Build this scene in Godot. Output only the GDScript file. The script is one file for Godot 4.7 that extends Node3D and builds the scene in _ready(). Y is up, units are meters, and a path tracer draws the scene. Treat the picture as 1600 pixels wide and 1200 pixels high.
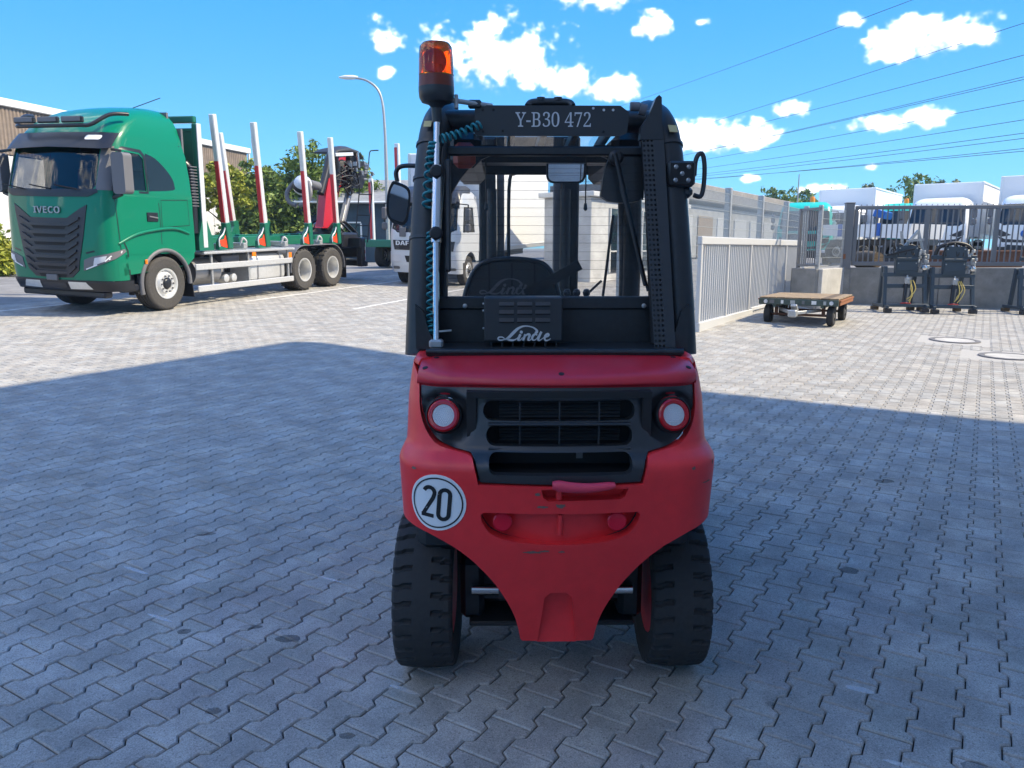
extends Node3D
# A forklift seen from behind on a truck dealer's paved yard. Metres, y up; the camera looks along -z.

var M := {}
var rng := RandomNumberGenerator.new()
var taken := {}
const AXIS := 31.65                                  # bearing of the paving, the hall and the fence, degrees right of -z
var ax := Vector3(sin(deg_to_rad(AXIS)), 0, -cos(deg_to_rad(AXIS)))     # along the pavers
var cr := Vector3(cos(deg_to_rad(AXIS)), 0, sin(deg_to_rad(AXIS)))      # across them, to the right and nearer

func _ready() -> void:
	rng.seed = 7
	view_and_light()
	materials()
	ground()
	shadow_hall()
	left_hall()
	far_buildings()
	retaining_wall()
	forklift()
	timber_truck()
	white_truck()
	right_yard()
	fences()
	yard_things()
	greenery()

func view_and_light() -> void:
	var cam := Camera3D.new()
	cam.name = "camera"
	cam.position = Vector3(0, 1.6, 0)
	cam.rotation_degrees = Vector3(-10.14, 0, 0)
	cam.fov = 53.71
	cam.near = 0.05
	cam.far = 900.0
	add_child(cam)
	var env := Environment.new()
	env.background_mode = Environment.BG_SKY
	var sky := Sky.new()
	var pm := PanoramaSkyMaterial.new()
	pm.panorama = sky_picture()
	sky.sky_material = pm
	env.sky = sky
	env.background_energy_multiplier = 1.0
	env.ambient_light_source = Environment.AMBIENT_SOURCE_SKY
	env.tonemap_mode = Environment.TONE_MAPPER_LINEAR
	env.tonemap_exposure = 2.45
	env.sdfgi_enabled = true
	env.ssao_enabled = true
	env.ssil_enabled = true
	env.fog_enabled = true
	env.fog_density = 0.0006
	env.fog_light_color = Color(0.75, 0.86, 0.97)
	var we := WorldEnvironment.new()
	we.name = "environment"
	we.environment = env
	add_child(we)
	var sun := DirectionalLight3D.new()
	sun.name = "sun"
	var el := deg_to_rad(46.0)
	var to_sun := Vector3(cos(el), sin(el), 0.0)
	sun.look_at_from_position(Vector3.ZERO, -to_sun, Vector3.UP)
	sun.light_energy = 1.06
	sun.light_angular_distance = 0.53
	sun.light_color = Color(1.0, 0.94, 0.82)
	sun.shadow_enabled = true
	add_child(sun)

func sky_picture() -> ImageTexture:
	# clear summer air with scattered cumulus; each cloud is a bearing, a height, a width and a depth in degrees
	var w := 4096
	var h := 2048
	var n := FastNoiseLite.new()
	n.seed = 11
	n.noise_type = FastNoiseLite.TYPE_SIMPLEX_SMOOTH
	n.fractal_type = FastNoiseLite.FRACTAL_FBM
	n.fractal_octaves = 6
	n.fractal_gain = 0.55
	n.frequency = 1.0
	var clouds := [
		[-1.3, 13.2, 10.6, 4.4], [-4.2, 13.0, 3.4, 3.4], [1.2, 12.6, 3.6, 3.2], [6.3, 11.0, 6.5, 1.8], [-9.2, 13.9, 2.6, 2.6], [-9.0, 12.1, 1.2, 1.0], [6.4, 17.2, 6.2, 2.6], [9.6, 14.8, 2.4, 1.7], [3.6, 11.3, 5.0, 2.2],
		[12.5, 8.2, 3.5, 1.8], [15.5, 7.4, 6.5, 2.2], [13.0, 7.6, 5.0, 2.4], [19.5, 9.3, 2.4, 1.2], [24.2, 8.0, 4.0, 1.2], [27.6, 8.0, 3.0, 1.3], [27.8, 12.7, 7.0, 2.5], [25.5, 12.2, 3.0, 1.4], [30.5, 12.3, 1.6, 0.9],
		[22.5, 14.3, 2.2, 0.9], [34.5, 12.1, 4.0, 1.0], [35.6, 9.9, 2.6, 1.6], [33.5, 18.7, 5.2, 1.2], [27.0, 18.2, 1.6, 0.6], [24.0, 19.0, 4.0, 0.7], [21.6, 4.0, 3.0, 0.7], [16.8, 4.8, 1.2, 0.5], [24.4, 5.3, 1.2, 0.6],
		[13.0, 15.0, 1.4, 0.6]]
	var r := RandomNumberGenerator.new()
	r.seed = 5
	for k in 150:
		var b := r.randf_range(44.0, 322.0)
		var e := r.randf_range(4.0, 62.0)
		var s := r.randf_range(2.5, 11.0) * (0.6 + e / 40.0)
		clouds.append([b, e, s, s * r.randf_range(0.3, 0.5)])
	var cover := PackedFloat32Array()
	cover.resize(w * h / 2)
	var shade := PackedFloat32Array()
	shade.resize(w * h / 2)
	for c in clouds:
		var px := 4096.0 / 360.0
		var stretch: float = 1.0 / maxf(0.25, cos(deg_to_rad(c[1])))
		var rx: float = c[2] * px * 0.5 * stretch * 1.35
		var ry: float = c[3] * px * 0.5 * 1.5
		var cx: float = fposmod(c[0] * px, w)                    # bearing 0, straight ahead, lies on the picture's edge
		var cy: float = (90.0 - c[1]) * px
		for y in range(maxi(0, int(cy - ry)), mini(h / 2 - 1, int(cy + ry)) + 1):
			for x in range(int(cx - rx), int(cx + rx) + 1):
				var dx := (x - cx) / rx
				var dy := (y - cy) / ry
				if dy > 0.0:
					dy *= 1.35
				var d := dx * dx + dy * dy
				if d > 1.0:
					continue
				var v := n.get_noise_2d(x * 0.022 / stretch, y * 0.030 + c[0] * 3.1)
				var fine := n.get_noise_2d(x * 0.085 / stretch + 40.0, y * 0.10 - c[0])
				var a := clampf((1.0 - sqrt(d)) * 1.25 + v * 1.0 + fine * 0.42 - 0.26, 0.0, 1.0)
				a = pow(smoothstep(0.0, 0.72, a), 1.3)
				var i := y * w + posmod(x, w)
				if a > cover[i]:
					cover[i] = a
					shade[i] = clampf(0.55 - dy * 0.6 + v * 0.7 + fine * 0.5, 0.0, 1.0)
	# sunlit cumulus is a few times brighter than the blue air round it
	var light := PackedFloat32Array()
	light.resize(w * h * 3)
	for y in h:
		var up := sin(PI * (0.5 - (y + 0.5) / h))
		var t := exp(-asin(clampf(up, 0.0, 1.0)) / 0.165)
		var air := Vector3(0.008, 0.150, 0.51).lerp(Vector3(0.17, 0.46, 0.60), t)
		if up < 0.0:
			air = Vector3(0.30, 0.29, 0.27)
		for x in w:
			var col := air
			if y < h / 2:
				var i := y * w + x
				var a := cover[i]
				if a > 0.0:
					col = air.lerp(Vector3(0.34, 0.37, 0.41).lerp(Vector3(1.6, 1.56, 1.5), shade[i]), a * 0.97)
			var j := (y * w + x) * 3
			light[j] = col.x
			light[j + 1] = col.y
			light[j + 2] = col.z
	return ImageTexture.create_from_image(Image.create_from_data(w, h, false, Image.FORMAT_RGBF, light.to_byte_array()))

# ---------------------------------------------------------------- materials

func grain(size: int, frequency: float, dark: float, octaves := 5, seed_ := 1, gain := 0.6) -> ImageTexture:
	# seamless grey grain between dark and 1
	var n := FastNoiseLite.new()
	n.seed = seed_
	n.frequency = frequency
	n.fractal_octaves = octaves
	n.fractal_gain = gain
	var im := n.get_seamless_image(size, size, false, false, 0.2)
	im.convert(Image.FORMAT_L8)
	var d := im.get_data()
	for i in d.size():
		d[i] = int(255.0 * (dark + (1.0 - dark) * d[i] / 255.0))
	var out := Image.create_from_data(size, size, false, Image.FORMAT_L8, d)
	out.convert(Image.FORMAT_RGB8)
	return ImageTexture.create_from_image(out)

func speckle(size: int, tones: Array, seed_: int) -> ImageTexture:
	# the grain of concrete: fine sand with a few light and dark stones
	var r := RandomNumberGenerator.new()
	r.seed = seed_
	var d := PackedByteArray()
	d.resize(size * size)
	for i in d.size():
		d[i] = int(255.0 * clampf(r.randfn(tones[0], tones[1]), 0.0, 1.0))
	for k in size * size / 90:
		var x := r.randi() % size
		var y := r.randi() % size
		var v := int(255.0 * r.randf_range(tones[2], 1.0))
		for o in [[0, 0], [1, 0], [0, 1], [1, 1]]:
			d[posmod(y + o[1], size) * size + posmod(x + o[0], size)] = v
	var im := Image.create_from_data(size, size, false, Image.FORMAT_L8, d)
	im.convert(Image.FORMAT_RGB8)
	return ImageTexture.create_from_image(im)

func lin(c: Array) -> Color:
	return Color(c[0], c[1], c[2]).linear_to_srgb()

func mat(key: String, c: Array, rough := 0.6, metal := 0.0) -> StandardMaterial3D:
	var m := StandardMaterial3D.new()
	m.resource_name = key
	m.albedo_color = lin(c)
	m.roughness = rough
	m.metallic = metal
	M[key] = m
	return m

func textured(m: StandardMaterial3D, t: Texture2D, metres: float, detail: Texture2D = null, detail_metres := 1.0, world := true) -> void:
	m.albedo_texture = t
	m.uv1_triplanar = true
	m.uv1_world_triplanar = world
	m.uv1_scale = Vector3.ONE / metres
	if detail:
		m.detail_enabled = true
		m.detail_blend_mode = BaseMaterial3D.BLEND_MODE_MUL
		m.detail_albedo = detail
		m.detail_uv_layer = BaseMaterial3D.DETAIL_UV_2
		m.uv2_triplanar = true
		m.uv2_world_triplanar = world
		m.uv2_scale = Vector3.ONE / detail_metres

func bumpy(m: StandardMaterial3D, t: Texture2D, cm: float) -> void:
	m.heightmap_enabled = true
	m.heightmap_texture = t
	m.heightmap_scale = cm

func coated(m: StandardMaterial3D, amount := 1.0, rough := 0.05) -> void:
	m.clearcoat_enabled = true
	m.clearcoat = amount
	m.clearcoat_roughness = rough

func glass(key: String, c: Color, alpha: float) -> void:
	var m := StandardMaterial3D.new()
	m.resource_name = key
	m.transparency = BaseMaterial3D.TRANSPARENCY_ALPHA
	m.albedo_color = Color(c.r, c.g, c.b, alpha)
	m.roughness = 0.02
	m.metallic_specular = 0.25 if key == "pane" else 0.5
	M[key] = m

func materials() -> void:
	var fine := speckle(512, [0.88, 0.085, 0.62], 4)
	var cloudy := grain(512, 0.008, 0.80, 5, 9)
	var faint := grain(512, 0.012, 0.93, 5, 14)
	var stain := grain(512, 0.008, 0.74, 6, 21, 0.65)
	var orange_peel := grain(256, 0.05, 0.0, 3, 13)
	var rough_noise := grain(512, 0.02, 0.78, 5, 33)
	for k in 6:
		var m := mat("paver%d" % k, [[0.56, 0.54, 0.50], [0.59, 0.57, 0.53], [0.525, 0.51, 0.48], [0.575, 0.545, 0.515], [0.545, 0.535, 0.49], [0.605, 0.585, 0.55]][k], 0.93)
		textured(m, fine, 1.25, stain, 1.9)
		bumpy(m, fine, 0.05)
	var pm := mat("pavers", [1, 1, 1], 0.93)
	textured(pm, fine, 1.25, stain, 1.9)
	bumpy(pm, fine, 0.05)
	pm.vertex_color_use_as_albedo = true
	textured(mat("joint", [0.055, 0.05, 0.045], 1.0), fine, 0.3)
	textured(mat("asphalt", [0.36, 0.35, 0.34], 0.95), fine, 0.9, stain, 5.0)
	textured(mat("grass", [0.12, 0.17, 0.04], 1.0), cloudy, 2.0)
	for q in [["oil", Color(0.10, 0.10, 0.11), 0.19], ["scuff", Color(0.86, 0.87, 0.88), 0.30]]:
		glass(q[0], q[1], q[2])
		M[q[0]].roughness = 0.95
	textured(mat("line_paint", [0.78, 0.76, 0.72], 0.8), stain, 0.8)
	textured(mat("concrete", [0.42, 0.41, 0.385], 0.95), fine, 0.8, cloudy, 1.7)
	textured(mat("concrete_pale_or_sunlit", [0.72, 0.70, 0.66], 0.95), fine, 0.8, cloudy, 2.2)  # pale manhole covers; on the wall, a lighter copy with sunlight in its colour
	textured(mat("manhole_concrete", [0.50, 0.48, 0.45], 0.95), fine, 0.5)
	textured(mat("cast_iron", [0.20, 0.19, 0.185], 0.7, 0.3), cloudy, 0.5)
	# forklift
	var red := mat("lift_red", [0.80, 0.030, 0.036], 0.40)
	textured(red, faint, 0.5, null, 1.0, false)
	bumpy(red, orange_peel, 0.03)
	red.uv1_scale = Vector3.ONE * 2.2
	var hood := mat("lift_hood", [0.72, 0.026, 0.045], 0.30)
	textured(hood, orange_peel_mask(), 0.06, null, 1.0, false)
	bumpy(hood, orange_peel, 0.05)
	mat("lift_handle", [0.62, 0.04, 0.08], 0.45)
	mat("scrape", [0.16, 0.11, 0.09], 0.8)
	var bl := mat("lift_black", [0.022, 0.025, 0.028], 0.42)
	textured(bl, rough_noise, 0.35, null, 1.0, false)
	mat("plastic_black", [0.028, 0.030, 0.033], 0.38)
	mat("deep_black", [0.008, 0.008, 0.009], 0.7)
	mat("fin", [0.10, 0.10, 0.105], 0.4, 0.6)
	textured(mat("tyre", [0.032, 0.032, 0.033], 0.82), rough_noise, 0.25, null, 1.0, false)
	textured(mat("tyre_grey", [0.075, 0.07, 0.066], 0.9), rough_noise, 0.5, null, 1.0, false)
	mat("chrome", [0.62, 0.62, 0.62], 0.14, 1.0)
	textured(mat("aluminium", [0.72, 0.72, 0.71], 0.36, 0.5), faint, 0.6, null, 1.0, false)
	textured(mat("galvanised", [0.52, 0.53, 0.53], 0.52, 0.55), rough_noise, 0.7, null, 1.0, false)
	mat("coil_teal", [0.02, 0.22, 0.26], 0.35)
	mat("label_yellow", [0.62, 0.50, 0.24], 0.6)
	mat("sign_white", [0.74, 0.75, 0.76], 0.4)
	mat("print_black", [0.012, 0.012, 0.014], 0.5)
	mat("letter_silver", [0.56, 0.57, 0.58], 0.45)
	mat("led_lens", [0.30, 0.30, 0.30], 0.15, 0.6)
	mat("reflector_red", [0.62, 0.012, 0.035], 0.18)
	mat("lamp_ring_red", [0.42, 0.008, 0.014], 0.12)
	mat("lamp_clear", [0.60, 0.60, 0.62], 0.22)
	mat("seat_black", [0.03, 0.031, 0.034], 0.55)
	mat("mirror_glass", [0.80, 0.82, 0.83], 0.03, 1.0)
	mat("orange_red", [0.42, 0.05, 0.02], 0.5)
	glass("pane", Color(0.05, 0.09, 0.10), 0.08)
	glass("truck_glass", Color(0.015, 0.03, 0.04), 0.55)
	glass("side_glass", Color(0.03, 0.05, 0.06), 0.55)
	var amber := StandardMaterial3D.new()
	amber.resource_name = "amber"
	amber.transparency = BaseMaterial3D.TRANSPARENCY_ALPHA
	amber.albedo_color = Color(1.0, 0.55, 0.10, 0.0)
	amber.refraction_enabled = true
	amber.refraction_scale = 0.049
	amber.roughness = 0.04
	M["amber"] = amber
	mat("amber_inner", [0.75, 0.19, 0.01], 0.25)
	mat("amber_low", [0.17, 0.03, 0.012], 0.3)
	mat("amber_lamp", [0.85, 0.25, 0.02], 0.3)
	# trucks
	var gr := mat("truck_green", [0.004, 0.17, 0.095], 0.28)
	gr.metallic_specular = 0.3
	coated(gr, 0.4, 0.03)
	var gf := mat("frame_green", [0.006, 0.13, 0.075], 0.4)
	coated(gf, 0.4, 0.15)
	mat("truck_black", [0.014, 0.015, 0.02], 0.35)
	mat("grille_black", [0.03, 0.03, 0.036], 0.4)
	mat("trim_grey", [0.13, 0.13, 0.14], 0.55)
	mat("dark_window", [0.012, 0.018, 0.024], 0.08)
	textured(mat("stake_silver", [0.74, 0.75, 0.75], 0.36, 0.25), faint, 1.1, null, 1.0, false)
	mat("stake_red", [0.52, 0.035, 0.045], 0.5)
	mat("badge_red", [0.80, 0.06, 0.015], 0.4)
	mat("marker_orange", [0.85, 0.20, 0.01], 0.3)
	var cra := mat("crane_red", [0.46, 0.012, 0.025], 0.3)
	coated(cra, 0.6, 0.1)
	mat("badge_yellow", [0.55, 0.36, 0.02], 0.5)
	mat("hose_black", [0.012, 0.012, 0.013], 0.5)
	mat("pipe_steel", [0.35, 0.35, 0.36], 0.35, 0.8)
	var silver := mat("cab_silver", [0.60, 0.62, 0.65], 0.3)
	coated(silver, 0.6, 0.06)
	var white := mat("paint_white", [0.78, 0.79, 0.79], 0.35)
	coated(white, 0.4, 0.1)
	mat("box_white", [0.80, 0.81, 0.81], 0.5)
	mat("cab_roof_dark", [0.05, 0.055, 0.07], 0.35)
	mat("teal_paint", [0.03, 0.48, 0.40], 0.35)
	mat("blue_paint", [0.012, 0.11, 0.42], 0.4)
	mat("plate_white", [0.70, 0.70, 0.68], 0.5)
	textured(mat("rust", [0.16, 0.075, 0.045], 0.9), rough_noise, 0.8)
	textured(mat("rust_orange", [0.34, 0.13, 0.05], 0.85), rough_noise, 0.3)
	textured(mat("wood", [0.42, 0.32, 0.21], 0.85), plank_grain(), 0.7, null, 1.0, false)
	textured(mat("wood_dark", [0.20, 0.15, 0.10], 0.9), plank_grain(), 0.7, null, 1.0, false)
	textured(mat("cart_green", [0.07, 0.10, 0.085], 0.6), stain, 0.6, null, 1.0, false)
	mat("rack_blue", [0.035, 0.055, 0.075], 0.5)
	mat("hose_yellow", [0.58, 0.44, 0.12], 0.5)
	mat("strap_red", [0.45, 0.06, 0.06], 0.6)
	# buildings and fences
	textured(mat("hall_brown", [0.30, 0.235, 0.185], 0.8), stain, 3.0)
	textured(mat("hall_white", [0.80, 0.80, 0.79], 0.7), stain, 4.0)
	mat("roof_trim", [0.72, 0.72, 0.70], 0.5)
	textured(mat("petrol_wall", [0.035, 0.075, 0.11], 0.6), stain, 4.0)
	textured(mat("slate_roof", [0.30, 0.31, 0.32], 0.8), stain, 3.0)
	textured(mat("grey_roof", [0.32, 0.30, 0.28], 0.8), stain, 3.0)
	textured(mat("hall_grey", [0.46, 0.46, 0.45], 0.7), stain, 3.0)
	mat("gate_grey", [0.50, 0.50, 0.495], 0.45)
	mat("gate_dark", [0.17, 0.175, 0.185], 0.5)
	mat("wire_grey", [0.42, 0.44, 0.44], 0.45, 0.4)
	mat("cable", [0.03, 0.03, 0.035], 0.7)
	textured(mat("bark", [0.13, 0.105, 0.08], 0.95), rough_noise, 0.4, null, 1.0, false)
	leaf("leaf_yellow", [0.30, 0.32, 0.035])
	leaf("leaf_mid", [0.15, 0.215, 0.032])
	leaf("leaf_dark", [0.055, 0.085, 0.022])
	leaf("leaf_far", [0.13, 0.17, 0.07])

func leaf(key: String, c: Array) -> void:
	var m := mat(key, c, 0.6)
	m.vertex_color_use_as_albedo = true
	m.backlight_enabled = true
	m.backlight = Color(0.45, 0.5, 0.2)
	m.cull_mode = BaseMaterial3D.CULL_DISABLED

func orange_peel_mask() -> ImageTexture:
	return speckle(256, [0.86, 0.10, 0.90], 17)

func plank_grain() -> ImageTexture:
	var n := FastNoiseLite.new()
	n.seed = 8
	n.frequency = 0.012
	n.fractal_octaves = 5
	var im := Image.create(256, 256, false, Image.FORMAT_RGB8)
	for y in 256:
		for x in 256:
			var v := 0.78 + 0.35 * n.get_noise_2d(x * 0.6, y * 9.0)
			im.set_pixel(x, y, Color(v, v * 0.98, v * 0.95))
	return ImageTexture.create_from_image(im)

# ---------------------------------------------------------------- mesh building

class Mb:
	var st := SurfaceTool.new()
	var grp := 1

	func _init() -> void:
		st.begin(Mesh.PRIMITIVE_TRIANGLES)

	func put(p: PackedVector3Array, flip: bool, smooth: bool) -> void:
		st.set_smooth_group(grp if smooth else -1)
		for i in range(0, p.size() - 2, 3):
			st.add_vertex(p[i])
			st.add_vertex(p[i + 2] if flip else p[i + 1])
			st.add_vertex(p[i + 1] if flip else p[i + 2])

	static func volume(p: PackedVector3Array, c: Vector3) -> float:
		var v := 0.0
		for i in range(0, p.size() - 2, 3):
			v += (p[i] - c).dot((p[i + 1] - c).cross(p[i + 2] - c))
		return v

	func convex(p: PackedVector3Array, c: Vector3) -> void:
		# each triangle turned away from c
		st.set_smooth_group(-1)
		for i in range(0, p.size() - 2, 3):
			var out := (p[i + 1] - p[i]).cross(p[i + 2] - p[i]).dot(p[i] - c) > 0.0
			st.add_vertex(p[i])
			st.add_vertex(p[i + 2] if out else p[i + 1])
			st.add_vertex(p[i + 1] if out else p[i + 2])

	func box(c: Vector3, s: Vector3, b := Basis(), bev := 0.0) -> Mb:
		var p := PackedVector3Array()
		var e := s * 0.5
		bev = minf(bev, minf(e.x, minf(e.y, e.z)) * 0.9)
		var v := func(axis: int, sg: Vector3) -> Vector3:
			var q := Vector3(e.x - bev, e.y - bev, e.z - bev)
			q[axis] = e[axis]
			return c + b * (q * sg)
		for a in 3:
			var a1 := (a + 1) % 3
			var a2 := (a + 2) % 3
			for s0 in [-1.0, 1.0]:
				var q := []
				for t in [[-1.0, -1.0], [1.0, -1.0], [1.0, 1.0], [-1.0, 1.0]]:
					var sg := Vector3.ONE
					sg[a] = s0
					sg[a1] = t[0]
					sg[a2] = t[1]
					q.append(v.call(a, sg))
				p.append_array([q[0], q[1], q[2], q[0], q[2], q[3]])
		if bev > 0.0:
			for a in 3:
				var a1 := (a + 1) % 3
				var a2 := (a + 2) % 3
				for t in [[-1.0, -1.0], [1.0, -1.0], [1.0, 1.0], [-1.0, 1.0]]:
					var s1 := Vector3.ONE
					s1[a1] = t[0]
					s1[a2] = t[1]
					var s2 := s1
					s1[a] = -1.0
					s2[a] = 1.0
					var q1: Vector3 = v.call(a1, s1)
					var q2: Vector3 = v.call(a1, s2)
					var q3: Vector3 = v.call(a2, s2)
					var q4: Vector3 = v.call(a2, s1)
					p.append_array([q1, q2, q3, q1, q3, q4])
			for k in 8:
				var sg := Vector3(1.0 if k & 1 else -1.0, 1.0 if k & 2 else -1.0, 1.0 if k & 4 else -1.0)
				p.append_array([v.call(0, sg), v.call(1, sg), v.call(2, sg)])
		convex(p, c)
		return self

	func bar(a: Vector3, b: Vector3, w: float, t: float, bev := 0.0, up := Vector3.UP) -> Mb:
		# a box beam from a to b, w across and t along up
		var d := (b - a).normalized()
		if absf(d.dot(up)) > 0.99:
			up = Vector3.BACK if absf(d.z) < 0.9 else Vector3.RIGHT
		var x := d.cross(up).normalized()
		var y := x.cross(d).normalized()
		return box((a + b) * 0.5, Vector3(w, t, a.distance_to(b)), Basis(x, y, -d), bev)

	func rings(r: Array, caps := true, smooth := true, closed := true) -> Mb:
		# rings of equal length, joined; smooth along and round
		grp += 1
		var side := PackedVector3Array()
		var n: int = r[0].size()
		for i in r.size() - 1:
			for j in n if closed else n - 1:
				var k := (j + 1) % n
				side.append_array([r[i][j], r[i][k], r[i + 1][k], r[i][j], r[i + 1][k], r[i + 1][j]])
		var cap := PackedVector3Array()
		if caps:
			for e in 2:
				var g: PackedVector3Array = r[0] if e == 0 else r[r.size() - 1]
				var m := Vector3.ZERO
				for q in g:
					m += q
				m /= n
				for j in n:
					var k := (j + 1) % n
					cap.append_array([m, g[k], g[j]] if e == 0 else [m, g[j], g[k]])
		var whole := side.duplicate()
		whole.append_array(cap)
		var flip := volume(whole, r[0][0]) > 0.0
		put(side, flip, smooth)
		put(cap, flip, false)
		return self

	func tube(pts: Array, rad, n := 8, caps := true, squash := 1.0) -> Mb:
		var r := []
		var x := Vector3.ZERO
		for i in pts.size():
			var d: Vector3 = (pts[mini(i + 1, pts.size() - 1)] - pts[maxi(i - 1, 0)]).normalized()
			if i == 0:
				x = d.cross(Vector3.UP if absf(d.y) < 0.9 else Vector3.BACK).normalized()
			else:
				x = (x - d * x.dot(d)).normalized()
			var y := d.cross(x)
			var ring := PackedVector3Array()
			var q: float = rad[i] if rad is Array else rad
			for j in n:
				var a := TAU * j / n
				ring.append(pts[i] + x * cos(a) * q + y * sin(a) * q * squash)
			r.append(ring)
		return rings(r, caps)

	func lathe(profile: Array, n: int, at := Transform3D()) -> Mb:
		# profile of Vector2(radius, height) turned round the local y axis; sharp bends stay sharp
		for i in profile.size() - 1:
			if i == 0 or absf((profile[i + 1] - profile[i]).angle_to(profile[i] - profile[i - 1])) > 0.6:
				grp += 1
			var p := PackedVector3Array()
			for j in n:
				var a := TAU * j / n
				var b := TAU * (j + 1) / n
				var q := []
				for t in [[profile[i], a], [profile[i], b], [profile[i + 1], b], [profile[i + 1], a]]:
					q.append(at * Vector3(cos(t[1]) * t[0].x, t[0].y, sin(t[1]) * t[0].x))
				p.append_array([q[0], q[1], q[2], q[0], q[2], q[3]])
			# the profile runs upwards on the outside: then the faces as written look outwards
			put(p, at.basis.determinant() < 0.0, true)
		return self

	func prism(poly: PackedVector2Array, z0: float, z1: float, at := Transform3D()) -> Mb:
		var t := Geometry2D.triangulate_polygon(poly)
		var p := PackedVector3Array()
		for i in range(0, t.size(), 3):
			for z in [z0, z1]:
				var q := []
				for k in 3:
					q.append(at * Vector3(poly[t[i + k]].x, poly[t[i + k]].y, z))
				var ccw := (poly[t[i + 1]] - poly[t[i]]).cross(poly[t[i + 2]] - poly[t[i]]) > 0.0
				var low: bool = z == minf(z0, z1)
				if ccw == low:
					p.append_array([q[0], q[1], q[2]])
				else:
					p.append_array([q[0], q[2], q[1]])
		var area := 0.0
		for i in poly.size():
			area += poly[i].cross(poly[(i + 1) % poly.size()])
		for i in poly.size():
			var a := poly[i]
			var b := poly[(i + 1) % poly.size()]
			var lo := minf(z0, z1)
			var hi := maxf(z0, z1)
			var q1 := at * Vector3(a.x, a.y, lo)
			var q2 := at * Vector3(b.x, b.y, lo)
			var q3 := at * Vector3(b.x, b.y, hi)
			var q4 := at * Vector3(a.x, a.y, hi)
			if area > 0.0:
				p.append_array([q1, q3, q2, q1, q4, q3])
			else:
				p.append_array([q1, q2, q3, q1, q3, q4])
		put(p, at.basis.determinant() < 0.0, false)
		return self

	func skin(outer: PackedVector2Array, holes: Array, map: Callable, cell: Vector2, inward := Vector3.ZERO, smooth := true) -> Mb:
		# a sheet cut to an outline, with holes, laid over a surface; inward gives the thickness of its edges
		grp += 1
		var lo := outer[0]
		var hi := outer[0]
		for q in outer:
			lo = lo.min(q)
			hi = hi.max(q)
		var p := PackedVector3Array()
		var nx := int(ceil((hi.x - lo.x) / cell.x))
		var ny := int(ceil((hi.y - lo.y) / cell.y))
		for i in nx:
			for j in ny:
				var a := lo + Vector2(i, j) * cell
				var sq := PackedVector2Array([a, a + Vector2(cell.x, 0), a + cell, a + Vector2(0, cell.y)])
				var left := Geometry2D.intersect_polygons(sq, outer)
				for hole in holes:
					var next: Array[PackedVector2Array] = []
					for piece in left:
						next.append_array(Geometry2D.clip_polygons(piece, hole))
					left = next
				for piece in left:
					var t := Geometry2D.triangulate_polygon(piece)
					for k in range(0, t.size(), 3):
						var u := piece[t[k]]
						var v := piece[t[k + 1]]
						var w := piece[t[k + 2]]
						var area := (v - u).cross(w - u)
						if absf(area) < 1e-9:
							continue
						# clockwise as seen from the outside (the map keeps u to the right, v up)
						for q in ([u, w, v] if area > 0.0 else [u, v, w]):
							var pos: Vector3 = map.call(q.snapped(Vector2(1e-4, 1e-4)))
							p.append(pos)
		put(p, false, smooth)
		if inward != Vector3.ZERO:
			for loop in [outer] + holes:
				var e := PackedVector3Array()
				for i in loop.size():
					var a: Vector2 = loop[i]
					var b: Vector2 = loop[(i + 1) % loop.size()]
					var n := maxi(1, int(ceil(a.distance_to(b) / maxf(cell.x, cell.y))))
					for k in n:
						if loop != outer and not Geometry2D.is_point_in_polygon(a.lerp(b, (k + 0.5) / n), outer):
							continue
						var q1: Vector3 = map.call(a.lerp(b, float(k) / n))
						var q2: Vector3 = map.call(a.lerp(b, float(k + 1) / n))
						e.append_array([q1, q2, q2 + inward, q1, q2 + inward, q1 + inward])
				put(e, false, false)
		return self

	func ribbon(pts: Array, width, map: Callable, thick := Vector3.ZERO) -> Mb:
		# a stroke of a pen, laid over a surface
		grp += 1
		var l := []
		var r := []
		for i in pts.size():
			var d: Vector2 = (pts[mini(i + 1, pts.size() - 1)] - pts[maxi(i - 1, 0)]).normalized()
			var w: float = (width[i] if width is Array else width) * 0.5
			var o := Vector2(-d.y, d.x) * w
			l.append(map.call(pts[i] + o))
			r.append(map.call(pts[i] - o))
		var p := PackedVector3Array()
		for i in pts.size() - 1:
			p.append_array([l[i], l[i + 1], r[i + 1], l[i], r[i + 1], r[i]])
		put(p, false, true)
		if thick != Vector3.ZERO:
			var e := PackedVector3Array()
			for i in pts.size() - 1:
				for s in [l, r]:
					e.append_array([s[i], s[i + 1], s[i + 1] + thick, s[i], s[i + 1] + thick, s[i] + thick])
			put(e, false, false)
		return self

	func mesh() -> ArrayMesh:
		st.generate_normals()
		return st.commit()

func mb() -> Mb:
	return Mb.new()

func numbered(called: String) -> String:
	var k: int = taken.get(called, 0)
	taken[called] = k + 1
	return called if k == 0 else "%s_%03d" % [called, k]

func part(called: String, shape, m: String, parent: Node3D, at := Transform3D()) -> MeshInstance3D:
	var o := MeshInstance3D.new()
	o.name = called
	o.mesh = shape.mesh() if shape is Mb else shape
	o.material_override = M[m]
	o.transform = at
	parent.add_child(o, true)
	return o

func thing(called: String, label: String, category: String, at := Vector3.ZERO, turn := 0.0, group := "") -> Node3D:
	var o := Node3D.new()
	o.name = numbered(called)
	add_child(o)
	o.position = at
	o.rotation.y = turn
	o.set_meta("label", label)
	o.set_meta("category", category)
	if group:
		o.set_meta("group", group)
	return o

func structure(called: String) -> Node3D:
	var o := Node3D.new()
	o.name = called
	add_child(o)
	o.set_meta("kind", "structure")
	return o

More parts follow.
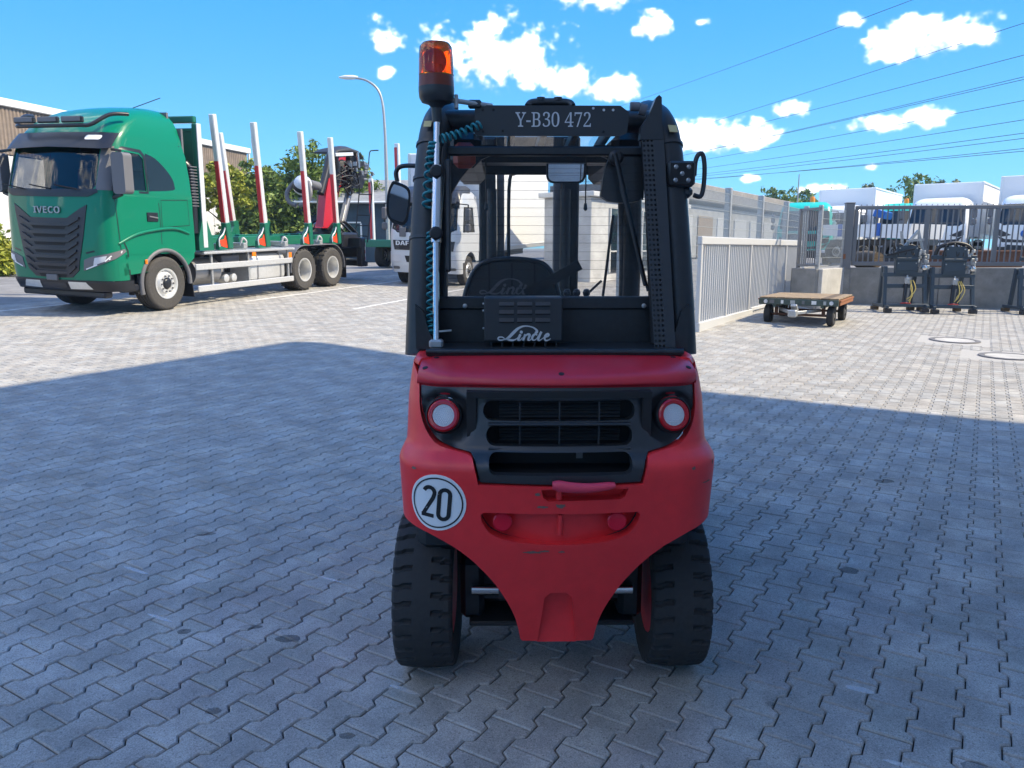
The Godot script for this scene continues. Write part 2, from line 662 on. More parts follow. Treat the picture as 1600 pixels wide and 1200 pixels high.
func lettering(called: String, words: String, height: float, depth: float, m: String, parent: Node3D, at: Transform3D, serif := false, stretch := 1.0, weight := 400) -> MeshInstance3D:
	var f := SystemFont.new()
	f.font_names = PackedStringArray(["Droid Serif" if serif else "Droid Sans"])
	f.font_weight = weight
	var t := TextMesh.new()
	t.text = words
	t.font = f
	t.font_size = 64
	t.pixel_size = height / 46.0                     # capitals are about 46 of 64
	t.depth = depth
	var o := MeshInstance3D.new()
	o.name = called
	o.mesh = t
	o.material_override = M[m]
	o.transform = at.scaled_local(Vector3(stretch, 1, 1))
	parent.add_child(o, true)
	return o

func arc(c: Vector2, r: float, a0: float, a1: float, n: int, ry := -1.0) -> Array:
	var out := []
	for i in n + 1:
		var a := deg_to_rad(lerpf(a0, a1, float(i) / n))
		out.append(c + Vector2(cos(a) * r, sin(a) * (ry if ry > 0.0 else r)))
	return out

func round_rect(x0: float, y0: float, x1: float, y1: float, r: float, n := 4) -> PackedVector2Array:
	var p := PackedVector2Array()
	p.append_array(arc(Vector2(x1 - r, y1 - r), r, 0, 90, n))
	p.append_array(arc(Vector2(x0 + r, y1 - r), r, 90, 180, n))
	p.append_array(arc(Vector2(x0 + r, y0 + r), r, 180, 270, n))
	p.append_array(arc(Vector2(x1 - r, y0 + r), r, 270, 360, n))
	return p

func curve(pts: Array, n := 6) -> Array:
	# a smooth line through points
	var out := []
	for i in pts.size() - 1:
		var a = pts[maxi(i - 1, 0)]
		var d = pts[mini(i + 2, pts.size() - 1)]
		for k in n:
			out.append(pts[i].cubic_interpolate(pts[i + 1], a, d, float(k) / n))
	out.append(pts[pts.size() - 1])
	return out

func ramp(table: Array, y: float) -> float:
	# piecewise linear table of [y, value]
	if y <= table[0][0]:
		return table[0][1]
	for i in table.size() - 1:
		if y <= table[i + 1][0]:
			var t: float = (y - table[i][0]) / (table[i + 1][0] - table[i][0])
			return lerpf(table[i][1], table[i + 1][1], t)
	return table[table.size() - 1][1]

# ---------------------------------------------------------------- the ground

func gy(x: float, z: float) -> float:
	# the yard is level near the camera and falls from the far left towards the drains on the right
	var d := -0.5 * x - 0.87 * z - 8.0
	var v := 0.0
	if d > 2.0:
		v = 0.044 * d
	elif d > -2.0:
		v = 0.044 * (d + 2.0) * (d + 2.0) / 8.0
	return minf(v, 0.8)

func on(x: float, f: float, up := 0.0) -> Vector3:
	# a point on the yard, x to the right and f forward of the camera
	return Vector3(x, gy(x, -f) + up, -f)

func sheet(xs: Array, zs: Array, dy: float) -> Mb:
	var b := mb()
	var p := PackedVector3Array()
	for i in xs.size() - 1:
		for j in zs.size() - 1:
			var q := []
			for t in [[i, j], [i + 1, j], [i + 1, j + 1], [i, j + 1]]:
				q.append(Vector3(xs[t[0]], gy(xs[t[0]], zs[t[1]]) + dy, zs[t[1]]))
			p.append_array([q[0], q[1], q[2], q[0], q[2], q[3]])
	b.put(p, false, true)
	return b

func paver_mesh() -> ArrayMesh:
	# a double-T paver, 20 cm long, 16.5 cm across its heads, 11 cm at its waist
	var g := 0.0025
	var hd := 0.0825 - g
	var wa := 0.055 - g
	var half := [Vector2(-wa, 0.0415), Vector2(-wa, -0.0415), Vector2(-hd, -0.0615), Vector2(-hd, -0.1 + g), Vector2(hd, -0.1 + g), Vector2(hd, -0.0615), Vector2(wa, -0.0415), Vector2(wa, 0.0415), Vector2(hd, 0.0615), Vector2(hd, 0.1 - g), Vector2(-hd, 0.1 - g), Vector2(-hd, 0.0615)]
	var outline := PackedVector2Array(half)
	var inner: PackedVector2Array = Geometry2D.offset_polygon(outline, -0.005, Geometry2D.JOIN_MITER)[0]
	var b := mb()
	var p := PackedVector3Array()
	var t := Geometry2D.triangulate_polygon(inner)
	for k in range(0, t.size(), 3):
		var u := inner[t[k]]
		var v := inner[t[k + 1]]
		var w := inner[t[k + 2]]
		var o := [u, v, w] if (v - u).cross(w - u) > 0.0 else [u, w, v]
		for q in o:
			p.append(Vector3(q.x, 0, q.y))
	b.put(p, false, false)
	var e := PackedVector3Array()
	# join every outline point to the inset point that lies nearest
	for i in outline.size():
		var a := outline[i]
		var c := outline[(i + 1) % outline.size()]
		var ai := nearest(inner, a)
		var ci := nearest(inner, c)
		var q := [Vector3(ai.x, 0, ai.y), Vector3(ci.x, 0, ci.y), Vector3(c.x, -0.005, c.y), Vector3(a.x, -0.005, a.y), Vector3(c.x, -0.05, c.y), Vector3(a.x, -0.05, a.y)]
		e.append_array([q[0], q[1], q[2], q[0], q[2], q[3], q[3], q[2], q[4], q[3], q[4], q[5]])
	var mid := PackedVector3Array(e)
	b.put(mid, Mb.volume(e, Vector3(0, -0.02, 0)) > 0.0, false)
	return b.mesh()

func nearest(ring: PackedVector2Array, q: Vector2) -> Vector2:
	var best := ring[0]
	for r in ring:
		if r.distance_squared_to(q) < best.distance_squared_to(q):
			best = r
	return best

func ground() -> void:
	var g := structure("ground")
	var xs := []
	var zs := []
	for k in range(-40, 41):
		xs.append(signf(k) * (absf(k) * 0.6 + pow(absf(k) / 40.0, 3) * 380.0))
	for k in 46:
		zs.append(12.0 - k * 1.2 - pow(k / 45.0, 4) * 560.0)
	for z in [20.0, 40.0, 90.0]:
		zs.push_front(z)
	part("asphalt", sheet(xs, zs, -0.022), "asphalt", g)
	# the paved yard: bed, pavers, painted lines
	var yard := structure("paving")
	var bed := mb()
	var p := PackedVector3Array()
	for i in range(-34, 48):
		for j in range(-12, 46):
			var q := []
			for t in [[i, j], [i, j + 1], [i + 1, j + 1], [i + 1, j]]:
				var w: Vector3 = cr * (t[0] * 0.5) + ax * (t[1] * 0.5)
				w.y = gy(w.x, w.z) - 0.017
				q.append(w)
			p.append_array([q[0], q[1], q[2], q[0], q[2], q[3]])
	bed.put(p, false, true)
	part("joint_sand", bed, "joint", yard)
	var shape := paver_mesh()
	var spots := []
	var holes := [on(7.74, 13.19), on(7.46, 11.29)]
	for i in range(-123, 174):
		var u := i * 0.1375
		for j in range(-30, 115):
			var v := j * 0.2 + (0.1 if posmod(i, 2) else 0.0)
			var w := cr * u + ax * v
			var f := -w.z
			if f < 0.6 or absf(w.x) > f * 0.86 + 2.2:
				continue
			var skip := false
			for h in holes:
				if absf((w - h).dot(cr)) < 0.60 and absf((w - h).dot(ax)) < 0.60:
					skip = true
			if not skip:
				spots.append([w, w.x * w.x + (f - 0.3) * (f - 0.3)])
	var seen := []
	var rest := []
	for s in spots:
		# the ones that show largest: nearest to the lens and inside its frame
		if absf(s[0].x) < (-s[0].z) * 0.68 + 0.18 and s[0].z < -1.72:
			seen.append(s)
		else:
			rest.append(s[0])
	seen.sort_custom(func(a, b): return a[1] < b[1])
	var basis := Basis(cr, Vector3.UP, -ax)
	for k in seen.size():
		if k < 300:
			var o := part("paver", shape, "paver%d" % [0, 1, 2, 3, 4, 5, 0, 4, 2, 0][rng.randi() % 10], yard, paver_place(seen[k][0], basis))
			o.cast_shadow = GeometryInstance3D.SHADOW_CASTING_SETTING_ON
		else:
			rest.append(seen[k][0])
	var mm := MultiMesh.new()
	mm.transform_format = MultiMesh.TRANSFORM_3D
	mm.use_colors = true
	mm.mesh = shape
	mm.instance_count = rest.size()
	for k in rest.size():
		mm.set_instance_transform(k, paver_place(rest[k], basis))
		var t := rng.randf_range(0.92, 1.08)
		var warm := rng.randf_range(-0.015, 0.02)
		mm.set_instance_color(k, Color((0.565 + warm) * t, 0.545 * t, (0.508 - warm) * t))
	var mi := MultiMeshInstance3D.new()
	mi.name = "pavers_beyond"
	mi.multimesh = mm
	mi.material_override = M["pavers"]
	mi.set_meta("kind", "stuff")
	yard.add_child(mi)
	# painted bay lines beside the trucks
	for l in [[Vector2(-5.95, 17.0), Vector2(-3.3, 23.8)], [Vector2(-3.35, 16.0), Vector2(-1.2, 21.5)], [Vector2(-9.9, 14.2), Vector2(-7.3, 20.9)]]:
		var b := mb()
		var q := PackedVector3Array()
		var d: Vector2 = (l[1] - l[0]).normalized()
		var o := Vector2(d.y, -d.x) * 0.055
		for k in 14:
			var a: Vector2 = l[0].lerp(l[1], k / 14.0)
			var c: Vector2 = l[0].lerp(l[1], (k + 1) / 14.0)
			var v := [on(a.x - o.x, a.y - o.y, 0.004), on(c.x - o.x, c.y - o.y, 0.004), on(c.x + o.x, c.y + o.y, 0.004), on(a.x + o.x, a.y + o.y, 0.004)]
			q.append_array([v[0], v[1], v[2], v[0], v[2], v[3]])
		b.put(q, false, false)
		part("painted_line", b, "line_paint", yard)
	# oil spots and pale scuffs on the stones
	var r := RandomNumberGenerator.new()
	r.seed = 77
	for m in [[-0.93, 2.92, 0.055, 0.03, 1], [-1.39, 2.98, 0.03, 0.022, 1], [-1.12, 3.02, 0.05, 0.02, 1], [-1.05, 2.42, 0.03, 0.02, 1], [-0.55, 2.28, 0.028, 0.016, 1], [0.92, 2.46, 0.018, 0.016, 1], [1.02, 2.0, 0.03, 0.02, 1], [1.45, 2.12, 0.045, 0.035, 1], [-1.75, 4.1, 0.06, 0.03, 1], [1.7, 3.6, 0.05, 0.04, 1], [2.6, 5.1, 0.07, 0.05, 1], [-2.9, 5.0, 0.06, 0.04, 1], [-0.40, 2.55, 0.07, 0.012, 0], [1.22, 2.14, 0.05, 0.012, 0], [-1.55, 3.1, 0.09, 0.01, 0], [-1.9, 3.6, 0.1, 0.012, 0], [1.28, 2.55, 0.05, 0.02, 0], [-0.9, 3.5, 0.08, 0.01, 0], [0.3, 1.98, 0.05, 0.03, 1], [-0.2, 2.12, 0.02, 0.015, 1]]:
		var pts := PackedVector2Array()
		for k in 18:
			var a := TAU * k / 18.0
			pts.append(Vector2(cos(a) * m[2], sin(a) * m[3]).rotated(0.5 if m[4] == 0 else 0.0) * r.randf_range(0.82, 1.08))
		part("oil_spot" if m[4] == 1 else "scuff_mark", mb().prism(pts, -0.0021, -0.0005, Transform3D(Basis(Vector3(1, 0, 0), Vector3(0, 0, 1), Vector3(0, -1, 0)), on(m[0], m[1], 0.0))), "oil" if m[4] == 1 else "scuff", yard)
	for k in 2:
		var at: Vector3 = holes[k]
		var t := thing("manhole_cover", ["round concrete filled manhole cover farther from the camera", "round concrete filled manhole cover nearer the right edge"][k], "manhole", at, 0.0, "manhole covers in the paving")
		var up := Vector3(gy(at.x - 0.5, at.z) - gy(at.x + 0.5, at.z), 1.0, gy(at.x, at.z - 0.5) - gy(at.x, at.z + 0.5)).normalized()
		var across := cr.slide(up).normalized()
		t.basis = Basis(across, up, across.cross(up))
		part("surround", mb().box(Vector3(0, -0.034, 0), Vector3(1.34, 0.06, 1.36), Basis(), 0.004), "manhole_concrete", t)
		part("iron_ring", mb().lathe([Vector2(0.40, 0.0), Vector2(0.395, 0.012), Vector2(0.315, 0.012), Vector2(0.31, 0.0)], 48), "cast_iron", t)
		part("cover", mb().lathe([Vector2(0.309, -0.01), Vector2(0.307, 0.009), Vector2(0.0, 0.009)], 48), "concrete_pale_or_sunlit", t)

func paver_place(w: Vector3, basis: Basis) -> Transform3D:
	w.y = gy(w.x, w.z) + rng.randf_range(-0.0016, 0.0016)
	var nx := (gy(w.x + 0.5, w.z) - gy(w.x - 0.5, w.z))
	var nz := (gy(w.x, w.z + 0.5) - gy(w.x, w.z - 0.5))
	var up := Vector3(-nx + rng.randf_range(-0.006, 0.006), 1, -nz + rng.randf_range(-0.006, 0.006)).normalized()
	var x := basis.x.slide(up).normalized().rotated(up, rng.randf_range(-0.006, 0.006))
	return Transform3D(Basis(x, up, x.cross(up)), w)

# ---------------------------------------------------------------- buildings

func shadow_hall() -> void:
	# the tall hall to the right of the camera; the edge of its far-reaching roof is the edge of the shadow on the yard
	var t := thing("warehouse", "tall white hall with an overhanging roof whose shadow covers the foreground paving", "building", Vector3(8.1, 0, -11.74), -deg_to_rad(AXIS))
	var hi := 12.15
	var set_back := 7.0
	var face := mb().box(Vector3(2.97, hi * 0.5 - 0.3, 0), Vector3(5.94, hi - 0.6, 0.24), Basis(), 0.01).mesh()
	for k in 4:
		part("wall_panel", face, "hall_white", t, Transform3D(Basis(), Vector3(k * 5.96 + 0.52, 0, set_back)))
	for k in 2:
		part("wall_panel", face, "hall_white", t, Transform3D(Basis(Vector3.UP, -PI / 2), Vector3(0.63, 0, set_back + 0.15 + k * 5.96)))
	part("wall_panel", mb().box(Vector3(24.2, hi * 0.5 - 0.3, set_back + 6.1), Vector3(0.24, hi - 0.6, 11.8)), "hall_white", t)
	part("wall_panel", mb().box(Vector3(12.4, hi * 0.5 - 0.3, set_back + 12.2), Vector3(23.3, hi - 0.6, 0.24)), "hall_white", t)
	part("roof", mb().box(Vector3(12.4, hi - 0.28, 9.8), Vector3(24.8, 0.56, 19.6), Basis(), 0.04), "roof_trim", t)
	part("roof_vent", mb().lathe([Vector2(0.16, 0.0), Vector2(0.16, 0.35), Vector2(0.3, 0.42), Vector2(0.05, 0.62)], 16, Transform3D(Basis(), Vector3(10.2, hi - 0.01, 0.35))), "galvanised", t)
	part("roof_vent", mb().box(Vector3(7.4, hi + 0.06, 0.2), Vector3(0.5, 0.14, 0.3)), "galvanised", t)
	for k in 1:
		part("gate_door", mb().box(Vector3(0.48, 2.1, set_back + 3.6 + k * 6.5), Vector3(0.05, 4.2, 4.0), Basis(), 0.01), "gate_grey", t)

func left_hall() -> void:
	# runs from the far corner towards the left edge of the frame
	var t := thing("production_hall", "long hall with white lower wall and brown corrugated upper cladding behind the green truck", "building", Vector3(-18.8, 0.75, -55.6), 0.0)
	t.rotation.y = atan2(-0.279, 0.960)                # local z runs along the wall towards the near end
	var n := 12
	var w := 4.0
	var ribs := mb()
	var p := PackedVector3Array()
	var prof := []
	for k in 20:
		prof.append(Vector2(k * 0.2, 0.0))
		prof.append(Vector2(k * 0.2 + 0.06, 0.05))
		prof.append(Vector2(k * 0.2 + 0.14, 0.05))
	prof.append(Vector2(w - 0.0, 0.0))
	for k in prof.size() - 1:
		var a: Vector2 = prof[k]
		var b: Vector2 = prof[k + 1]
		var q := [Vector3(0.06 + a.y, 5.25, a.x), Vector3(0.06 + a.y, 7.5, a.x), Vector3(0.06 + b.y, 7.5, b.x), Vector3(0.06 + b.y, 5.25, b.x)]
		p.append_array([q[0], q[2], q[1], q[0], q[3], q[2]])
	ribs.put(p, false, false)
	var sheet_mesh := ribs.mesh()
	var low := mb().box(Vector3(-0.05, 2.6, w * 0.5), Vector3(0.2, 5.2, w - 0.03), Basis(), 0.012).mesh()
	for k in n:
		part("cladding_sheet", sheet_mesh, "hall_brown", t, Transform3D(Basis(), Vector3(0, 0, k * w)))
		part("wall_panel", low, "hall_white", t, Transform3D(Basis(), Vector3(0, 0, k * w)))
	part("core", mb().box(Vector3(-9.0, 3.75, n * w * 0.5), Vector3(17.6, 7.46, n * w)), "hall_brown", t)
	part("fascia", mb().box(Vector3(0.0, 7.62, n * w * 0.5), Vector3(0.5, 0.36, n * w + 0.5), Basis(), 0.03), "roof_trim", t)
	part("roof", mb().box(Vector3(-9.0, 7.72, n * w * 0.5), Vector3(17.4, 0.12, n * w)), "grey_roof", t)
	part("drainpipe", mb().tube([Vector3(0.16, 0.0, -0.1), Vector3(0.16, 7.4, -0.1)], 0.08, 8), "roof_trim", t)
	part("drainpipe", mb().tube([Vector3(0.16, 0.0, 20.0), Vector3(0.16, 7.4, 20.0)], 0.08, 8), "roof_trim", t)

func far_buildings() -> void:
	var t := thing("office_building", "dark petrol blue building with a pale grey pitched roof behind the crane", "building", Vector3(-6.6, 0.75, -46), 0.0)
	part("wall", mb().box(Vector3(0, 1.75, -4), Vector3(12.0, 3.5, 8.0)), "petrol_wall", t)
	var roof := mb()
	roof.prism(PackedVector2Array([Vector2(0.7, 3.45), Vector2(-4.0, 5.0), Vector2(-8.7, 3.45), Vector2(-8.7, 3.6), Vector2(-4.0, 5.15), Vector2(0.7, 3.6)]), -6.4, 6.4, Transform3D(Basis(Vector3(0, 0, 1), Vector3(0, 1, 0), Vector3(-1, 0, 0)), Vector3.ZERO))
	part("roof", roof, "slate_roof", t)
	part("gutter", mb().tube([Vector3(-6.4, 3.5, 0.76), Vector3(6.4, 3.5, 0.76)], 0.07, 8), "roof_trim", t)
	part("vent_pipe", mb().tube([Vector3(-2.0, 4.2, -1.6), Vector3(-2.0, 5.2, -1.6)], 0.09, 8), "galvanised", t)
	for x in [-4.4, -2.9, 0.4, 2.0, 4.2]:
		var wd := part("window", mb().box(Vector3(x, 1.75, 0.03), Vector3(1.0, 1.15, 0.06), Basis(), 0.01), "dark_window", t)
		part("frame", mb().bar(Vector3(x - 0.54, 1.14, 0.05), Vector3(x + 0.54, 1.14, 0.05), 0.09, 0.08).bar(Vector3(x - 0.54, 2.36, 0.05), Vector3(x + 0.54, 2.36, 0.05), 0.09, 0.08).bar(Vector3(x - 0.54, 1.2, 0.05), Vector3(x - 0.54, 2.3, 0.05), 0.09, 0.08).bar(Vector3(x + 0.54, 1.2, 0.05), Vector3(x + 0.54, 2.3, 0.05), 0.09, 0.08), "roof_trim", wd)
	# the white site office seen through the forklift's cab
	var o := thing("site_office", "low white flat roofed building seen through the right half of the cab window", "building", on(2.5, 24.5, -0.03), -deg_to_rad(AXIS))
	part("wall", mb().box(Vector3(-0.85, 1.35, -4.5), Vector3(1.7, 2.7, 9.0), Basis(), 0.02), "hall_white", o)
	part("roof", mb().box(Vector3(-0.85, 2.79, -4.5), Vector3(2.0, 0.16, 9.3), Basis(), 0.02), "roof_trim", o)
	for z in [-1.8, -4.6, -7.0]:
		var wd := part("window", mb().box(Vector3(0.02, 1.35, z), Vector3(0.05, 2.1, 0.8), Basis(), 0.01), "dark_window", o)
		part("frame", mb().bar(Vector3(0.03, 0.3, z - 0.42), Vector3(0.03, 2.42, z - 0.42), 0.06, 0.07).bar(Vector3(0.03, 0.3, z + 0.42), Vector3(0.03, 2.42, z + 0.42), 0.06, 0.07).bar(Vector3(0.03, 1.0, z - 0.4), Vector3(0.03, 1.0, z + 0.4), 0.06, 0.05), "roof_trim", wd)
	# the long grey shed beyond the mesh fence
	var s := thing("storage_shed", "long low grey shed with a flat roof band behind the mesh fence", "building", Vector3(13.4, 0.9, -58.8), 0.0)
	s.rotation.y = atan2(-0.55, 0.835)
	part("wall", mb().box(Vector3(-5.0, 2.0, -14.0), Vector3(10.0, 4.0, 34.0)), "hall_grey", s)
	part("roof", mb().box(Vector3(-4.9, 4.9, -14.0), Vector3(10.8, 1.3, 34.6), Basis(), 0.05), "grey_roof", s)
	for k in 7:
		part("roller_door", mb().box(Vector3(0.03, 1.6, 1.0 - k * 4.6), Vector3(0.1, 3.2, 3.4), Basis(), 0.01), "wood" if k == 1 else "gate_grey", s)

func retaining_wall() -> void:
	var up := structure("upper_yard")
	var q := PackedVector2Array([Vector2(7.06, -18.99), Vector2(7.31, -18.2), Vector2(8.46, -19.64), Vector2(15.4, -18.72), Vector2(60, -13), Vector2(160, -60), Vector2(160, -260), Vector2(60, -260), Vector2(30.0, -66.0), Vector2(11.5, -26.0)])
	part("surface", mb().prism(q, -1.085, 0.3, Transform3D(Basis(Vector3(1, 0, 0), Vector3(0, 0, 1), Vector3(0, -1, 0)), Vector3.ZERO)), "asphalt", up)
	var t := thing("retaining_wall", "grey cast concrete retaining wall behind the attachment racks", "wall")
	var runs := [[Vector2(7.0, 19.0), Vector2(7.25, 18.1), "concrete"], [Vector2(7.25, 18.1), Vector2(8.42, 19.55), "concrete_pale_or_sunlit"], [Vector2(8.42, 19.55), Vector2(10.72, 19.25), "concrete"], [Vector2(10.72, 19.25), Vector2(13.02, 18.95), "concrete"], [Vector2(13.02, 18.95), Vector2(15.3, 18.65), "concrete"], [Vector2(7.0, 19.0), Vector2(9.2, 22.5), "concrete"]]  # the sun-facing run is coloured paler, its sunlight painted into the concrete
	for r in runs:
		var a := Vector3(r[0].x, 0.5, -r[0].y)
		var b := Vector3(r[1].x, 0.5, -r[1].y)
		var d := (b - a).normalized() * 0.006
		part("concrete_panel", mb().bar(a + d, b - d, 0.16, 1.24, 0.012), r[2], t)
	part("pillar", mb().box(Vector3(8.46, 0.52, -19.52), Vector3(0.2, 1.26, 0.24), Basis(), 0.015), "concrete", t)

# ---------------------------------------------------------------- the forklift (local z points back, towards the camera)

const CW_Z := [[0.27, 0.385], [0.45, 0.43], [0.65, 0.475], [0.88, 0.50], [0.918, 0.499], [0.93, 0.490], [0.958, 0.442], [1.0, 0.425], [1.1, 0.40], [1.17, 0.365], [1.22, 0.31]]
const CW_W := [[0.3, 0.50], [0.62, 0.523], [0.915, 0.532], [0.93, 0.528], [0.96, 0.513], [1.1, 0.508], [1.22, 0.497]]

func cw(q: Vector2, out := 0.0) -> Vector3:
	# the counterweight's surface: q.x metres round the tail from its middle, q.y height
	var w := ramp(CW_W, q.y) + out
	var r := 0.17 + out
	var z := ramp(CW_Z, q.y) + out
	var s := absf(q.x)
	var flat := w - r
	var x := s
	if s <= flat:
		z -= 0.035 * pow(s / flat, 2.0)
	elif s <= flat + r * PI * 0.5:
		var a := (s - flat) / r
		x = flat + sin(a) * r
		z = z - 0.035 - r + cos(a) * r
	else:
		x = w
		z = z - 0.035 - r - (s - flat - r * PI * 0.5)
	return Vector3(x * signf(q.x), q.y, z)

func cw_out(q: Vector2) -> Vector3:
	return cw(q, 0.0022)

func mirror_poly(right: Array) -> PackedVector2Array:
	# right half given from the bottom middle up; the left half is its mirror
	var p := PackedVector2Array()
	for q in right:
		p.append(q)
	for k in range(right.size() - 1, -1, -1):
		if right[k].x > 1e-4:
			p.append(Vector2(-right[k].x, right[k].y))
	return p

func forklift() -> void:
	var t := thing("forklift", "red and black forklift truck seen from behind in the shade, orange beacon on a pole", "forklift", Vector3(0.148, 0, -2.79), deg_to_rad(0.8))
	counterweight(t)
	lift_grille(t)
	lift_hood(t)
	lift_cab(t)
	lift_inside(t)
	lift_extras(t)
	for s in [-1, 1]:
		lift_wheel(t, Vector3(0.466 * s, 0.3, 0.0), 0.3, 0.215, s, deg_to_rad(-1.5))
		lift_wheel(t, Vector3(0.50 * s, 0.335, -1.80), 0.335, 0.24, s, 0.0)
	# what shows of the chassis between the wheels
	part("steering_axle", mb().box(Vector3(0, 0.33, 0.0), Vector3(0.66, 0.13, 0.16), Basis(), 0.02).box(Vector3(0, 0.215, 0.02), Vector3(0.62, 0.02, 0.26), Basis(), 0.006).box(Vector3(-0.30, 0.33, 0.03), Vector3(0.09, 0.24, 0.15), Basis(), 0.02).box(Vector3(0.30, 0.33, 0.03), Vector3(0.09, 0.24, 0.15), Basis(), 0.02), "lift_black", t)
	part("steering_cylinder", mb().tube([Vector3(-0.20, 0.345, 0.13), Vector3(0.2, 0.345, 0.13)], 0.042, 14), "plastic_black", t)
	part("piston_rod", mb().tube([Vector3(-0.30, 0.345, 0.13), Vector3(0.30, 0.345, 0.13)], 0.021, 12), "chrome", t)
	part("hydraulic_hose", mb().tube(curve([Vector3(-0.31, 0.50, 0.1), Vector3(-0.25, 0.44, 0.16), Vector3(-0.16, 0.42, 0.15), Vector3(-0.1, 0.47, 0.05)]), 0.012, 6), "hose_black", t)
	part("hydraulic_hose", mb().tube(curve([Vector3(0.31, 0.50, 0.1), Vector3(0.24, 0.43, 0.16), Vector3(0.16, 0.45, 0.13), Vector3(0.1, 0.50, 0.05)]), 0.012, 6), "hose_black", t)
	part("chassis", mb().box(Vector3(0, 0.62, -0.05), Vector3(0.98, 0.2, 0.5), Basis(), 0.03).box(Vector3(0, 0.55, -1.05), Vector3(0.9, 0.5, 1.3), Basis(), 0.04), "lift_black", t)
	for s in [-1, 1]:
		part("side_panel", mb().box(Vector3(0.52 * s, 0.80, -0.85), Vector3(0.07, 0.55, 1.1), Basis(), 0.03), "lift_red", t)
		part("step", mb().box(Vector3(0.53 * s, 0.45, -1.0), Vector3(0.2, 0.04, 0.5), Basis(), 0.01), "lift_black", t)

func counterweight(t: Node3D) -> void:
	# lower edge: out from the tow block, round the wheel arch, along the side; upper edge: round the grille and the lid
	var arch := [Vector2(0.0, 0.475), Vector2(0.026, 0.475), Vector2(0.046, 0.455), Vector2(0.066, 0.275), Vector2(0.118, 0.275)]
	arch.append_array(curve([Vector2(0.125, 0.283), Vector2(0.14, 0.36), Vector2(0.17, 0.435), Vector2(0.222, 0.52), Vector2(0.30, 0.605), Vector2(0.40, 0.672), Vector2(0.50, 0.70), Vector2(0.66, 0.72)], 4))
	arch.append_array([Vector2(0.72, 0.70), Vector2(0.78, 0.64), Vector2(1.0, 0.62), Vector2(1.0, 1.215), Vector2(0.62, 1.215)])
	arch.append_array(curve([Vector2(0.56, 1.21), Vector2(0.51, 1.19), Vector2(0.482, 1.155), Vector2(0.47, 1.075), Vector2(0.447, 1.022), Vector2(0.405, 0.977), Vector2(0.345, 0.958), Vector2(0.292, 0.948), Vector2(0.277, 0.93), Vector2(0.262, 0.862)], 3))
	arch.append(Vector2(0.0, 0.858))
	var outer := mirror_poly(arch)
	var pocket := PackedVector2Array([Vector2(-0.062, 0.85), Vector2(-0.056, 0.822), Vector2(-0.04, 0.811), Vector2(0.192, 0.815), Vector2(0.206, 0.825), Vector2(0.215, 0.85)])
	var tow := PackedVector2Array()
	tow.append_array([Vector2(0.248, 0.768), Vector2(-0.246, 0.768), Vector2(-0.256, 0.758)])
	tow.append_array(curve([Vector2(-0.252, 0.735), Vector2(-0.225, 0.695), Vector2(-0.17, 0.672), Vector2(-0.09, 0.662), Vector2(0.0, 0.659), Vector2(0.09, 0.662), Vector2(0.17, 0.672), Vector2(0.225, 0.695), Vector2(0.252, 0.735)], 4))
	tow.append(Vector2(0.258, 0.758))
	var body := part("counterweight", mb().skin(outer, [pocket, tow], cw, Vector2(0.021, 0.0125), Vector3(0, 0, -0.05)), "lift_red", t)
	# the sides go on forward and the shoulders close over the top
	for s in [-1, 1]:
		var sh := mb()
		var rings := []
		for k in 9:
			var sy := lerpf(0.50, 1.0, k / 8.0)
			var a := cw(Vector2(sy * s, 1.213))
			var ring := PackedVector3Array([a + Vector3(0.002 * s, -0.005, 0), a + Vector3(-0.008 * s, 0.014, -0.006), a + Vector3(-0.035 * s, 0.018, -0.01), a + Vector3(-0.062 * s, -0.004, -0.02), a + Vector3(-0.06 * s, -0.06, -0.03)])
			rings.append(ring)
		sh.rings(rings, true, true, true)
		part("shoulder", sh, "lift_red", body)
	# linings of the openings
	part("tow_recess", mb().skin(tow, [], func(q: Vector2): return cw(q) + Vector3(0, 0, -0.045 + 0.02 * cos(q.x * 12.0)), Vector2(0.03, 0.03)), "lift_red", body)
	part("handle_pocket", mb().skin(pocket, [], func(q: Vector2): return cw(q) + Vector3(0, 0, -0.05), Vector2(0.03, 0.03)), "lift_red", body)
	part("tow_slot", mb().box(Vector3(0, 0.375, 0.355), Vector3(0.135, 0.21, 0.05)), "lift_red", body)
	part("tow_pin", mb().tube([Vector3(0.0, 0.692, 0.47), Vector3(0.0, 0.762, 0.475)], 0.0075, 10), "lift_red", body)
	part("tow_pin", mb().tube([Vector3(-0.005, 0.815, 0.478), Vector3(-0.005, 0.862, 0.485)], 0.011, 10), "lift_red", body)
	# the lid's handle: a tapered bar that hangs in its pocket
	var hand := mb()
	var rings := []
	for k in 11:
		var u := k / 10.0
		var c := Vector3(lerpf(-0.028, 0.168, u), 0.869 - 0.008 * sin(u * PI), 0.505 + 0.006 * sin(u * PI))
		var e := lerpf(0.020, 0.012, u) * (0.6 if k == 0 or k == 10 else 1.0)
		var ring := PackedVector3Array()
		for j in 12:
			var a := TAU * j / 12.0
			ring.append(c + Vector3(0, sin(a) * e, cos(a) * 0.016))
		rings.append(ring)
	hand.rings(rings)
	part("release_handle", hand, "lift_handle", body)
	for s in [-1, 1]:
		var c := Vector3(0.185 * s, 0.731, 0.452)
		part("reflector", mb().lathe([Vector2(0.031, 0.0), Vector2(0.031, 0.006), Vector2(0.027, 0.009), Vector2(0.0, 0.0095)], 28, Transform3D(Basis(Vector3.RIGHT, PI / 2 - 0.05), c)), "reflector_red", t)
	# the speed sign, printed on a thin disc
	var c := Vector2(-0.398, 0.795)
	var tilt := func(q: Vector2) -> Vector3: return cw(q + c, 0.0025)
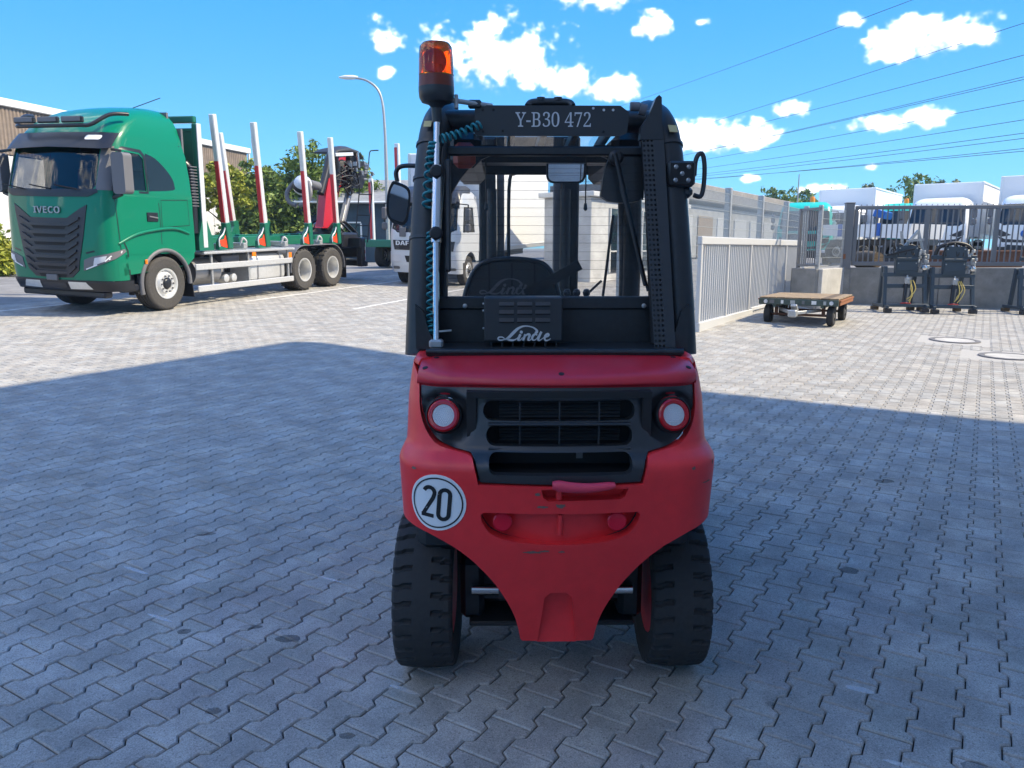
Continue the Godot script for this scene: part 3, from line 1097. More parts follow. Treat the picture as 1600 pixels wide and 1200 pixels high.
	var sign_ := part("speed_sign", mb().skin(PackedVector2Array(arc(Vector2.ZERO, 0.097, 0, 360, 40).slice(0, 40)), [], tilt, Vector2(0.02, 0.02), Vector3(0.001, 0, -0.003)), "sign_white", t)
	var inked := func(q: Vector2) -> Vector3: return cw(q.rotated(-0.10) + c, 0.0042)
	part("border_ring", mb().ribbon(arc(Vector2.ZERO, 0.0855, 0, 360, 48), 0.0048, inked), "print_black", sign_)
	var two := arc(Vector2(-0.0265, 0.033), 0.0185, 165, -10, 8)
	two.append_array([Vector2(-0.012, 0.016), Vector2(-0.045, -0.0475)])
	var num := part("number", mb().ribbon(two, 0.0135, inked).ribbon([Vector2(-0.0505, -0.0475), Vector2(-0.006, -0.0475)], 0.0135, inked), "print_black", sign_)
	num.name = "numeral_two"
	var zero := arc(Vector2(0.026, 0.032), 0.0172, 180, 0, 8)
	zero.append_array(arc(Vector2(0.026, -0.0365), 0.0172, 0, -180, 8))
	zero.append(zero[0])
	part("numeral_zero", mb().ribbon(zero, 0.0135, inked), "print_black", sign_)
	# scraped paint
	var scr := RandomNumberGenerator.new()
	scr.seed = 31
	for m in [[-0.085, 0.632, 0.035, 0.006], [-0.05, 0.636, 0.02, 0.004], [-0.478, 0.905, 0.012, 0.006], [-0.075, 0.835, 0.010, 0.008], [-0.06, 0.792, 0.02, 0.005], [0.0, 0.796, 0.02, 0.008], [0.43, 0.905, 0.009, 0.008], [0.50, 0.85, 0.03, 0.003], [0.535, 0.91, 0.006, 0.010], [0.005, 0.634, 0.012, 0.004]]:
		var pts := PackedVector2Array()
		for k in 16:
			var a := TAU * k / 16.0
			pts.append(Vector2(m[0], m[1]) + Vector2(cos(a) * m[2], sin(a) * m[3]) * scr.randf_range(0.45, 1.15))
		part("paint_scrape", mb().skin(pts, [], func(q: Vector2): return cw(q, 0.0012), Vector2(0.02, 0.02)), "scrape", body)

func lift_grille(t: Node3D) -> void:
	var edge := [Vector2(0.0, 0.864), Vector2(0.255, 0.868), Vector2(0.27, 0.932)]
	edge.append_array(curve([Vector2(0.287, 0.953), Vector2(0.345, 0.964), Vector2(0.402, 0.983), Vector2(0.441, 1.025), Vector2(0.464, 1.077), Vector2(0.474, 1.15)], 4))
	edge.append(Vector2(0.0, 1.156))
	var outer := mirror_poly(edge)
	var slots := [round_rect(-0.247, 1.05, 0.247, 1.112, 0.028), round_rect(-0.237, 0.972, 0.237, 1.035, 0.028), round_rect(-0.228, 0.893, 0.228, 0.955, 0.022)]
	var lamps := []
	for s in [-1, 1]:
		lamps.append(PackedVector2Array(arc(Vector2(0.379 * s, 1.062), 0.056, 0, 360, 28).slice(0, 28)))
	var dent := func(q: Vector2) -> Vector3:
		# the frame sits a little inside the red, with a hollow round each lamp
		var v := cw(q, -0.012)
		var d := Vector2(absf(q.x) - 0.375, (q.y - 1.052) * 1.05).length()
		v.z -= 0.028 * smoothstep(0.098, 0.075, d)
		if q.y > 1.112:
			v.z += 0.010 * smoothstep(1.112, 1.118, q.y)
		return v
	var fr := part("grille_frame", mb().skin(outer, slots + lamps, dent, Vector2(0.017, 0.012), Vector3(0, -0.004, -0.05)), "plastic_black", t)
	# crossbars, fins and the dark behind them
	for y in [1.0425, 0.9635]:
		part("crossbar", mb().box(Vector3(0, y, 0.402), Vector3(0.46, 0.007, 0.03), Basis(), 0.002), "plastic_black", fr)
	for x in [-0.128, 0.0, 0.128]:
		for row in [[1.05, 1.112], [0.972, 1.035]]:
			part("grille_web", mb().box(Vector3(x, (row[0] + row[1]) * 0.5, 0.392), Vector3(0.004, row[1] - row[0], 0.02)), "plastic_black", fr)
	for row in [1.054, 0.976]:
		for k in 5:
			part("radiator_fin", mb().box(Vector3(0.005, row + 0.012 * k, 0.335), Vector3(0.40, 0.0032, 0.012), Basis(Vector3.RIGHT, 0.5)), "fin", fr)
	part("inner_label", mb().box(Vector3(0.075, 0.924, 0.315), Vector3(0.022, 0.042, 0.003)), "trim_grey", fr)
	part("radiator_core", mb().box(Vector3(0, 1.0, 0.27), Vector3(0.62, 0.30, 0.06)), "deep_black", fr)
	part("shroud", mb().box(Vector3(0, 1.135, 0.34), Vector3(0.6, 0.02, 0.1)).box(Vector3(0, 0.872, 0.35), Vector3(0.6, 0.02, 0.14)).box(Vector3(-0.285, 1.0, 0.34), Vector3(0.03, 0.28, 0.09)).box(Vector3(0.285, 1.0, 0.34), Vector3(0.03, 0.28, 0.09)), "deep_black", fr)
	for s in [-1, 1]:
		var at := Transform3D(Basis(Vector3.UP, 0.16 * s) * Basis(Vector3.RIGHT, PI / 2 - 0.25), Vector3(0.376 * s, 1.062, 0.362))
		var l := part("rear_lamp", mb().lathe([Vector2(0.060, -0.02), Vector2(0.060, 0.004), Vector2(0.0555, 0.010), Vector2(0.054, 0.004)], 36, at), "deep_black", t)
		part("red_ring", mb().lathe([Vector2(0.054, -0.01), Vector2(0.053, 0.008), Vector2(0.047, 0.013), Vector2(0.038, 0.0125), Vector2(0.036, 0.008)], 36, at), "lamp_ring_red", l)
		var lens := mb().lathe([Vector2(0.0365, -0.004), Vector2(0.036, 0.007), Vector2(0.0, 0.0085)], 30, at)
		for i in range(-5, 6):
			for j in range(-5, 6):
				var q := Vector2(i + (0.5 if posmod(j, 2) else 0.0), j * 0.87) * 0.0066
				if q.length() < 0.0325:
					lens.lathe([Vector2(0.0031, 0.0), Vector2(0.0023, 0.0016), Vector2(0.0, 0.0022)], 6, at * Transform3D(Basis(), Vector3(q.x, 0.0078, q.y)))
		part("lens", lens, "lamp_clear", l)

func lift_hood(t: Node3D) -> void:
	# the red lid above the grille, rolled over from its rear lip to the cab
	var prof := curve([Vector2(0.372, 1.158), Vector2(0.381, 1.172), Vector2(0.368, 1.196), Vector2(0.325, 1.215), Vector2(0.255, 1.229), Vector2(0.17, 1.238), Vector2(0.06, 1.242)], 5)
	var n := prof.size() - 1
	var lid := func(q: Vector2) -> Vector3:
		var k := clampf(q.y, 0.0, 1.0) * n
		var i := mini(int(k), n - 1)
		var p: Vector2 = prof[i].lerp(prof[i + 1], k - i)
		var half := lerpf(0.474, 0.452, clampf(q.y, 0.0, 1.0))
		var s := absf(q.x)
		var x := s * half
		# in plan the lid follows the tail's rounded corners
		var bow := 0.035 * pow(minf(x, 0.33) / 0.33, 2.0)
		if x > 0.33:
			bow += 0.165 - sqrt(maxf(0.165 * 0.165 - (x - 0.33) * (x - 0.33), 0.0))
		var dish := 0.010 * sin(PI * clampf(q.y, 0.0, 1.0)) * cos(s * PI * 0.5)
		return Vector3(q.x * half, p.y - dish - 0.006 * s * s, p.x - bow * lerpf(1.0, 0.55, clampf(q.y, 0.0, 1.0)))
	var pts := PackedVector2Array([Vector2(-1, 0), Vector2(1, 0), Vector2(1, 1), Vector2(-1, 1)])
	var hd := part("engine_lid", mb().skin(pts, [], lid, Vector2(0.04, 0.04), Vector3(0, -0.03, -0.01)), "lift_hood", t)
	for c in [[0.018, 0.42], [-0.90, 0.74], [-0.955, 0.47], [0.895, 0.74], [0.955, 0.47]]:
		var v: Vector3 = lid.call(Vector2(c[0], c[1]))
		var up: Vector3 = (lid.call(Vector2(c[0], c[1] + 0.02)) - v).cross(lid.call(Vector2(c[0] + 0.02, c[1])) - v).normalized()
		if up.y < 0.0:
			up = -up
		part("bolt_hole", mb().lathe([Vector2(0.0095, -0.004), Vector2(0.0095, 0.0012), Vector2(0.0, 0.0012)], 14, Transform3D(Basis(Quaternion(Vector3.UP, up)), v)), "deep_black", hd)

func pillar_line(s: float, dx := 0.0, dz := 0.0) -> Array:
	return curve([Vector3((0.492 + dx) * s, 1.205, -0.05 + dz), Vector3((0.483 + dx) * s, 1.45, -0.105 + dz), Vector3((0.468 + dx) * s, 1.75, -0.175 + dz), Vector3((0.450 + dx) * s, 1.98, -0.235 + dz), Vector3((0.432 + dx) * s, 2.075, -0.29 + dz), Vector3((0.415 + dx) * s, 2.125, -0.40 + dz), Vector3((0.42 + dx) * s, 2.145, -0.6 + dz), Vector3((0.475 + dx) * s, 2.15, -1.30 + dz), Vector3((0.49 + dx) * s, 2.10, -1.42 + dz), Vector3((0.55 + dx) * s, 1.5, -1.62 + dz), Vector3((0.56 + dx) * s, 0.8, -1.72 + dz)], 5)

func lift_cab(t: Node3D) -> void:
	var g: MeshInstance3D
	for s in [-1, 1]:
		var line := pillar_line(s)
		g = part("guard_pillar", mb().tube(line, 0.058, 18), "lift_black", t)
		for k in ([8, 12, 15] if s < 0 else [15]):
			var d: Vector3 = (line[k + 1] - line[k]).normalized()
			part("clamp_band", mb().lathe([Vector2(0.0585, -0.007), Vector2(0.0625, -0.006), Vector2(0.0625, 0.006), Vector2(0.0585, 0.007)], 24, Transform3D(Basis(Quaternion(Vector3.UP, d)), line[k])), "plastic_black", g)
		# foot gusset of the pillar
		part("gusset", mb().prism(PackedVector2Array([Vector2(0.405 * s, 1.236), Vector2(0.50 * s, 1.236), Vector2(0.50 * s, 1.40), Vector2(0.472 * s, 1.375), Vector2(0.452 * s, 1.30), Vector2(0.432 * s, 1.262)]), 0.0, 0.022), "lift_black", g)
		part("pillar_strip", mb().tube(pillar_line(s, -0.048, 0.03).slice(1, 18), 0.013, 8), "plastic_black", g)
	for y in [1.50, 1.74]:
		part("bolt", mb().lathe([Vector2(0.012, 0.0), Vector2(0.012, 0.006), Vector2(0.006, 0.01), Vector2(0.0, 0.01)], 10, Transform3D(Basis(Vector3.RIGHT, PI / 2), Vector3(0.438, y, -0.055 - (y - 1.2) * 0.22))), "galvanised", g)
	# roof: cross tubes, slats and a clear pane
	var roof := part("roof_frame", mb().tube([Vector3(-0.43, 2.085, -0.29), Vector3(0.43, 2.085, -0.29)], 0.042, 14), "lift_black", t)
	part("front_tube", mb().tube([Vector3(-0.48, 2.075, -1.36), Vector3(0.48, 2.075, -1.36)], 0.042, 14), "lift_black", roof)
	for x in [-0.27, -0.135, 0.0, 0.135, 0.27]:
		part("roof_slat", mb().bar(Vector3(x, 2.115, -0.3), Vector3(x * 1.1, 2.082, -1.34), 0.03, 0.05, 0.005), "lift_black", roof)
	part("roof_pane", mb().box(Vector3(0, 2.068, -0.8), Vector3(0.74, 0.005, 0.96), Basis(Vector3.RIGHT, -0.03)), "pane", roof)
	part("top_bracket", mb().tube(curve([Vector3(-0.085, 2.13, -0.225), Vector3(-0.06, 2.146, -0.235), Vector3(0.06, 2.146, -0.235), Vector3(0.085, 2.13, -0.225)]), 0.014, 8).lathe([Vector2(0.016, 0), Vector2(0.016, 0.012), Vector2(0, 0.014)], 10, Transform3D(Basis(), Vector3(-0.035, 2.152, -0.235))).lathe([Vector2(0.016, 0), Vector2(0.016, 0.012), Vector2(0, 0.014)], 10, Transform3D(Basis(), Vector3(0.03, 2.152, -0.235))), "plastic_black", roof)
	# number plate board
	var board := PackedVector2Array([Vector2(-0.275, 2.018), Vector2(0.265, 2.018), Vector2(0.29, 2.03), Vector2(0.295, 2.105), Vector2(0.262, 2.128), Vector2(-0.262, 2.128), Vector2(-0.285, 2.116), Vector2(-0.287, 2.026)])
	var bd := part("number_board", mb().prism(board, -0.205, -0.195), "plastic_black", t)
	lettering("registration", "Y-B30 472", 0.052, 0.0025, "letter_silver", bd, Transform3D(Basis(), Vector3(0.012, 2.076, -0.1935)), true, 0.86)
	for c in [Vector2(-0.255, 2.112), Vector2(-0.255, 2.034), Vector2(-0.215, 2.112), Vector2(0.2, 2.112), Vector2(0.235, 2.112), Vector2(0.2, 2.034), Vector2(0.16, 2.118), Vector2(-0.18, 2.036)]:
		part("bolt", mb().lathe([Vector2(0.0052, 0.0), Vector2(0.0045, 0.003), Vector2(0.0, 0.0035)], 8, Transform3D(Basis(Vector3.RIGHT, PI / 2), Vector3(c.x, c.y, -0.195))), "letter_silver" if c.y > 2.1 and c.x > 0.1 else "deep_black", bd)
	# rear window: frame, pane, heating wires
	var wz := func(y: float) -> float: return -0.125 - (y - 1.42) * 0.2
	var fr := part("window_frame", mb().bar(Vector3(-0.43, 1.395, -0.12), Vector3(0.43, 1.395, -0.12), 0.03, 0.05, 0.006).bar(Vector3(-0.42, 1.967, wz.call(1.967)), Vector3(0.42, 1.967, wz.call(1.967)), 0.03, 0.035, 0.006).bar(Vector3(-0.415, 1.4, -0.125), Vector3(-0.40, 2.02, wz.call(2.02)), 0.035, 0.03, 0.005).bar(Vector3(0.395, 1.4, -0.125), Vector3(0.375, 2.02, wz.call(2.02)), 0.03, 0.03, 0.005), "lift_black", t)
	var pane := PackedVector2Array([Vector2(-0.40, 1.42), Vector2(0.385, 1.42), Vector2(0.375, 1.955), Vector2(-0.39, 1.955)])
	part("rear_pane", mb().prism(pane, -0.004, 0.0, Transform3D(Basis(Vector3.RIGHT, -0.197), Vector3(0, 1.42 - 1.42 * cos(0.197), -0.12 + 1.42 * sin(0.197)))), "pane", fr)
	var wires := mb()
	for k in 15:
		var y := 1.455 + k * 0.033
		wires.bar(Vector3(-0.39, y, wz.call(y) + 0.008), Vector3(0.372, y, wz.call(y) + 0.008), 0.001, 0.001)
	part("heating_wires", wires, "deep_black", fr)
	for c in [Vector3(-0.325, 1.385, -0.098), Vector3(0.355, 1.385, -0.098)]:
		part("bolt", mb().lathe([Vector2(0.009, 0.0), Vector2(0.009, 0.004), Vector2(0.004, 0.007), Vector2(0.0, 0.007)], 10, Transform3D(Basis(Vector3.RIGHT, PI / 2), c)), "galvanised", fr)
	# tray and back wall under the window
	var tray := part("rear_tray", mb().box(Vector3(0, 1.236, 0.03), Vector3(0.90, 0.018, 0.27), Basis(), 0.006), "lift_black", t)
	part("tray_lip", mb().tube([Vector3(-0.45, 1.244, 0.16), Vector3(0.45, 1.244, 0.16)], 0.011, 8), "lift_black", tray)
	part("rear_wall", mb().box(Vector3(0, 1.31, -0.125), Vector3(0.88, 0.15, 0.02)), "lift_black", t)
	# fan box with louvres and lettering
	var bx := part("fan_housing", mb().box(Vector3(-0.107, 1.345, -0.03), Vector3(0.286, 0.16, 0.11), Basis(), 0.004), "plastic_black", t)
	for r in 3:
		for k in 3:
			var cx := -0.168 + k * 0.066
			var cy := 1.402 - r * 0.0295
			part("louvre", mb().prism(PackedVector2Array([Vector2(0.0, 0.0), Vector2(0.008, 0.0), Vector2(0.001, 0.013), Vector2(0.0, 0.013)]), -0.027, 0.027, Transform3D(Basis(Vector3(0, 0, 1), Vector3(0, 1, 0), Vector3(-1, 0, 0)), Vector3(cx, cy - 0.006, 0.0255))), "plastic_black", bx)
			part("louvre_slot", mb().box(Vector3(cx, cy - 0.0085, 0.0257), Vector3(0.054, 0.005, 0.001)), "deep_black", bx)
	for c in [Vector3(-0.25, 1.40, 0.0), Vector3(-0.25, 1.375, 0.0), Vector3(-0.25, 1.31, 0.0)]:
		part("bolt", mb().lathe([Vector2(0.004, 0.0), Vector2(0.004, 0.006), Vector2(0.0, 0.007)], 8, Transform3D(Basis(Vector3.FORWARD, -PI / 2), c)), "galvanised", bx)
	script_word("script_lettering", bx, Transform3D(Basis().scaled(Vector3.ONE * 0.00024), Vector3(-0.202, 1.264, 0.0262)), "letter_silver")
	for k in 7:
		part("housing_foot", mb().box(Vector3(-0.225 + k * 0.04, 1.255, 0.01), Vector3(0.006, 0.02, 0.006)), "lift_black", bx)

func script_word(called: String, parent: Node3D, at: Transform3D, m: String) -> void:
	# the maker's name in joined script, drawn in strokes: x 0 to 810, y 0 to 240
	var b := mb()
	var flat := func(q: Vector2) -> Vector3: return at * Vector3(q.x, q.y, 0.0)
	var th := Vector3(0, 0, -0.0012)
	b.ribbon(curve([Vector2(120, 32), Vector2(80, 66), Vector2(28, 66), Vector2(10, 42), Vector2(34, 22), Vector2(90, 26), Vector2(150, 46), Vector2(200, 60)], 5), [10, 12, 14, 15, 16, 17, 18, 19, 20, 21, 22, 22, 22, 22, 22, 22, 22, 22, 22, 22, 22, 20, 19, 18, 17, 16, 15, 14, 13, 12, 12, 12, 12, 12, 12, 12], flat, th)
	b.ribbon(curve([Vector2(110, 30), Vector2(170, 60), Vector2(240, 130), Vector2(310, 195), Vector2(390, 232), Vector2(470, 234), Vector2(550, 212), Vector2(600, 170), Vector2(596, 140), Vector2(570, 132)], 4), [16, 20, 26, 32, 38, 42, 44, 46, 46, 46, 44, 42, 38, 34, 30, 27, 24, 22, 20, 19, 18, 18, 18, 20, 22, 24, 27, 30, 34, 38, 40, 42, 42, 40, 34, 26, 20], flat, th)
	b.ribbon(curve([Vector2(130, 42), Vector2(180, 26), Vector2(240, 20), Vector2(290, 40), Vector2(318, 70)], 4), [14, 18, 22, 26, 28, 30, 30, 30, 28, 24, 20, 18, 16, 14, 12, 10, 10], flat, th)
	b.ribbon(curve([Vector2(352, 112), Vector2(330, 60), Vector2(318, 24), Vector2(350, 22), Vector2(384, 62)], 4), [36, 36, 36, 36, 36, 36, 36, 34, 30, 26, 22, 18, 16, 14, 12, 11, 10], flat, th)
	b.ribbon(arc(Vector2(366, 144), 12, 0, 360, 12), 24.0, flat, th)
	b.ribbon(curve([Vector2(428, 112), Vector2(408, 60), Vector2(392, 14)], 4), 34.0, flat, th)
	b.ribbon(curve([Vector2(410, 62), Vector2(446, 102), Vector2(480, 112), Vector2(492, 92), Vector2(474, 44), Vector2(470, 20), Vector2(498, 22), Vector2(530, 60)], 4), [10, 12, 16, 20, 24, 28, 30, 32, 34, 35, 36, 36, 36, 36, 34, 32, 30, 28, 26, 24, 22, 20, 18, 16, 14, 12, 11, 10, 10], flat, th)
	b.ribbon(curve([Vector2(610, 96), Vector2(576, 112), Vector2(540, 82), Vector2(532, 40), Vector2(556, 18), Vector2(596, 40), Vector2(622, 84)], 4), [14, 18, 22, 26, 30, 32, 34, 36, 36, 36, 34, 32, 30, 26, 22, 20, 18, 16, 14, 13, 12, 11, 10, 10, 10], flat, th)
	b.ribbon(curve([Vector2(672, 152), Vector2(646, 96), Vector2(624, 40), Vector2(634, 18), Vector2(664, 26), Vector2(706, 60)], 4), [36, 36, 36, 36, 36, 36, 36, 36, 36, 34, 32, 28, 24, 20, 18, 16, 14, 12, 11, 10, 10], flat, th)
	b.ribbon(curve([Vector2(712, 58), Vector2(760, 74), Vector2(786, 98), Vector2(770, 116), Vector2(736, 92), Vector2(720, 46), Vector2(742, 14), Vector2(790, 26), Vector2(812, 46)], 4), [10, 12, 14, 16, 18, 20, 22, 24, 24, 26, 28, 30, 32, 34, 36, 36, 36, 36, 34, 32, 30, 28, 26, 24, 22, 20, 18, 16, 14, 12, 11, 10, 10], flat, th)
	part(called, b, m, parent)

func lift_inside(t: Node3D) -> void:
	# what shows through the rear window: seat, mast, controls, front screen
	var seat := part("seat", mb().box(Vector3(-0.14, 0.98, -0.98), Vector3(0.5, 0.14, 0.5), Basis(), 0.05), "seat_black", t)
	var prof := []
	for p in [Vector2(-0.235, 1.2), Vector2(-0.22, 1.34), Vector2(-0.195, 1.44), Vector2(-0.155, 1.515), Vector2(-0.10, 1.545), Vector2(0.0, 1.555), Vector2(0.10, 1.545), Vector2(0.155, 1.52), Vector2(0.19, 1.46), Vector2(0.215, 1.36), Vector2(0.235, 1.2)]:
		prof.append(p + Vector2(-0.14, 0))
	var back := PackedVector2Array(curve(prof, 3))
	part("backrest", mb().prism(back, -0.68, -0.60), "seat_black", seat)
	part("backrest_edge", mb().tube(curve(prof, 3).map(func(q): return Vector3(q.x, q.y, -0.60)), 0.011, 6), "plastic_black", seat)
	for x in [-0.24, -0.14, -0.04]:
		part("seam", mb().bar(Vector3(x, 1.22, -0.598), Vector3(x, 1.535, -0.598), 0.008, 0.006), "deep_black", seat)
	script_word("seat_lettering", seat, Transform3D(Basis().scaled(Vector3.ONE * 0.00031), Vector3(-0.285, 1.395, -0.592)), "trim_grey")
	part("seat_belt", mb().bar(Vector3(0.16, 1.53, -0.585), Vector3(-0.08, 1.40, -0.585), 0.01, 0.045), "print_black", seat)
	var mast := part("mast", mb().box(Vector3(-0.27, 1.25, -1.98), Vector3(0.10, 2.0, 0.13), Basis(), 0.01).box(Vector3(0.235, 1.25, -1.98), Vector3(0.10, 2.0, 0.13), Basis(), 0.01).box(Vector3(-0.04, 2.2, -1.98), Vector3(0.66, 0.12, 0.09), Basis(), 0.01).box(Vector3(-0.04, 0.5, -1.98), Vector3(0.66, 0.16, 0.1), Basis(), 0.01), "lift_black", t)
	part("inner_rail", mb().box(Vector3(-0.19, 1.25, -2.0), Vector3(0.045, 1.9, 0.1), Basis(), 0.006).box(Vector3(0.158, 1.25, -2.0), Vector3(0.045, 1.9, 0.1), Basis(), 0.006), "trim_grey", mast)
	for x in [-0.245, 0.2]:
		part("lift_cylinder", mb().tube([Vector3(x, 0.5, -1.9), Vector3(x, 1.95, -1.9)], 0.032, 12), "plastic_black", mast)
	part("mast_hose", mb().tube(curve([Vector3(-0.14, 1.2, -1.88), Vector3(-0.14, 1.95, -1.88), Vector3(-0.10, 2.05, -1.9), Vector3(-0.08, 2.2, -1.92)]), 0.011, 7), "hose_black", mast)
	part("carriage", mb().box(Vector3(-0.02, 0.32, -2.08), Vector3(1.0, 0.42, 0.06), Basis(), 0.01), "lift_black", t)
	for x in [-0.3, 0.3]:
		part("fork", mb().box(Vector3(x, 0.05, -2.75), Vector3(0.11, 0.035, 1.2), Basis(), 0.006).box(Vector3(x, 0.32, -2.135), Vector3(0.11, 0.56, 0.035), Basis(), 0.006), "lift_black", t)
	part("dashboard", mb().box(Vector3(0, 1.02, -1.55), Vector3(0.84, 0.36, 0.14), Basis(Vector3.RIGHT, 0.3), 0.04), "plastic_black", t)
	part("front_screen_frame", mb().bar(Vector3(-0.49, 2.03, -1.43), Vector3(0.49, 2.03, -1.43), 0.04, 0.08, 0.01).bar(Vector3(-0.54, 1.22, -1.66), Vector3(0.54, 1.22, -1.66), 0.03, 0.06, 0.01), "lift_black", t)
	var pane := PackedVector2Array([Vector2(-0.52, 1.25), Vector2(0.52, 1.25), Vector2(0.48, 1.98), Vector2(-0.48, 1.98)])
	part("front_pane", mb().prism(pane, -1.56, -1.555), "pane", t)
	part("front_wiper", mb().bar(Vector3(0.43, 1.78, -1.48), Vector3(0.385, 1.2, -1.6), 0.012, 0.01).bar(Vector3(0.38, 1.42, -1.53), Vector3(0.12, 1.16, -1.62), 0.016, 0.012), "print_black", t)
	# front pillars are thick where the cab door meets the guard
	for s in [-1, 1]:
		part("door_post", mb().tube(curve([Vector3(0.565 * s, 0.9, -1.66), Vector3(0.555 * s, 1.45, -1.56), Vector3(0.53 * s, 1.95, -1.46)]), 0.05, 10), "lift_black", t)
	var arm := part("armrest", mb().box(Vector3(0.19, 1.25, -0.98), Vector3(0.13, 0.08, 0.36), Basis(), 0.03), "seat_black", t)
	for k in 4:
		part("control_lever", mb().tube([Vector3(0.10 + k * 0.05, 1.27, -1.1), Vector3(0.10 + k * 0.05, 1.36, -1.12)], 0.006, 6).lathe([Vector2(0.0, -0.024), Vector2(0.017, -0.012), Vector2(0.02, 0.004), Vector2(0.013, 0.018), Vector2(0.0, 0.022)], 12, Transform3D(Basis(), Vector3(0.10 + k * 0.05, 1.375, -1.12))), "plastic_black", arm)
	part("steering_wheel", mb().tube(arc(Vector2.ZERO, 0.14, 0, 360, 24).map(func(q): return Vector3(-0.14 + q.x, 1.22 + q.y * 0.35, -1.38 + q.y * 0.9)), 0.014, 8), "plastic_black", t)
	# cab mirror, heater case, speaker and the red belt reel up in the left corner
	var cm := part("cab_mirror", mb().prism(round_rect(-0.085, -0.065, 0.085, 0.065, 0.03), -0.01, 0.012, Transform3D(Basis(Vector3.RIGHT, 0.12), Vector3(0.095, 1.945, -0.62))), "plastic_black", t)
	part("mirror_face", mb().prism(round_rect(-0.077, -0.057, 0.077, 0.057, 0.026), 0.0125, 0.0145, Transform3D(Basis(Vector3.RIGHT, 0.12), Vector3(0.095, 1.945, -0.62))), "mirror_glass", cm)
	part("ceiling_case", mb().box(Vector3(0.0, 1.985, -0.62), Vector3(0.72, 0.05, 0.16), Basis(), 0.02).box(Vector3(-0.34, 2.0, -0.9), Vector3(0.14, 0.14, 0.9), Basis(), 0.03).box(Vector3(0.34, 2.0, -0.9), Vector3(0.14, 0.14, 0.9), Basis(), 0.03), "lift_black", t)
	part("corner_trim", mb().prism(PackedVector2Array([Vector2(-0.41, 1.80), Vector2(-0.41, 2.02), Vector2(-0.20, 2.02), Vector2(-0.215, 1.985), Vector2(-0.30, 1.95), Vector2(-0.36, 1.88)]), -0.50, -0.47), "lift_black", t)
	part("corner_trim", mb().prism(PackedVector2Array([Vector2(0.41, 1.80), Vector2(0.41, 2.02), Vector2(0.20, 2.02), Vector2(0.215, 1.985), Vector2(0.27, 1.96), Vector2(0.34, 1.88)]), -0.50, -0.47), "lift_black", t)
	part("belt_reel", mb().box(Vector3(-0.335, 1.97, -0.40), Vector3(0.09, 0.10, 0.06), Basis(), 0.02), "orange_red", t)
	part("pull_cord", mb().tube([Vector3(-0.25, 1.98, -0.5), Vector3(-0.25, 1.79, -0.5)], 0.003, 5).lathe([Vector2(0.0, -0.02), Vector2(0.009, -0.012), Vector2(0.006, 0.012), Vector2(0, 0.016)], 8, Transform3D(Basis(), Vector3(-0.25, 1.775, -0.5))), "plastic_black", t)
	part("pull_cord", mb().tube([Vector3(0.17, 1.98, -0.5), Vector3(0.17, 1.79, -0.5)], 0.003, 5).lathe([Vector2(0.0, -0.02), Vector2(0.009, -0.012), Vector2(0.006, 0.012), Vector2(0, 0.016)], 8, Transform3D(Basis(), Vector3(0.17, 1.775, -0.5))), "plastic_black", t)
	# rear wiper with its motor case
	var wm := part("wiper_motor", mb().prism(PackedVector2Array(curve([Vector2(0.20, 1.80), Vector2(0.215, 1.90), Vector2(0.25, 1.965), Vector2(0.33, 1.975), Vector2(0.36, 1.94), Vector2(0.365, 1.80), Vector2(0.30, 1.775), Vector2(0.23, 1.78)], 3)), -0.28, -0.235), "plastic_black", t)
	part("wiper_arm", mb().bar(Vector3(0.245, 1.955, -0.185), Vector3(0.36, 1.46, -0.10), 0.022, 0.012, 0.003).bar(Vector3(0.265, 1.83, -0.165), Vector3(0.37, 1.44, -0.098), 0.01, 0.008).lathe([Vector2(0.028, 0), Vector2(0.028, 0.03), Vector2(0.018, 0.038), Vector2(0, 0.038)], 14, Transform3D(Basis(Vector3.RIGHT, PI / 2), Vector3(0.25, 1.94, -0.22))), "print_black", wm)

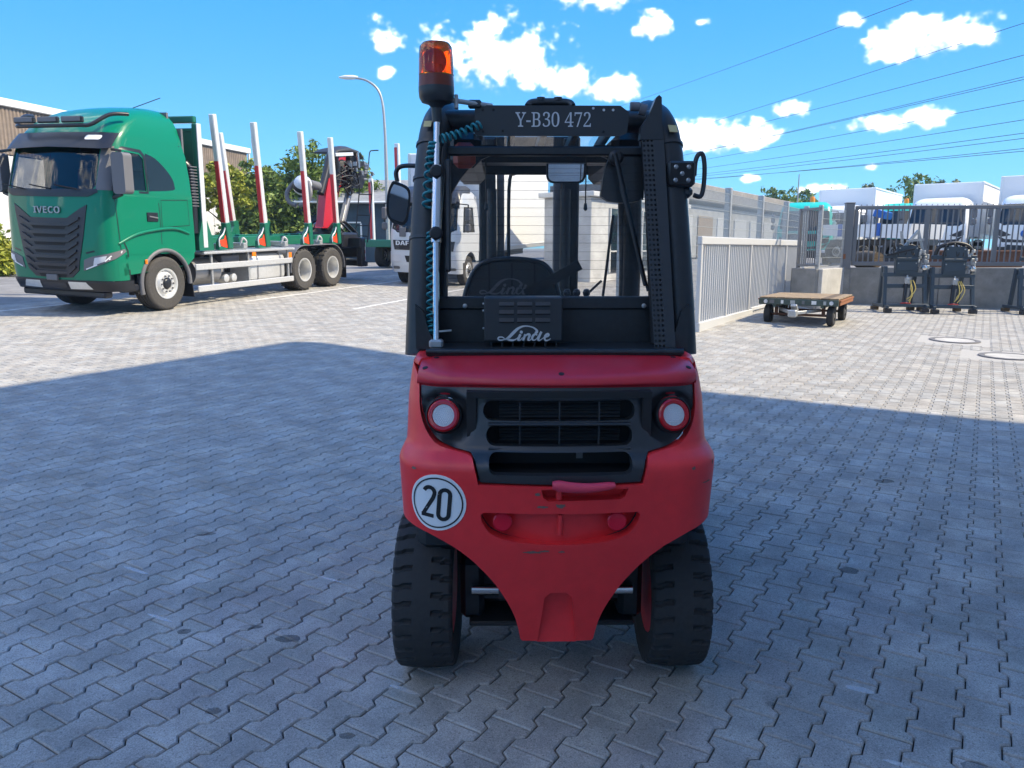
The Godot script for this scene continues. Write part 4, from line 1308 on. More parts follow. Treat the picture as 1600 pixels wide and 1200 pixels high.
func lift_extras(t: Node3D) -> void:
	# beacon on its telescopic pole
	var bp := part("beacon_pole", mb().tube([Vector3(-0.425, 1.25, 0.03), Vector3(-0.428, 1.66, -0.062)], 0.0125, 14).tube([Vector3(-0.428, 1.62, -0.055), Vector3(-0.423, 1.90, -0.115)], 0.0185, 16).tube([Vector3(-0.424, 1.88, -0.11), Vector3(-0.424, 2.06, -0.15)], 0.0125, 14), "chrome", t)
	for k in [Vector3(-0.424, 1.878, -0.085), Vector3(-0.425, 1.655, -0.035)]:
		part("clamp_knob", mb().lathe([Vector2(0.012, -0.02), Vector2(0.024, -0.012), Vector2(0.024, 0.006), Vector2(0.018, 0.012), Vector2(0, 0.013)], 16, Transform3D(Basis(Vector3.RIGHT, PI / 2), k)), "print_black", bp)
	part("pole_foot", mb().box(Vector3(-0.425, 1.258, 0.03), Vector3(0.05, 0.03, 0.05), Basis(), 0.006).bar(Vector3(-0.43, 1.30, 0.02), Vector3(-0.37, 1.305, 0.02), 0.006, 0.006), "galvanised", bp)
	part("pole_rail", mb().box(Vector3(-0.385, 1.72, -0.10), Vector3(0.022, 0.42, 0.03), Basis(Vector3.RIGHT, -0.21), 0.006), "lift_black", bp)
	var c := Transform3D(Basis(), Vector3(-0.424, 2.06, -0.155))
	var base := part("beacon_base", mb().lathe([Vector2(0.018, 0.0), Vector2(0.02, 0.05), Vector2(0.03, 0.062), Vector2(0.055, 0.07), Vector2(0.0635, 0.085), Vector2(0.066, 0.108), Vector2(0.066, 0.122), Vector2(0.0, 0.122)], 32, c), "plastic_black", t)
	part("beacon_collar", mb().lathe([Vector2(0.0655, 0.122), Vector2(0.0655, 0.131), Vector2(0.0635, 0.162), Vector2(0.0, 0.162)], 32, c), "amber_low", base)
	part("amber_dome", mb().lathe([Vector2(0.0645, 0.164), Vector2(0.062, 0.235), Vector2(0.0595, 0.262), Vector2(0.050, 0.274), Vector2(0.0, 0.277), Vector2(0.0, 0.273), Vector2(0.048, 0.270), Vector2(0.0565, 0.259), Vector2(0.059, 0.235), Vector2(0.0615, 0.164), Vector2(0.0645, 0.164)], 36, c), "amber", base)
	# rotating reflector: a dish cut by the lamp holder
	part("reflector_dish", mb().lathe([Vector2(0.002, -0.012), Vector2(0.026, -0.006), Vector2(0.044, 0.010), Vector2(0.046, 0.012), Vector2(0.028, -0.002), Vector2(0.002, -0.007)], 28, c * Transform3D(Basis(Vector3.UP, 0.35) * Basis(Vector3.RIGHT, PI / 2), Vector3(-0.008, 0.212, 0.002))), "amber_inner", base)
	part("beacon_lamp", mb().tube([Vector3(-0.418, 2.222, -0.155), Vector3(-0.418, 2.262, -0.155)], 0.0175, 14), "amber_lamp", base)
	part("side_bracket", mb().box(Vector3(-0.352, 2.135, -0.17), Vector3(0.014, 0.05, 0.03), Basis(), 0.003).tube([Vector3(-0.37, 2.14, -0.165), Vector3(-0.22, 2.128, -0.21)], 0.009, 8), "galvanised", base)
	part("bracket_clamp", mb().box(Vector3(-0.285, 2.132, -0.20), Vector3(0.05, 0.03, 0.03), Basis(), 0.006), "plastic_black", base)
	# coiled cable: up the pole, then across to the board
	part("coiled_cable", mb().tube(coil([Vector3(-0.447, 1.29, 0.005), Vector3(-0.447, 1.66, -0.075)], 16, 0.0135), 0.0042, 6).tube(coil([Vector3(-0.462, 1.75, -0.09), Vector3(-0.452, 1.90, -0.125), Vector3(-0.436, 1.985, -0.135)], 9, 0.0155), 0.005, 6), "coil_teal", t)
	part("coiled_cable", mb().tube(coil([Vector3(-0.405, 2.0, -0.135), Vector3(-0.34, 2.02, -0.15), Vector3(-0.265, 2.055, -0.17)], 8, 0.0135), 0.0046, 6), "coil_teal", t)
	part("warning_label", mb().box(Vector3(-0.462, 2.06, -0.19), Vector3(0.03, 0.025, 0.002), Basis(Vector3.UP, -0.3) * Basis(Vector3.RIGHT, -0.5)), "label_yellow", t)
	part("warning_label", mb().box(Vector3(0.462, 2.045, -0.19), Vector3(0.035, 0.03, 0.002), Basis(Vector3.UP, 0.3) * Basis(Vector3.RIGHT, -0.5)), "label_yellow", t)
	# exhaust riser in its perforated guard on the right
	var gx := func(q: Vector2) -> Vector3:
		var v := (q.y - 1.235) / 0.78
		return Vector3(lerpf(0.372, 0.338, v) + q.x, q.y, lerpf(0.045, -0.155, v))
	var pf := mb()
	var p := PackedVector3Array()
	for i in 3:
		for j in 42:
			var o := Vector2(0.0 + i * 0.0145, 1.24 + j * 0.0182)
			var cell := Vector2(0.0145, 0.0182)
			var mid := o + cell * 0.5
			var sq := []
			var oc := []
			for k in 8:
				var a := TAU * (k + 0.5) / 8.0
				oc.append(mid + Vector2(cos(a), sin(a)) * 0.0048)
				var d := Vector2(cos(a), sin(a))
				var m := 1.0 / maxf(absf(d.x) / (cell.x * 0.5), absf(d.y) / (cell.y * 0.5))
				sq.append(mid + d * m)
			for k in 8:
				var k2 := (k + 1) % 8
				var q := [gx.call(oc[k]), gx.call(sq[k]), gx.call(sq[k2]), gx.call(oc[k2])]
				p.append_array([q[0], q[2], q[1], q[0], q[3], q[2]])
				if k % 2 == 0:
					# close the corner of the cell
					var corner := mid + Vector2(signf(sq[k].x + sq[k2].x - 2.0 * mid.x) * cell.x * 0.5, signf(sq[k].y + sq[k2].y - 2.0 * mid.y) * cell.y * 0.5)
					p.append_array([gx.call(sq[k]), gx.call(sq[k2]), gx.call(corner)])
	pf.put(p, false, false)
	var eg := part("exhaust_guard", pf, "plastic_black", t)
	part("guard_edge", mb().skin(PackedVector2Array([Vector2(0.0435, 1.235), Vector2(0.078, 1.235), Vector2(0.083, 2.03), Vector2(0.0435, 2.03)]), [], gx, Vector2(0.03, 0.1), Vector3(0, 0, -0.08)), "plastic_black", eg)
	part("exhaust_pipe", mb().tube(curve([Vector3(0.40, 1.25, -0.03), Vector3(0.385, 1.7, -0.12), Vector3(0.37, 2.0, -0.19)]), 0.028, 12), "deep_black", eg)
	part("exhaust_outlet", mb().prism(PackedVector2Array([Vector2(0.332, 2.0), Vector2(0.42, 2.0), Vector2(0.412, 2.06), Vector2(0.408, 2.15), Vector2(0.398, 2.158), Vector2(0.388, 2.15), Vector2(0.362, 2.085), Vector2(0.335, 2.045)]), -0.20, -0.15), "plastic_black", eg)
	part("hose_stub", mb().tube([Vector3(0.30, 2.125, -0.20), Vector3(0.335, 2.125, -0.20)], 0.017, 10).tube([Vector3(0.335, 2.118, -0.2), Vector3(0.36, 2.112, -0.2)], 0.022, 12), "trim_grey", t)
	# work lamp and grab handle
	var wl := part("work_lamp", mb().box(Vector3(0.487, 1.874, -0.15), Vector3(0.105, 0.094, 0.06), Basis(), 0.012), "plastic_black", t)
	part("lamp_bracket", mb().box(Vector3(0.485, 1.81, -0.18), Vector3(0.11, 0.045, 0.06), Basis(), 0.015), "plastic_black", wl)
	part("lamp_face", mb().box(Vector3(0.487, 1.874, -0.1195), Vector3(0.088, 0.078, 0.002), Basis(), 0.001), "deep_black", wl)
	for q in [Vector2(-0.024, 0.024), Vector2(0.024, 0.024), Vector2(-0.024, -0.024), Vector2(0.024, -0.024), Vector2(0.0, 0.0)]:
		part("led", mb().lathe([Vector2(0.0085, 0.0), Vector2(0.0085, 0.002), Vector2(0.005, 0.0045), Vector2(0.0, 0.005)], 14, Transform3D(Basis(Vector3.RIGHT, PI / 2), Vector3(0.487 + q.x, 1.874 + q.y, -0.1185))), "led_lens", wl)
	part("grab_handle", mb().tube(curve([Vector3(0.545, 1.80, -0.17), Vector3(0.572, 1.795, -0.17), Vector3(0.582, 1.83, -0.17), Vector3(0.583, 1.90, -0.17), Vector3(0.575, 1.945, -0.17), Vector3(0.56, 1.95, -0.17), Vector3(0.548, 1.925, -0.17), Vector3(0.545, 1.87, -0.17)]), 0.009, 8), "plastic_black", t)
	# driver's mirror on the left front post
	var mm := part("wing_mirror", mb().prism(PackedVector2Array(curve([Vector2(-0.77, 1.735), Vector2(-0.80, 1.78), Vector2(-0.795, 1.88), Vector2(-0.77, 1.945), Vector2(-0.745, 1.95), Vector2(-0.68, 1.92), Vector2(-0.672, 1.86), Vector2(-0.69, 1.75), Vector2(-0.72, 1.72)], 4)), -1.40, -1.375), "plastic_black", t)
	part("mirror_face", mb().prism(PackedVector2Array(curve([Vector2(-0.765, 1.755), Vector2(-0.787, 1.785), Vector2(-0.783, 1.875), Vector2(-0.762, 1.93), Vector2(-0.745, 1.935), Vector2(-0.692, 1.91), Vector2(-0.684, 1.86), Vector2(-0.70, 1.765), Vector2(-0.72, 1.738)], 4)), -1.3748, -1.373), "mirror_glass", mm)
	part("mirror_arm", mb().tube(curve([Vector3(-0.74, 1.95, -1.39), Vector3(-0.745, 2.0, -1.39), Vector3(-0.71, 2.03, -1.39), Vector3(-0.60, 2.03, -1.39), Vector3(-0.47, 2.02, -1.40)]), 0.012, 8).box(Vector3(-0.62, 2.03, -1.38), Vector3(0.025, 0.13, 0.03), Basis(), 0.006), "plastic_black", mm)
	# the glass looks a little down, at the yard behind
	var hub := Transform3D(Basis(), Vector3(-0.735, 1.84, -1.39))
	mm.transform = hub * Transform3D(Basis(Vector3.UP, 0.1) * Basis(Vector3.RIGHT, 0.17), Vector3.ZERO) * hub.affine_inverse()
	mm.get_node("mirror_arm").transform = mm.transform.affine_inverse()

func coil(path: Array, turns: int, r: float) -> Array:
	var line := curve(path, 12)
	var out := []
	var n := turns * 10
	for k in n + 1:
		var u := float(k) / n * (line.size() - 1)
		var i := mini(int(u), line.size() - 2)
		var c: Vector3 = line[i].lerp(line[i + 1], u - i)
		var d: Vector3 = (line[i + 1] - line[i]).normalized()
		var x := d.cross(Vector3.BACK).normalized()
		var y := d.cross(x)
		var a := TAU * turns * k / n
		out.append(c + x * cos(a) * r + y * sin(a) * r)
	return out

func lift_wheel(t: Node3D, at: Vector3, rad: float, wid: float, s: int, turn: float) -> void:
	# solid tyre with lugs cut in from both shoulders, alternating
	var w := part("rear_wheel" if at.z > -1.0 else "front_wheel", tyre_mesh(rad, wid), "tyre", t, Transform3D(Basis(Vector3.UP, turn), at))
	var x := wid * 0.5 * s
	part("rim", mb().lathe([Vector2(rad * 0.62, -0.07), Vector2(rad * 0.62, 0.075), Vector2(rad * 0.57, 0.08), Vector2(rad * 0.53, 0.02), Vector2(rad * 0.2, 0.03), Vector2(0.0, 0.03)], 28, Transform3D(Basis(Vector3.FORWARD, PI / 2 * s), Vector3(0, 0, 0))), "lift_red", w)
	part("inner_disc", mb().lathe([Vector2(rad * 0.62, 0.0), Vector2(rad * 0.60, 0.012), Vector2(0.0, 0.012)], 28, Transform3D(Basis(Vector3.FORWARD, -PI / 2 * s), Vector3(-x * 0.72, 0, 0))), "lift_red", w)

func tyre_mesh(rad: float, wid: float) -> ArrayMesh:
	var b := mb()
	var n := 240
	# profile across the tread: u from -1 to 1, then down both walls
	var us := [-1.0, -0.97, -0.9, -0.74, -0.6, -0.46, -0.34, -0.30, 0.0, 0.30, 0.34, 0.46, 0.6, 0.74, 0.9, 0.97, 1.0]
	var rings := []
	for k in n + 1:
		var a := TAU * k / n
		var ring := PackedVector3Array()
		ring.append(Vector3(-wid * 0.42, sin(a) * rad * 0.60, cos(a) * rad * 0.60))
		ring.append(Vector3(-wid * 0.49, sin(a) * rad * 0.76, cos(a) * rad * 0.76))
		for u in us:
			var r: float = rad - 0.008 * u * u - (0.014 if absf(u) > 0.98 else (0.005 if absf(u) > 0.95 else 0.0))
			# a slot runs in from each shoulder with one kink, slots of the two sides alternate
			var kink := 1.0 if absf(u) > 0.65 else (0.0 if absf(u) < 0.5 else 0.5)
			var ph := fposmod(k + (4.0 if u > 0.0 else 0.0) + kink, 8.0)
			if absf(u) > 0.31 and ph < 1.6:
				r -= 0.014
			ring.append(Vector3(u * wid * 0.5, sin(a) * r, cos(a) * r))
		ring.append(Vector3(wid * 0.49, sin(a) * rad * 0.76, cos(a) * rad * 0.76))
		ring.append(Vector3(wid * 0.42, sin(a) * rad * 0.60, cos(a) * rad * 0.60))
		rings.append(ring)
	b.rings(rings, false, false, true)
	return b.mesh()

# ---------------------------------------------------------------- trucks (local z points to the truck's front)

var cab_front := []
var cab_width := []
var cab_round := 0.3

func cab(q: Vector2, out := 0.0) -> Vector3:
	# a cab's surface: q.x metres round from the middle of its front, q.y height
	var w := ramp(cab_width, q.y) + out
	var r := minf(cab_round, w * 0.6) + out
	var z := ramp(cab_front, q.y) + out
	var s := absf(q.x)
	var flat := w - r
	var x := s
	var bow := 0.07
	if s <= flat:
		z -= bow * pow(s / flat, 2.0)
	elif s <= flat + r * PI * 0.5:
		var a := (s - flat) / r
		x = flat + sin(a) * r
		z = z - bow - r + cos(a) * r
	else:
		x = w
		z = z - bow - r - (s - flat - r * PI * 0.5)
	return Vector3(x * signf(q.x), q.y, z)

func side_s(z: float, y: float) -> float:
	# how far round the cab the side point at depth z lies
	var w := ramp(cab_width, y)
	var r := minf(cab_round, w * 0.6)
	return w - r + r * PI * 0.5 + ramp(cab_front, y) - 0.07 - r - z

func side_poly(pts: Array, s: int) -> PackedVector2Array:
	# an outline on a cab's side, given as depth and height
	var p := PackedVector2Array()
	for q in pts:
		p.append(Vector2(side_s(q.x, q.y) * s, q.y))
	return p

func flipped(p: PackedVector2Array) -> PackedVector2Array:
	var o := PackedVector2Array()
	for q in p:
		o.append(Vector2(-q.x, q.y))
	return o

func seat_on_yard(t: Node3D, front: Vector3, back: Vector3) -> void:
	# stand a long thing on the sloping yard
	var z := (front - back).normalized()
	var x := Vector3.UP.cross(z).normalized()
	var mid := (front + back) * 0.5
	var tilt := gy(mid.x + x.x, mid.z + x.z) - gy(mid.x - x.x, mid.z - x.z)
	x = (x + Vector3.UP * tilt * 0.5).normalized()
	var y := z.cross(x).normalized()
	t.transform = Transform3D(Basis(y.cross(z), y, z), front)

func road_wheel(t: Node3D, at: Vector3, rad: float, wid: float, s: int, deep: bool, called := "wheel", lugs := false) -> Node3D:
	var turn := Transform3D(Basis(Vector3.FORWARD, PI / 2 * s), Vector3.ZERO)      # local y of the lathe points outwards
	var h := wid * 0.5
	var rr := rad * 0.545
	var prof := [Vector2(rr, -h * 0.9), Vector2(rad * 0.8, -h), Vector2(rad * 0.95, -h * 0.93), Vector2(rad * 0.995, -h * 0.8)]
	for k in 4:
		var u := -0.8 + k * 0.4
		prof.append_array([Vector2(rad, h * (u + 0.04)), Vector2(rad, h * (u + 0.30)), Vector2(rad - 0.014, h * (u + 0.31)), Vector2(rad - 0.014, h * (u + 0.39))])
	prof.append_array([Vector2(rad * 0.995, h * 0.8), Vector2(rad * 0.95, h * 0.93), Vector2(rad * 0.88, h * 1.0), Vector2(rad * 0.86, h * 0.985), Vector2(rad * 0.8, h), Vector2(rad * 0.66, h * 0.97), Vector2(rr, h * 0.9)])
	var b := mb().lathe(prof, 56, turn)
	if lugs:
		for k in 44:
			var a := TAU * k / 44.0
			b.box(Vector3(0, sin(a), cos(a)) * (rad - 0.002) + Vector3(h * 0.55 * s * (1 if k % 2 else -1), 0, 0), Vector3(h * 0.8, 0.028, 0.022), Basis(Vector3.RIGHT, PI / 2 - a + PI / 2), 0.004)
	var w := part(called, b, "tyre_grey", t, Transform3D(Basis(), at))
	var rim := []
	if deep:
		rim = [Vector2(rr + 0.012, h * 0.92), Vector2(rr + 0.012, h * 0.98), Vector2(rr - 0.02, h * 0.96), Vector2(rr - 0.035, h * 0.4), Vector2(rr - 0.05, -h * 0.25), Vector2(rr * 0.62, -h * 0.32), Vector2(rr * 0.5, -h * 0.05), Vector2(rr * 0.3, -h * 0.05)]
	else:
		rim = [Vector2(rr + 0.012, h * 0.92), Vector2(rr + 0.012, h * 0.98), Vector2(rr - 0.02, h * 0.96), Vector2(rr - 0.04, h * 0.72), Vector2(rr * 0.80, h * 0.80), Vector2(rr * 0.66, h * 1.02), Vector2(rr * 0.42, h * 1.02), Vector2(rr * 0.38, h * 0.8)]
	rim.reverse()
	rim.reverse()
	var rm := part("rim", mb().lathe(rim, 40, turn), "aluminium", w)
	var hub_out: float = -h * 0.05 if deep else h * 0.8
	part("hub", mb().lathe([Vector2(rr * 0.42, hub_out - 0.06), Vector2(rr * 0.40, hub_out + 0.02), Vector2(rr * 0.30, hub_out + 0.06), Vector2(rr * 0.26, hub_out + 0.065), Vector2(0.0, hub_out + 0.065)], 24, turn), "truck_black" if not deep else "trim_grey", w)
	var ring: float = rr * 0.54
	for k in 10:
		var a := TAU * k / 10.0
		part("wheel_nut", mb().lathe([Vector2(0.017, 0), Vector2(0.017, 0.025), Vector2(0.009, 0.036), Vector2(0, 0.036)], 6, Transform3D(turn.basis, Vector3((h * 1.02 if not deep else -h * 0.12) * s, sin(a) * ring, cos(a) * ring))), "trim_grey", rm)
	if deep:
		for k in 10:
			var a := TAU * (k + 0.5) / 10.0
			part("hand_hole", mb().lathe([Vector2(0.032, 0), Vector2(0.032, 0.004), Vector2(0, 0.004)], 12, Transform3D(turn.basis, Vector3(-h * 0.285 * s, sin(a) * rr * 0.76, cos(a) * rr * 0.76))), "deep_black", rm)
	return w

func timber_truck() -> void:
	var t := thing("timber_truck", "dark green log truck with tall silver stakes and a red crane folded at its rear", "truck")
	seat_on_yard(t, on(-8.05, 15.6), on(-8.05 + 0.311 * 6.24, 15.6 + 0.95 * 6.24))
	cab_front = [[0.38, 1.36], [0.6, 1.45], [1.0, 1.48], [1.9, 1.45], [2.25, 1.42], [2.9, 1.24], [3.12, 1.16], [3.3, 1.05], [3.5, 0.86], [3.66, 0.62], [3.78, 0.36], [3.86, 0.08], [3.905, -0.2]]
	cab_width = [[0.38, 1.20], [0.6, 1.235], [1.0, 1.25], [2.25, 1.245], [2.95, 1.215], [3.3, 1.16], [3.5, 1.10], [3.66, 1.02], [3.78, 0.91], [3.86, 0.76], [3.905, 0.56]]
	cab_round = 0.34
	var rear := -0.83
	# shell with real openings
	var sy := []
	for y in [1.12, 1.6, 2.2, 2.6, 3.0, 3.3, 3.5, 3.66, 3.78, 3.86, 3.905]:
		sy.append(Vector2(rear + (0.0 if y < 2.3 else 0.16 * (y - 2.3) / 1.6), y))
	var right := side_poly(sy, 1)
	var shell := PackedVector2Array(right)
	var left := flipped(right)
	left.reverse()
	shell.append_array(left)
	shell.reverse()
	var screen := mirror_poly([Vector2(0.0, 2.27), Vector2(0.70, 2.275), Vector2(0.98, 2.30), Vector2(1.02, 2.36), Vector2(1.0, 3.0), Vector2(0.95, 3.06), Vector2(0.0, 3.08)])
	var door_glass := side_poly([Vector2(1.06, 2.30), Vector2(0.36, 2.30), Vector2(0.36, 2.88), Vector2(0.44, 2.96), Vector2(0.80, 2.985), Vector2(0.92, 2.94)], 1)
	var holes := [screen, door_glass, flipped(door_glass)]
	var cb := part("cab_shell", mb().skin(shell, holes, cab, Vector2(0.07, 0.07), Vector3(0, 0, -0.03)), "truck_green", t)
	var top := mb()
	var ring := PackedVector3Array()
	for k in 41:
		ring.append(cab(Vector2(lerpf(-side_s(rear + 0.16, 3.905), side_s(rear + 0.16, 3.905), k / 40.0), 3.905)))
	var p := PackedVector3Array()
	var mid := Vector3(0, 3.925, -0.45)
	for k in 41:
		p.append_array([mid, ring[k], ring[(k + 1) % 41]])
	top.put(p, (ring[1] - mid).cross(ring[2] - mid).y > 0.0, true)
	part("roof_skin", top, "truck_green", cb)
	part("rear_wall", mb().box(Vector3(0, 2.35, rear + 0.06), Vector3(2.36, 2.4, 0.05)).box(Vector3(0, 3.6, rear + 0.17), Vector3(1.9, 0.5, 0.05)), "trim_grey", cb)
	# glass
	part("windscreen", mb().skin(screen, [], func(q): return cab(q, -0.008), Vector2(0.1, 0.1)), "truck_glass", cb)
	for s in [1, -1]:
		var dg := door_glass if s == 1 else flipped(door_glass)
		part("door_window", mb().skin(dg, [], func(q): return cab(q, -0.01), Vector2(0.1, 0.1)), "side_glass", cb)
		var back_glass := side_poly(curve([Vector2(0.28, 2.30), Vector2(-0.34, 2.34), Vector2(-0.40, 2.42), Vector2(-0.36, 2.56), Vector2(-0.2, 2.74), Vector2(0.05, 2.92), Vector2(0.28, 2.99)], 3), s)
		part("rear_side_window", mb().skin(back_glass, [], func(q): return cab(q, 0.004), Vector2(0.08, 0.08), Vector3(-0.006 * s, 0, 0)), "dark_window", cb)
		# black surround of the door glass
		var ed := side_poly([Vector2(1.12, 2.27), Vector2(0.31, 2.27), Vector2(0.31, 2.92), Vector2(0.40, 3.02), Vector2(0.82, 3.045), Vector2(0.97, 2.99), Vector2(1.12, 2.27)], s)
		part("window_trim", mb().ribbon(Array(ed), 0.055, func(q): return cab(q, 0.006)), "truck_black", cb)
		part("front_pillar", mb().skin(PackedVector2Array([Vector2(1.03 * s, 2.28), Vector2(1.30 * s, 2.28), Vector2(1.22 * s, 3.06), Vector2(1.02 * s, 3.06)]), [], func(q): return cab(q, 0.005), Vector2(0.06, 0.1)), "trim_grey", cb)
		# seams of the door and locker
		for line in [[Vector2(1.08, 1.14), Vector2(1.10, 1.7), Vector2(1.12, 2.26)], [Vector2(0.06, 1.3), Vector2(0.06, 2.0), Vector2(0.14, 2.6), Vector2(0.2, 3.02)], [Vector2(0.02, 1.62), Vector2(0.0, 2.14), Vector2(-0.72, 2.16), Vector2(-0.74, 1.66), Vector2(0.02, 1.62)], [Vector2(1.0, 3.14), Vector2(-0.68, 3.20)]]:
			part("panel_gap", mb().ribbon(Array(side_poly(line, s)), 0.016, func(q): return cab(q, 0.002)), "truck_black", cb)
		part("body_crease", mb().tube(curve([Vector3(1.235 * s, 1.33, 1.12), Vector3(1.262 * s, 1.5, 0.7), Vector3(1.265 * s, 1.58, 0.2), Vector3(1.262 * s, 1.6, -0.3), Vector3(1.25 * s, 1.5, -0.7)]), 0.028, 8), "truck_green", cb)
		part("door_handle", mb().box(Vector3(1.255 * s, 1.82, 0.26), Vector3(0.02, 0.17, 0.28), Basis(), 0.008), "truck_black", cb)
		part("handle_bar", mb().bar(Vector3(1.272 * s, 1.80, 0.14), Vector3(1.272 * s, 1.83, 0.36), 0.02, 0.03, 0.006), "trim_grey", cb)
		# wing with wheel arch
		var wing := side_poly([Vector2(1.16, 0.74), Vector2(1.16, 1.13), Vector2(rear, 1.13), Vector2(rear + 0.02, 1.0), Vector2(-0.62, 0.86)], s)
		var circle := []
		for k in 25:
			var a := PI * k / 24.0
			circle.append(Vector2(cos(a) * 0.66, 0.53 + sin(a) * 0.66))
		circle.append(Vector2(-0.66, 0.2))
		circle.append(Vector2(0.66, 0.2))
		part("wing", mb().skin(wing, [side_poly(circle, s)], cab, Vector2(0.06, 0.06), Vector3(-0.08 * s, 0, 0)), "truck_green", cb)
		var arch := []
		for k in 21:
			var a := PI * lerpf(-0.08, 1.02, k / 20.0)
			arch.append(Vector3(1.235 * s, 0.53 + sin(a) * 0.655, cos(a) * 0.655))
		part("arch_trim", mb().tube(arch, 0.045, 8), "trim_grey", cb)
		part("arch_liner", mb().tube(arch.map(func(v): return v + Vector3(-0.2 * s, 0, 0)), 0.1, 6), "deep_black", cb)
		part("mud_flap", mb().box(Vector3(1.06 * s, 0.55, -0.72), Vector3(0.34, 0.7, 0.02), Basis(Vector3.RIGHT, 0.12)), "truck_black", cb)
		part("step", mb().box(Vector3(1.14 * s, 0.50, 0.86), Vector3(0.16, 0.14, 0.42), Basis(), 0.03).box(Vector3(1.10 * s, 0.72, 0.66), Vector3(0.2, 0.34, 0.05), Basis(), 0.02).box(Vector3(1.08 * s, 0.78, 0.90), Vector3(0.10, 0.4, 0.34)), "truck_black", cb)
		part("side_marker", mb().box(Vector3(1.268 * s, 0.98, 0.52), Vector3(0.03, 0.09, 0.06), Basis(), 0.01), "marker_orange", cb)
		# headlamp: clear unit in a dark frame
		var lamp := PackedVector2Array([Vector2(0.70 * s, 0.84), Vector2(0.98 * s, 0.93), Vector2(1.30 * s, 1.06), Vector2(1.53 * s, 1.19), Vector2(1.50 * s, 1.24), Vector2(1.2 * s, 1.16), Vector2(0.90 * s, 1.10), Vector2(0.74 * s, 1.04)])
		var hl := part("headlamp", mb().skin(lamp, [], func(q): return cab(q, 0.012), Vector2(0.05, 0.04), Vector3(0, 0, -0.02)), "trim_grey", cb)
		part("lens", mb().skin(PackedVector2Array([Vector2(0.92 * s, 0.94), Vector2(1.14 * s, 1.02), Vector2(1.18 * s, 1.12), Vector2(0.96 * s, 1.08)]), [], func(q): return cab(q, 0.018), Vector2(0.05, 0.04)), "lamp_clear", hl)
		part("light_strip", mb().ribbon([Vector2(0.76 * s, 0.87), Vector2(0.98 * s, 0.95), Vector2(1.22 * s, 1.06), Vector2(1.45 * s, 1.18)], 0.022, func(q): return cab(q, 0.017)), "sign_white", hl)
		part("light_strip", mb().ribbon([Vector2(1.14 * s, 1.02), Vector2(1.24 * s, 1.11), Vector2(1.46 * s, 1.20)], 0.022, func(q): return cab(q, 0.017)), "sign_white", hl)
		# mirrors
		var mr := part("mirror", mb().prism(round_rect(-0.14, -0.36, 0.14, 0.36, 0.07), -0.10, 0.10, Transform3D(Basis(), Vector3(1.46 * s, 2.58, 1.12))), "trim_grey", t)
		part("mirror_arm", mb().bar(Vector3(1.2 * s, 3.0, 1.05), Vector3(1.44 * s, 2.97, 1.1), 0.06, 0.05, 0.01).bar(Vector3(1.2 * s, 2.15, 1.12), Vector3(1.42 * s, 2.22, 1.12), 0.06, 0.06, 0.01), "truck_black", mr)
	# front: bumper, grille, letters, visor, lamp bar
	var bump := PackedVector2Array()
	for q in [Vector2(-1.52, 0.66), Vector2(1.52, 0.66), Vector2(1.52, 1.13), Vector2(-1.52, 1.13)]:
		bump.append(q)
	part("bumper", mb().skin(bump, [], cab, Vector2(0.08, 0.06), Vector3(0, 0, -0.05)), "truck_green", t)
	var low := part("lower_bumper", mb().skin(PackedVector2Array([Vector2(-1.56, 0.46), Vector2(1.56, 0.46), Vector2(1.6, 0.645), Vector2(0.9, 0.66), Vector2(-0.9, 0.66), Vector2(-1.6, 0.645)]), [], func(q): return cab(q, 0.02), Vector2(0.08, 0.05), Vector3(0, 0, -0.06)).box(Vector3(0, 0.40, 1.2), Vector3(2.0, 0.13, 0.2), Basis(), 0.03), "truck_black", t)
	for s in [-1, 1]:
		part("steel_plate", mb().skin(PackedVector2Array([Vector2(0.34 * s, 0.49), Vector2(0.82 * s, 0.50), Vector2(0.72 * s, 0.63), Vector2(0.34 * s, 0.63)]), [], func(q): return cab(q, 0.028), Vector2(0.1, 0.1)), "aluminium", low)
	part("number_plate", mb().skin(PackedVector2Array([Vector2(-0.28, 0.50), Vector2(0.28, 0.50), Vector2(0.28, 0.61), Vector2(-0.28, 0.61)]), [], func(q): return cab(q, 0.03), Vector2(0.1, 0.1)), "grille_black", low)
	part("gap_line", mb().ribbon([Vector2(-1.5, 1.36), Vector2(-0.95, 1.20), Vector2(-0.78, 1.16)], 0.03, func(q): return cab(q, 0.003)).ribbon([Vector2(1.5, 1.36), Vector2(0.95, 1.20), Vector2(0.78, 1.16)], 0.03, func(q): return cab(q, 0.003)).ribbon([Vector2(1.5, 1.36), Vector2(1.58, 1.2), Vector2(1.57, 0.66)], 0.03, func(q): return cab(q, 0.003)), "truck_black", t)
	var grille := mirror_poly([Vector2(0.0, 0.69), Vector2(0.44, 0.71), Vector2(0.60, 0.84), Vector2(0.68, 1.15), Vector2(0.76, 1.5), Vector2(0.86, 2.02), Vector2(0.72, 1.95), Vector2(0.44, 1.78), Vector2(0.0, 1.775)])
	var gr := part("grille", mb().skin(grille, [], func(q): return cab(q, 0.014), Vector2(0.07, 0.07), Vector3(0, 0, -0.03)), "grille_black", t)
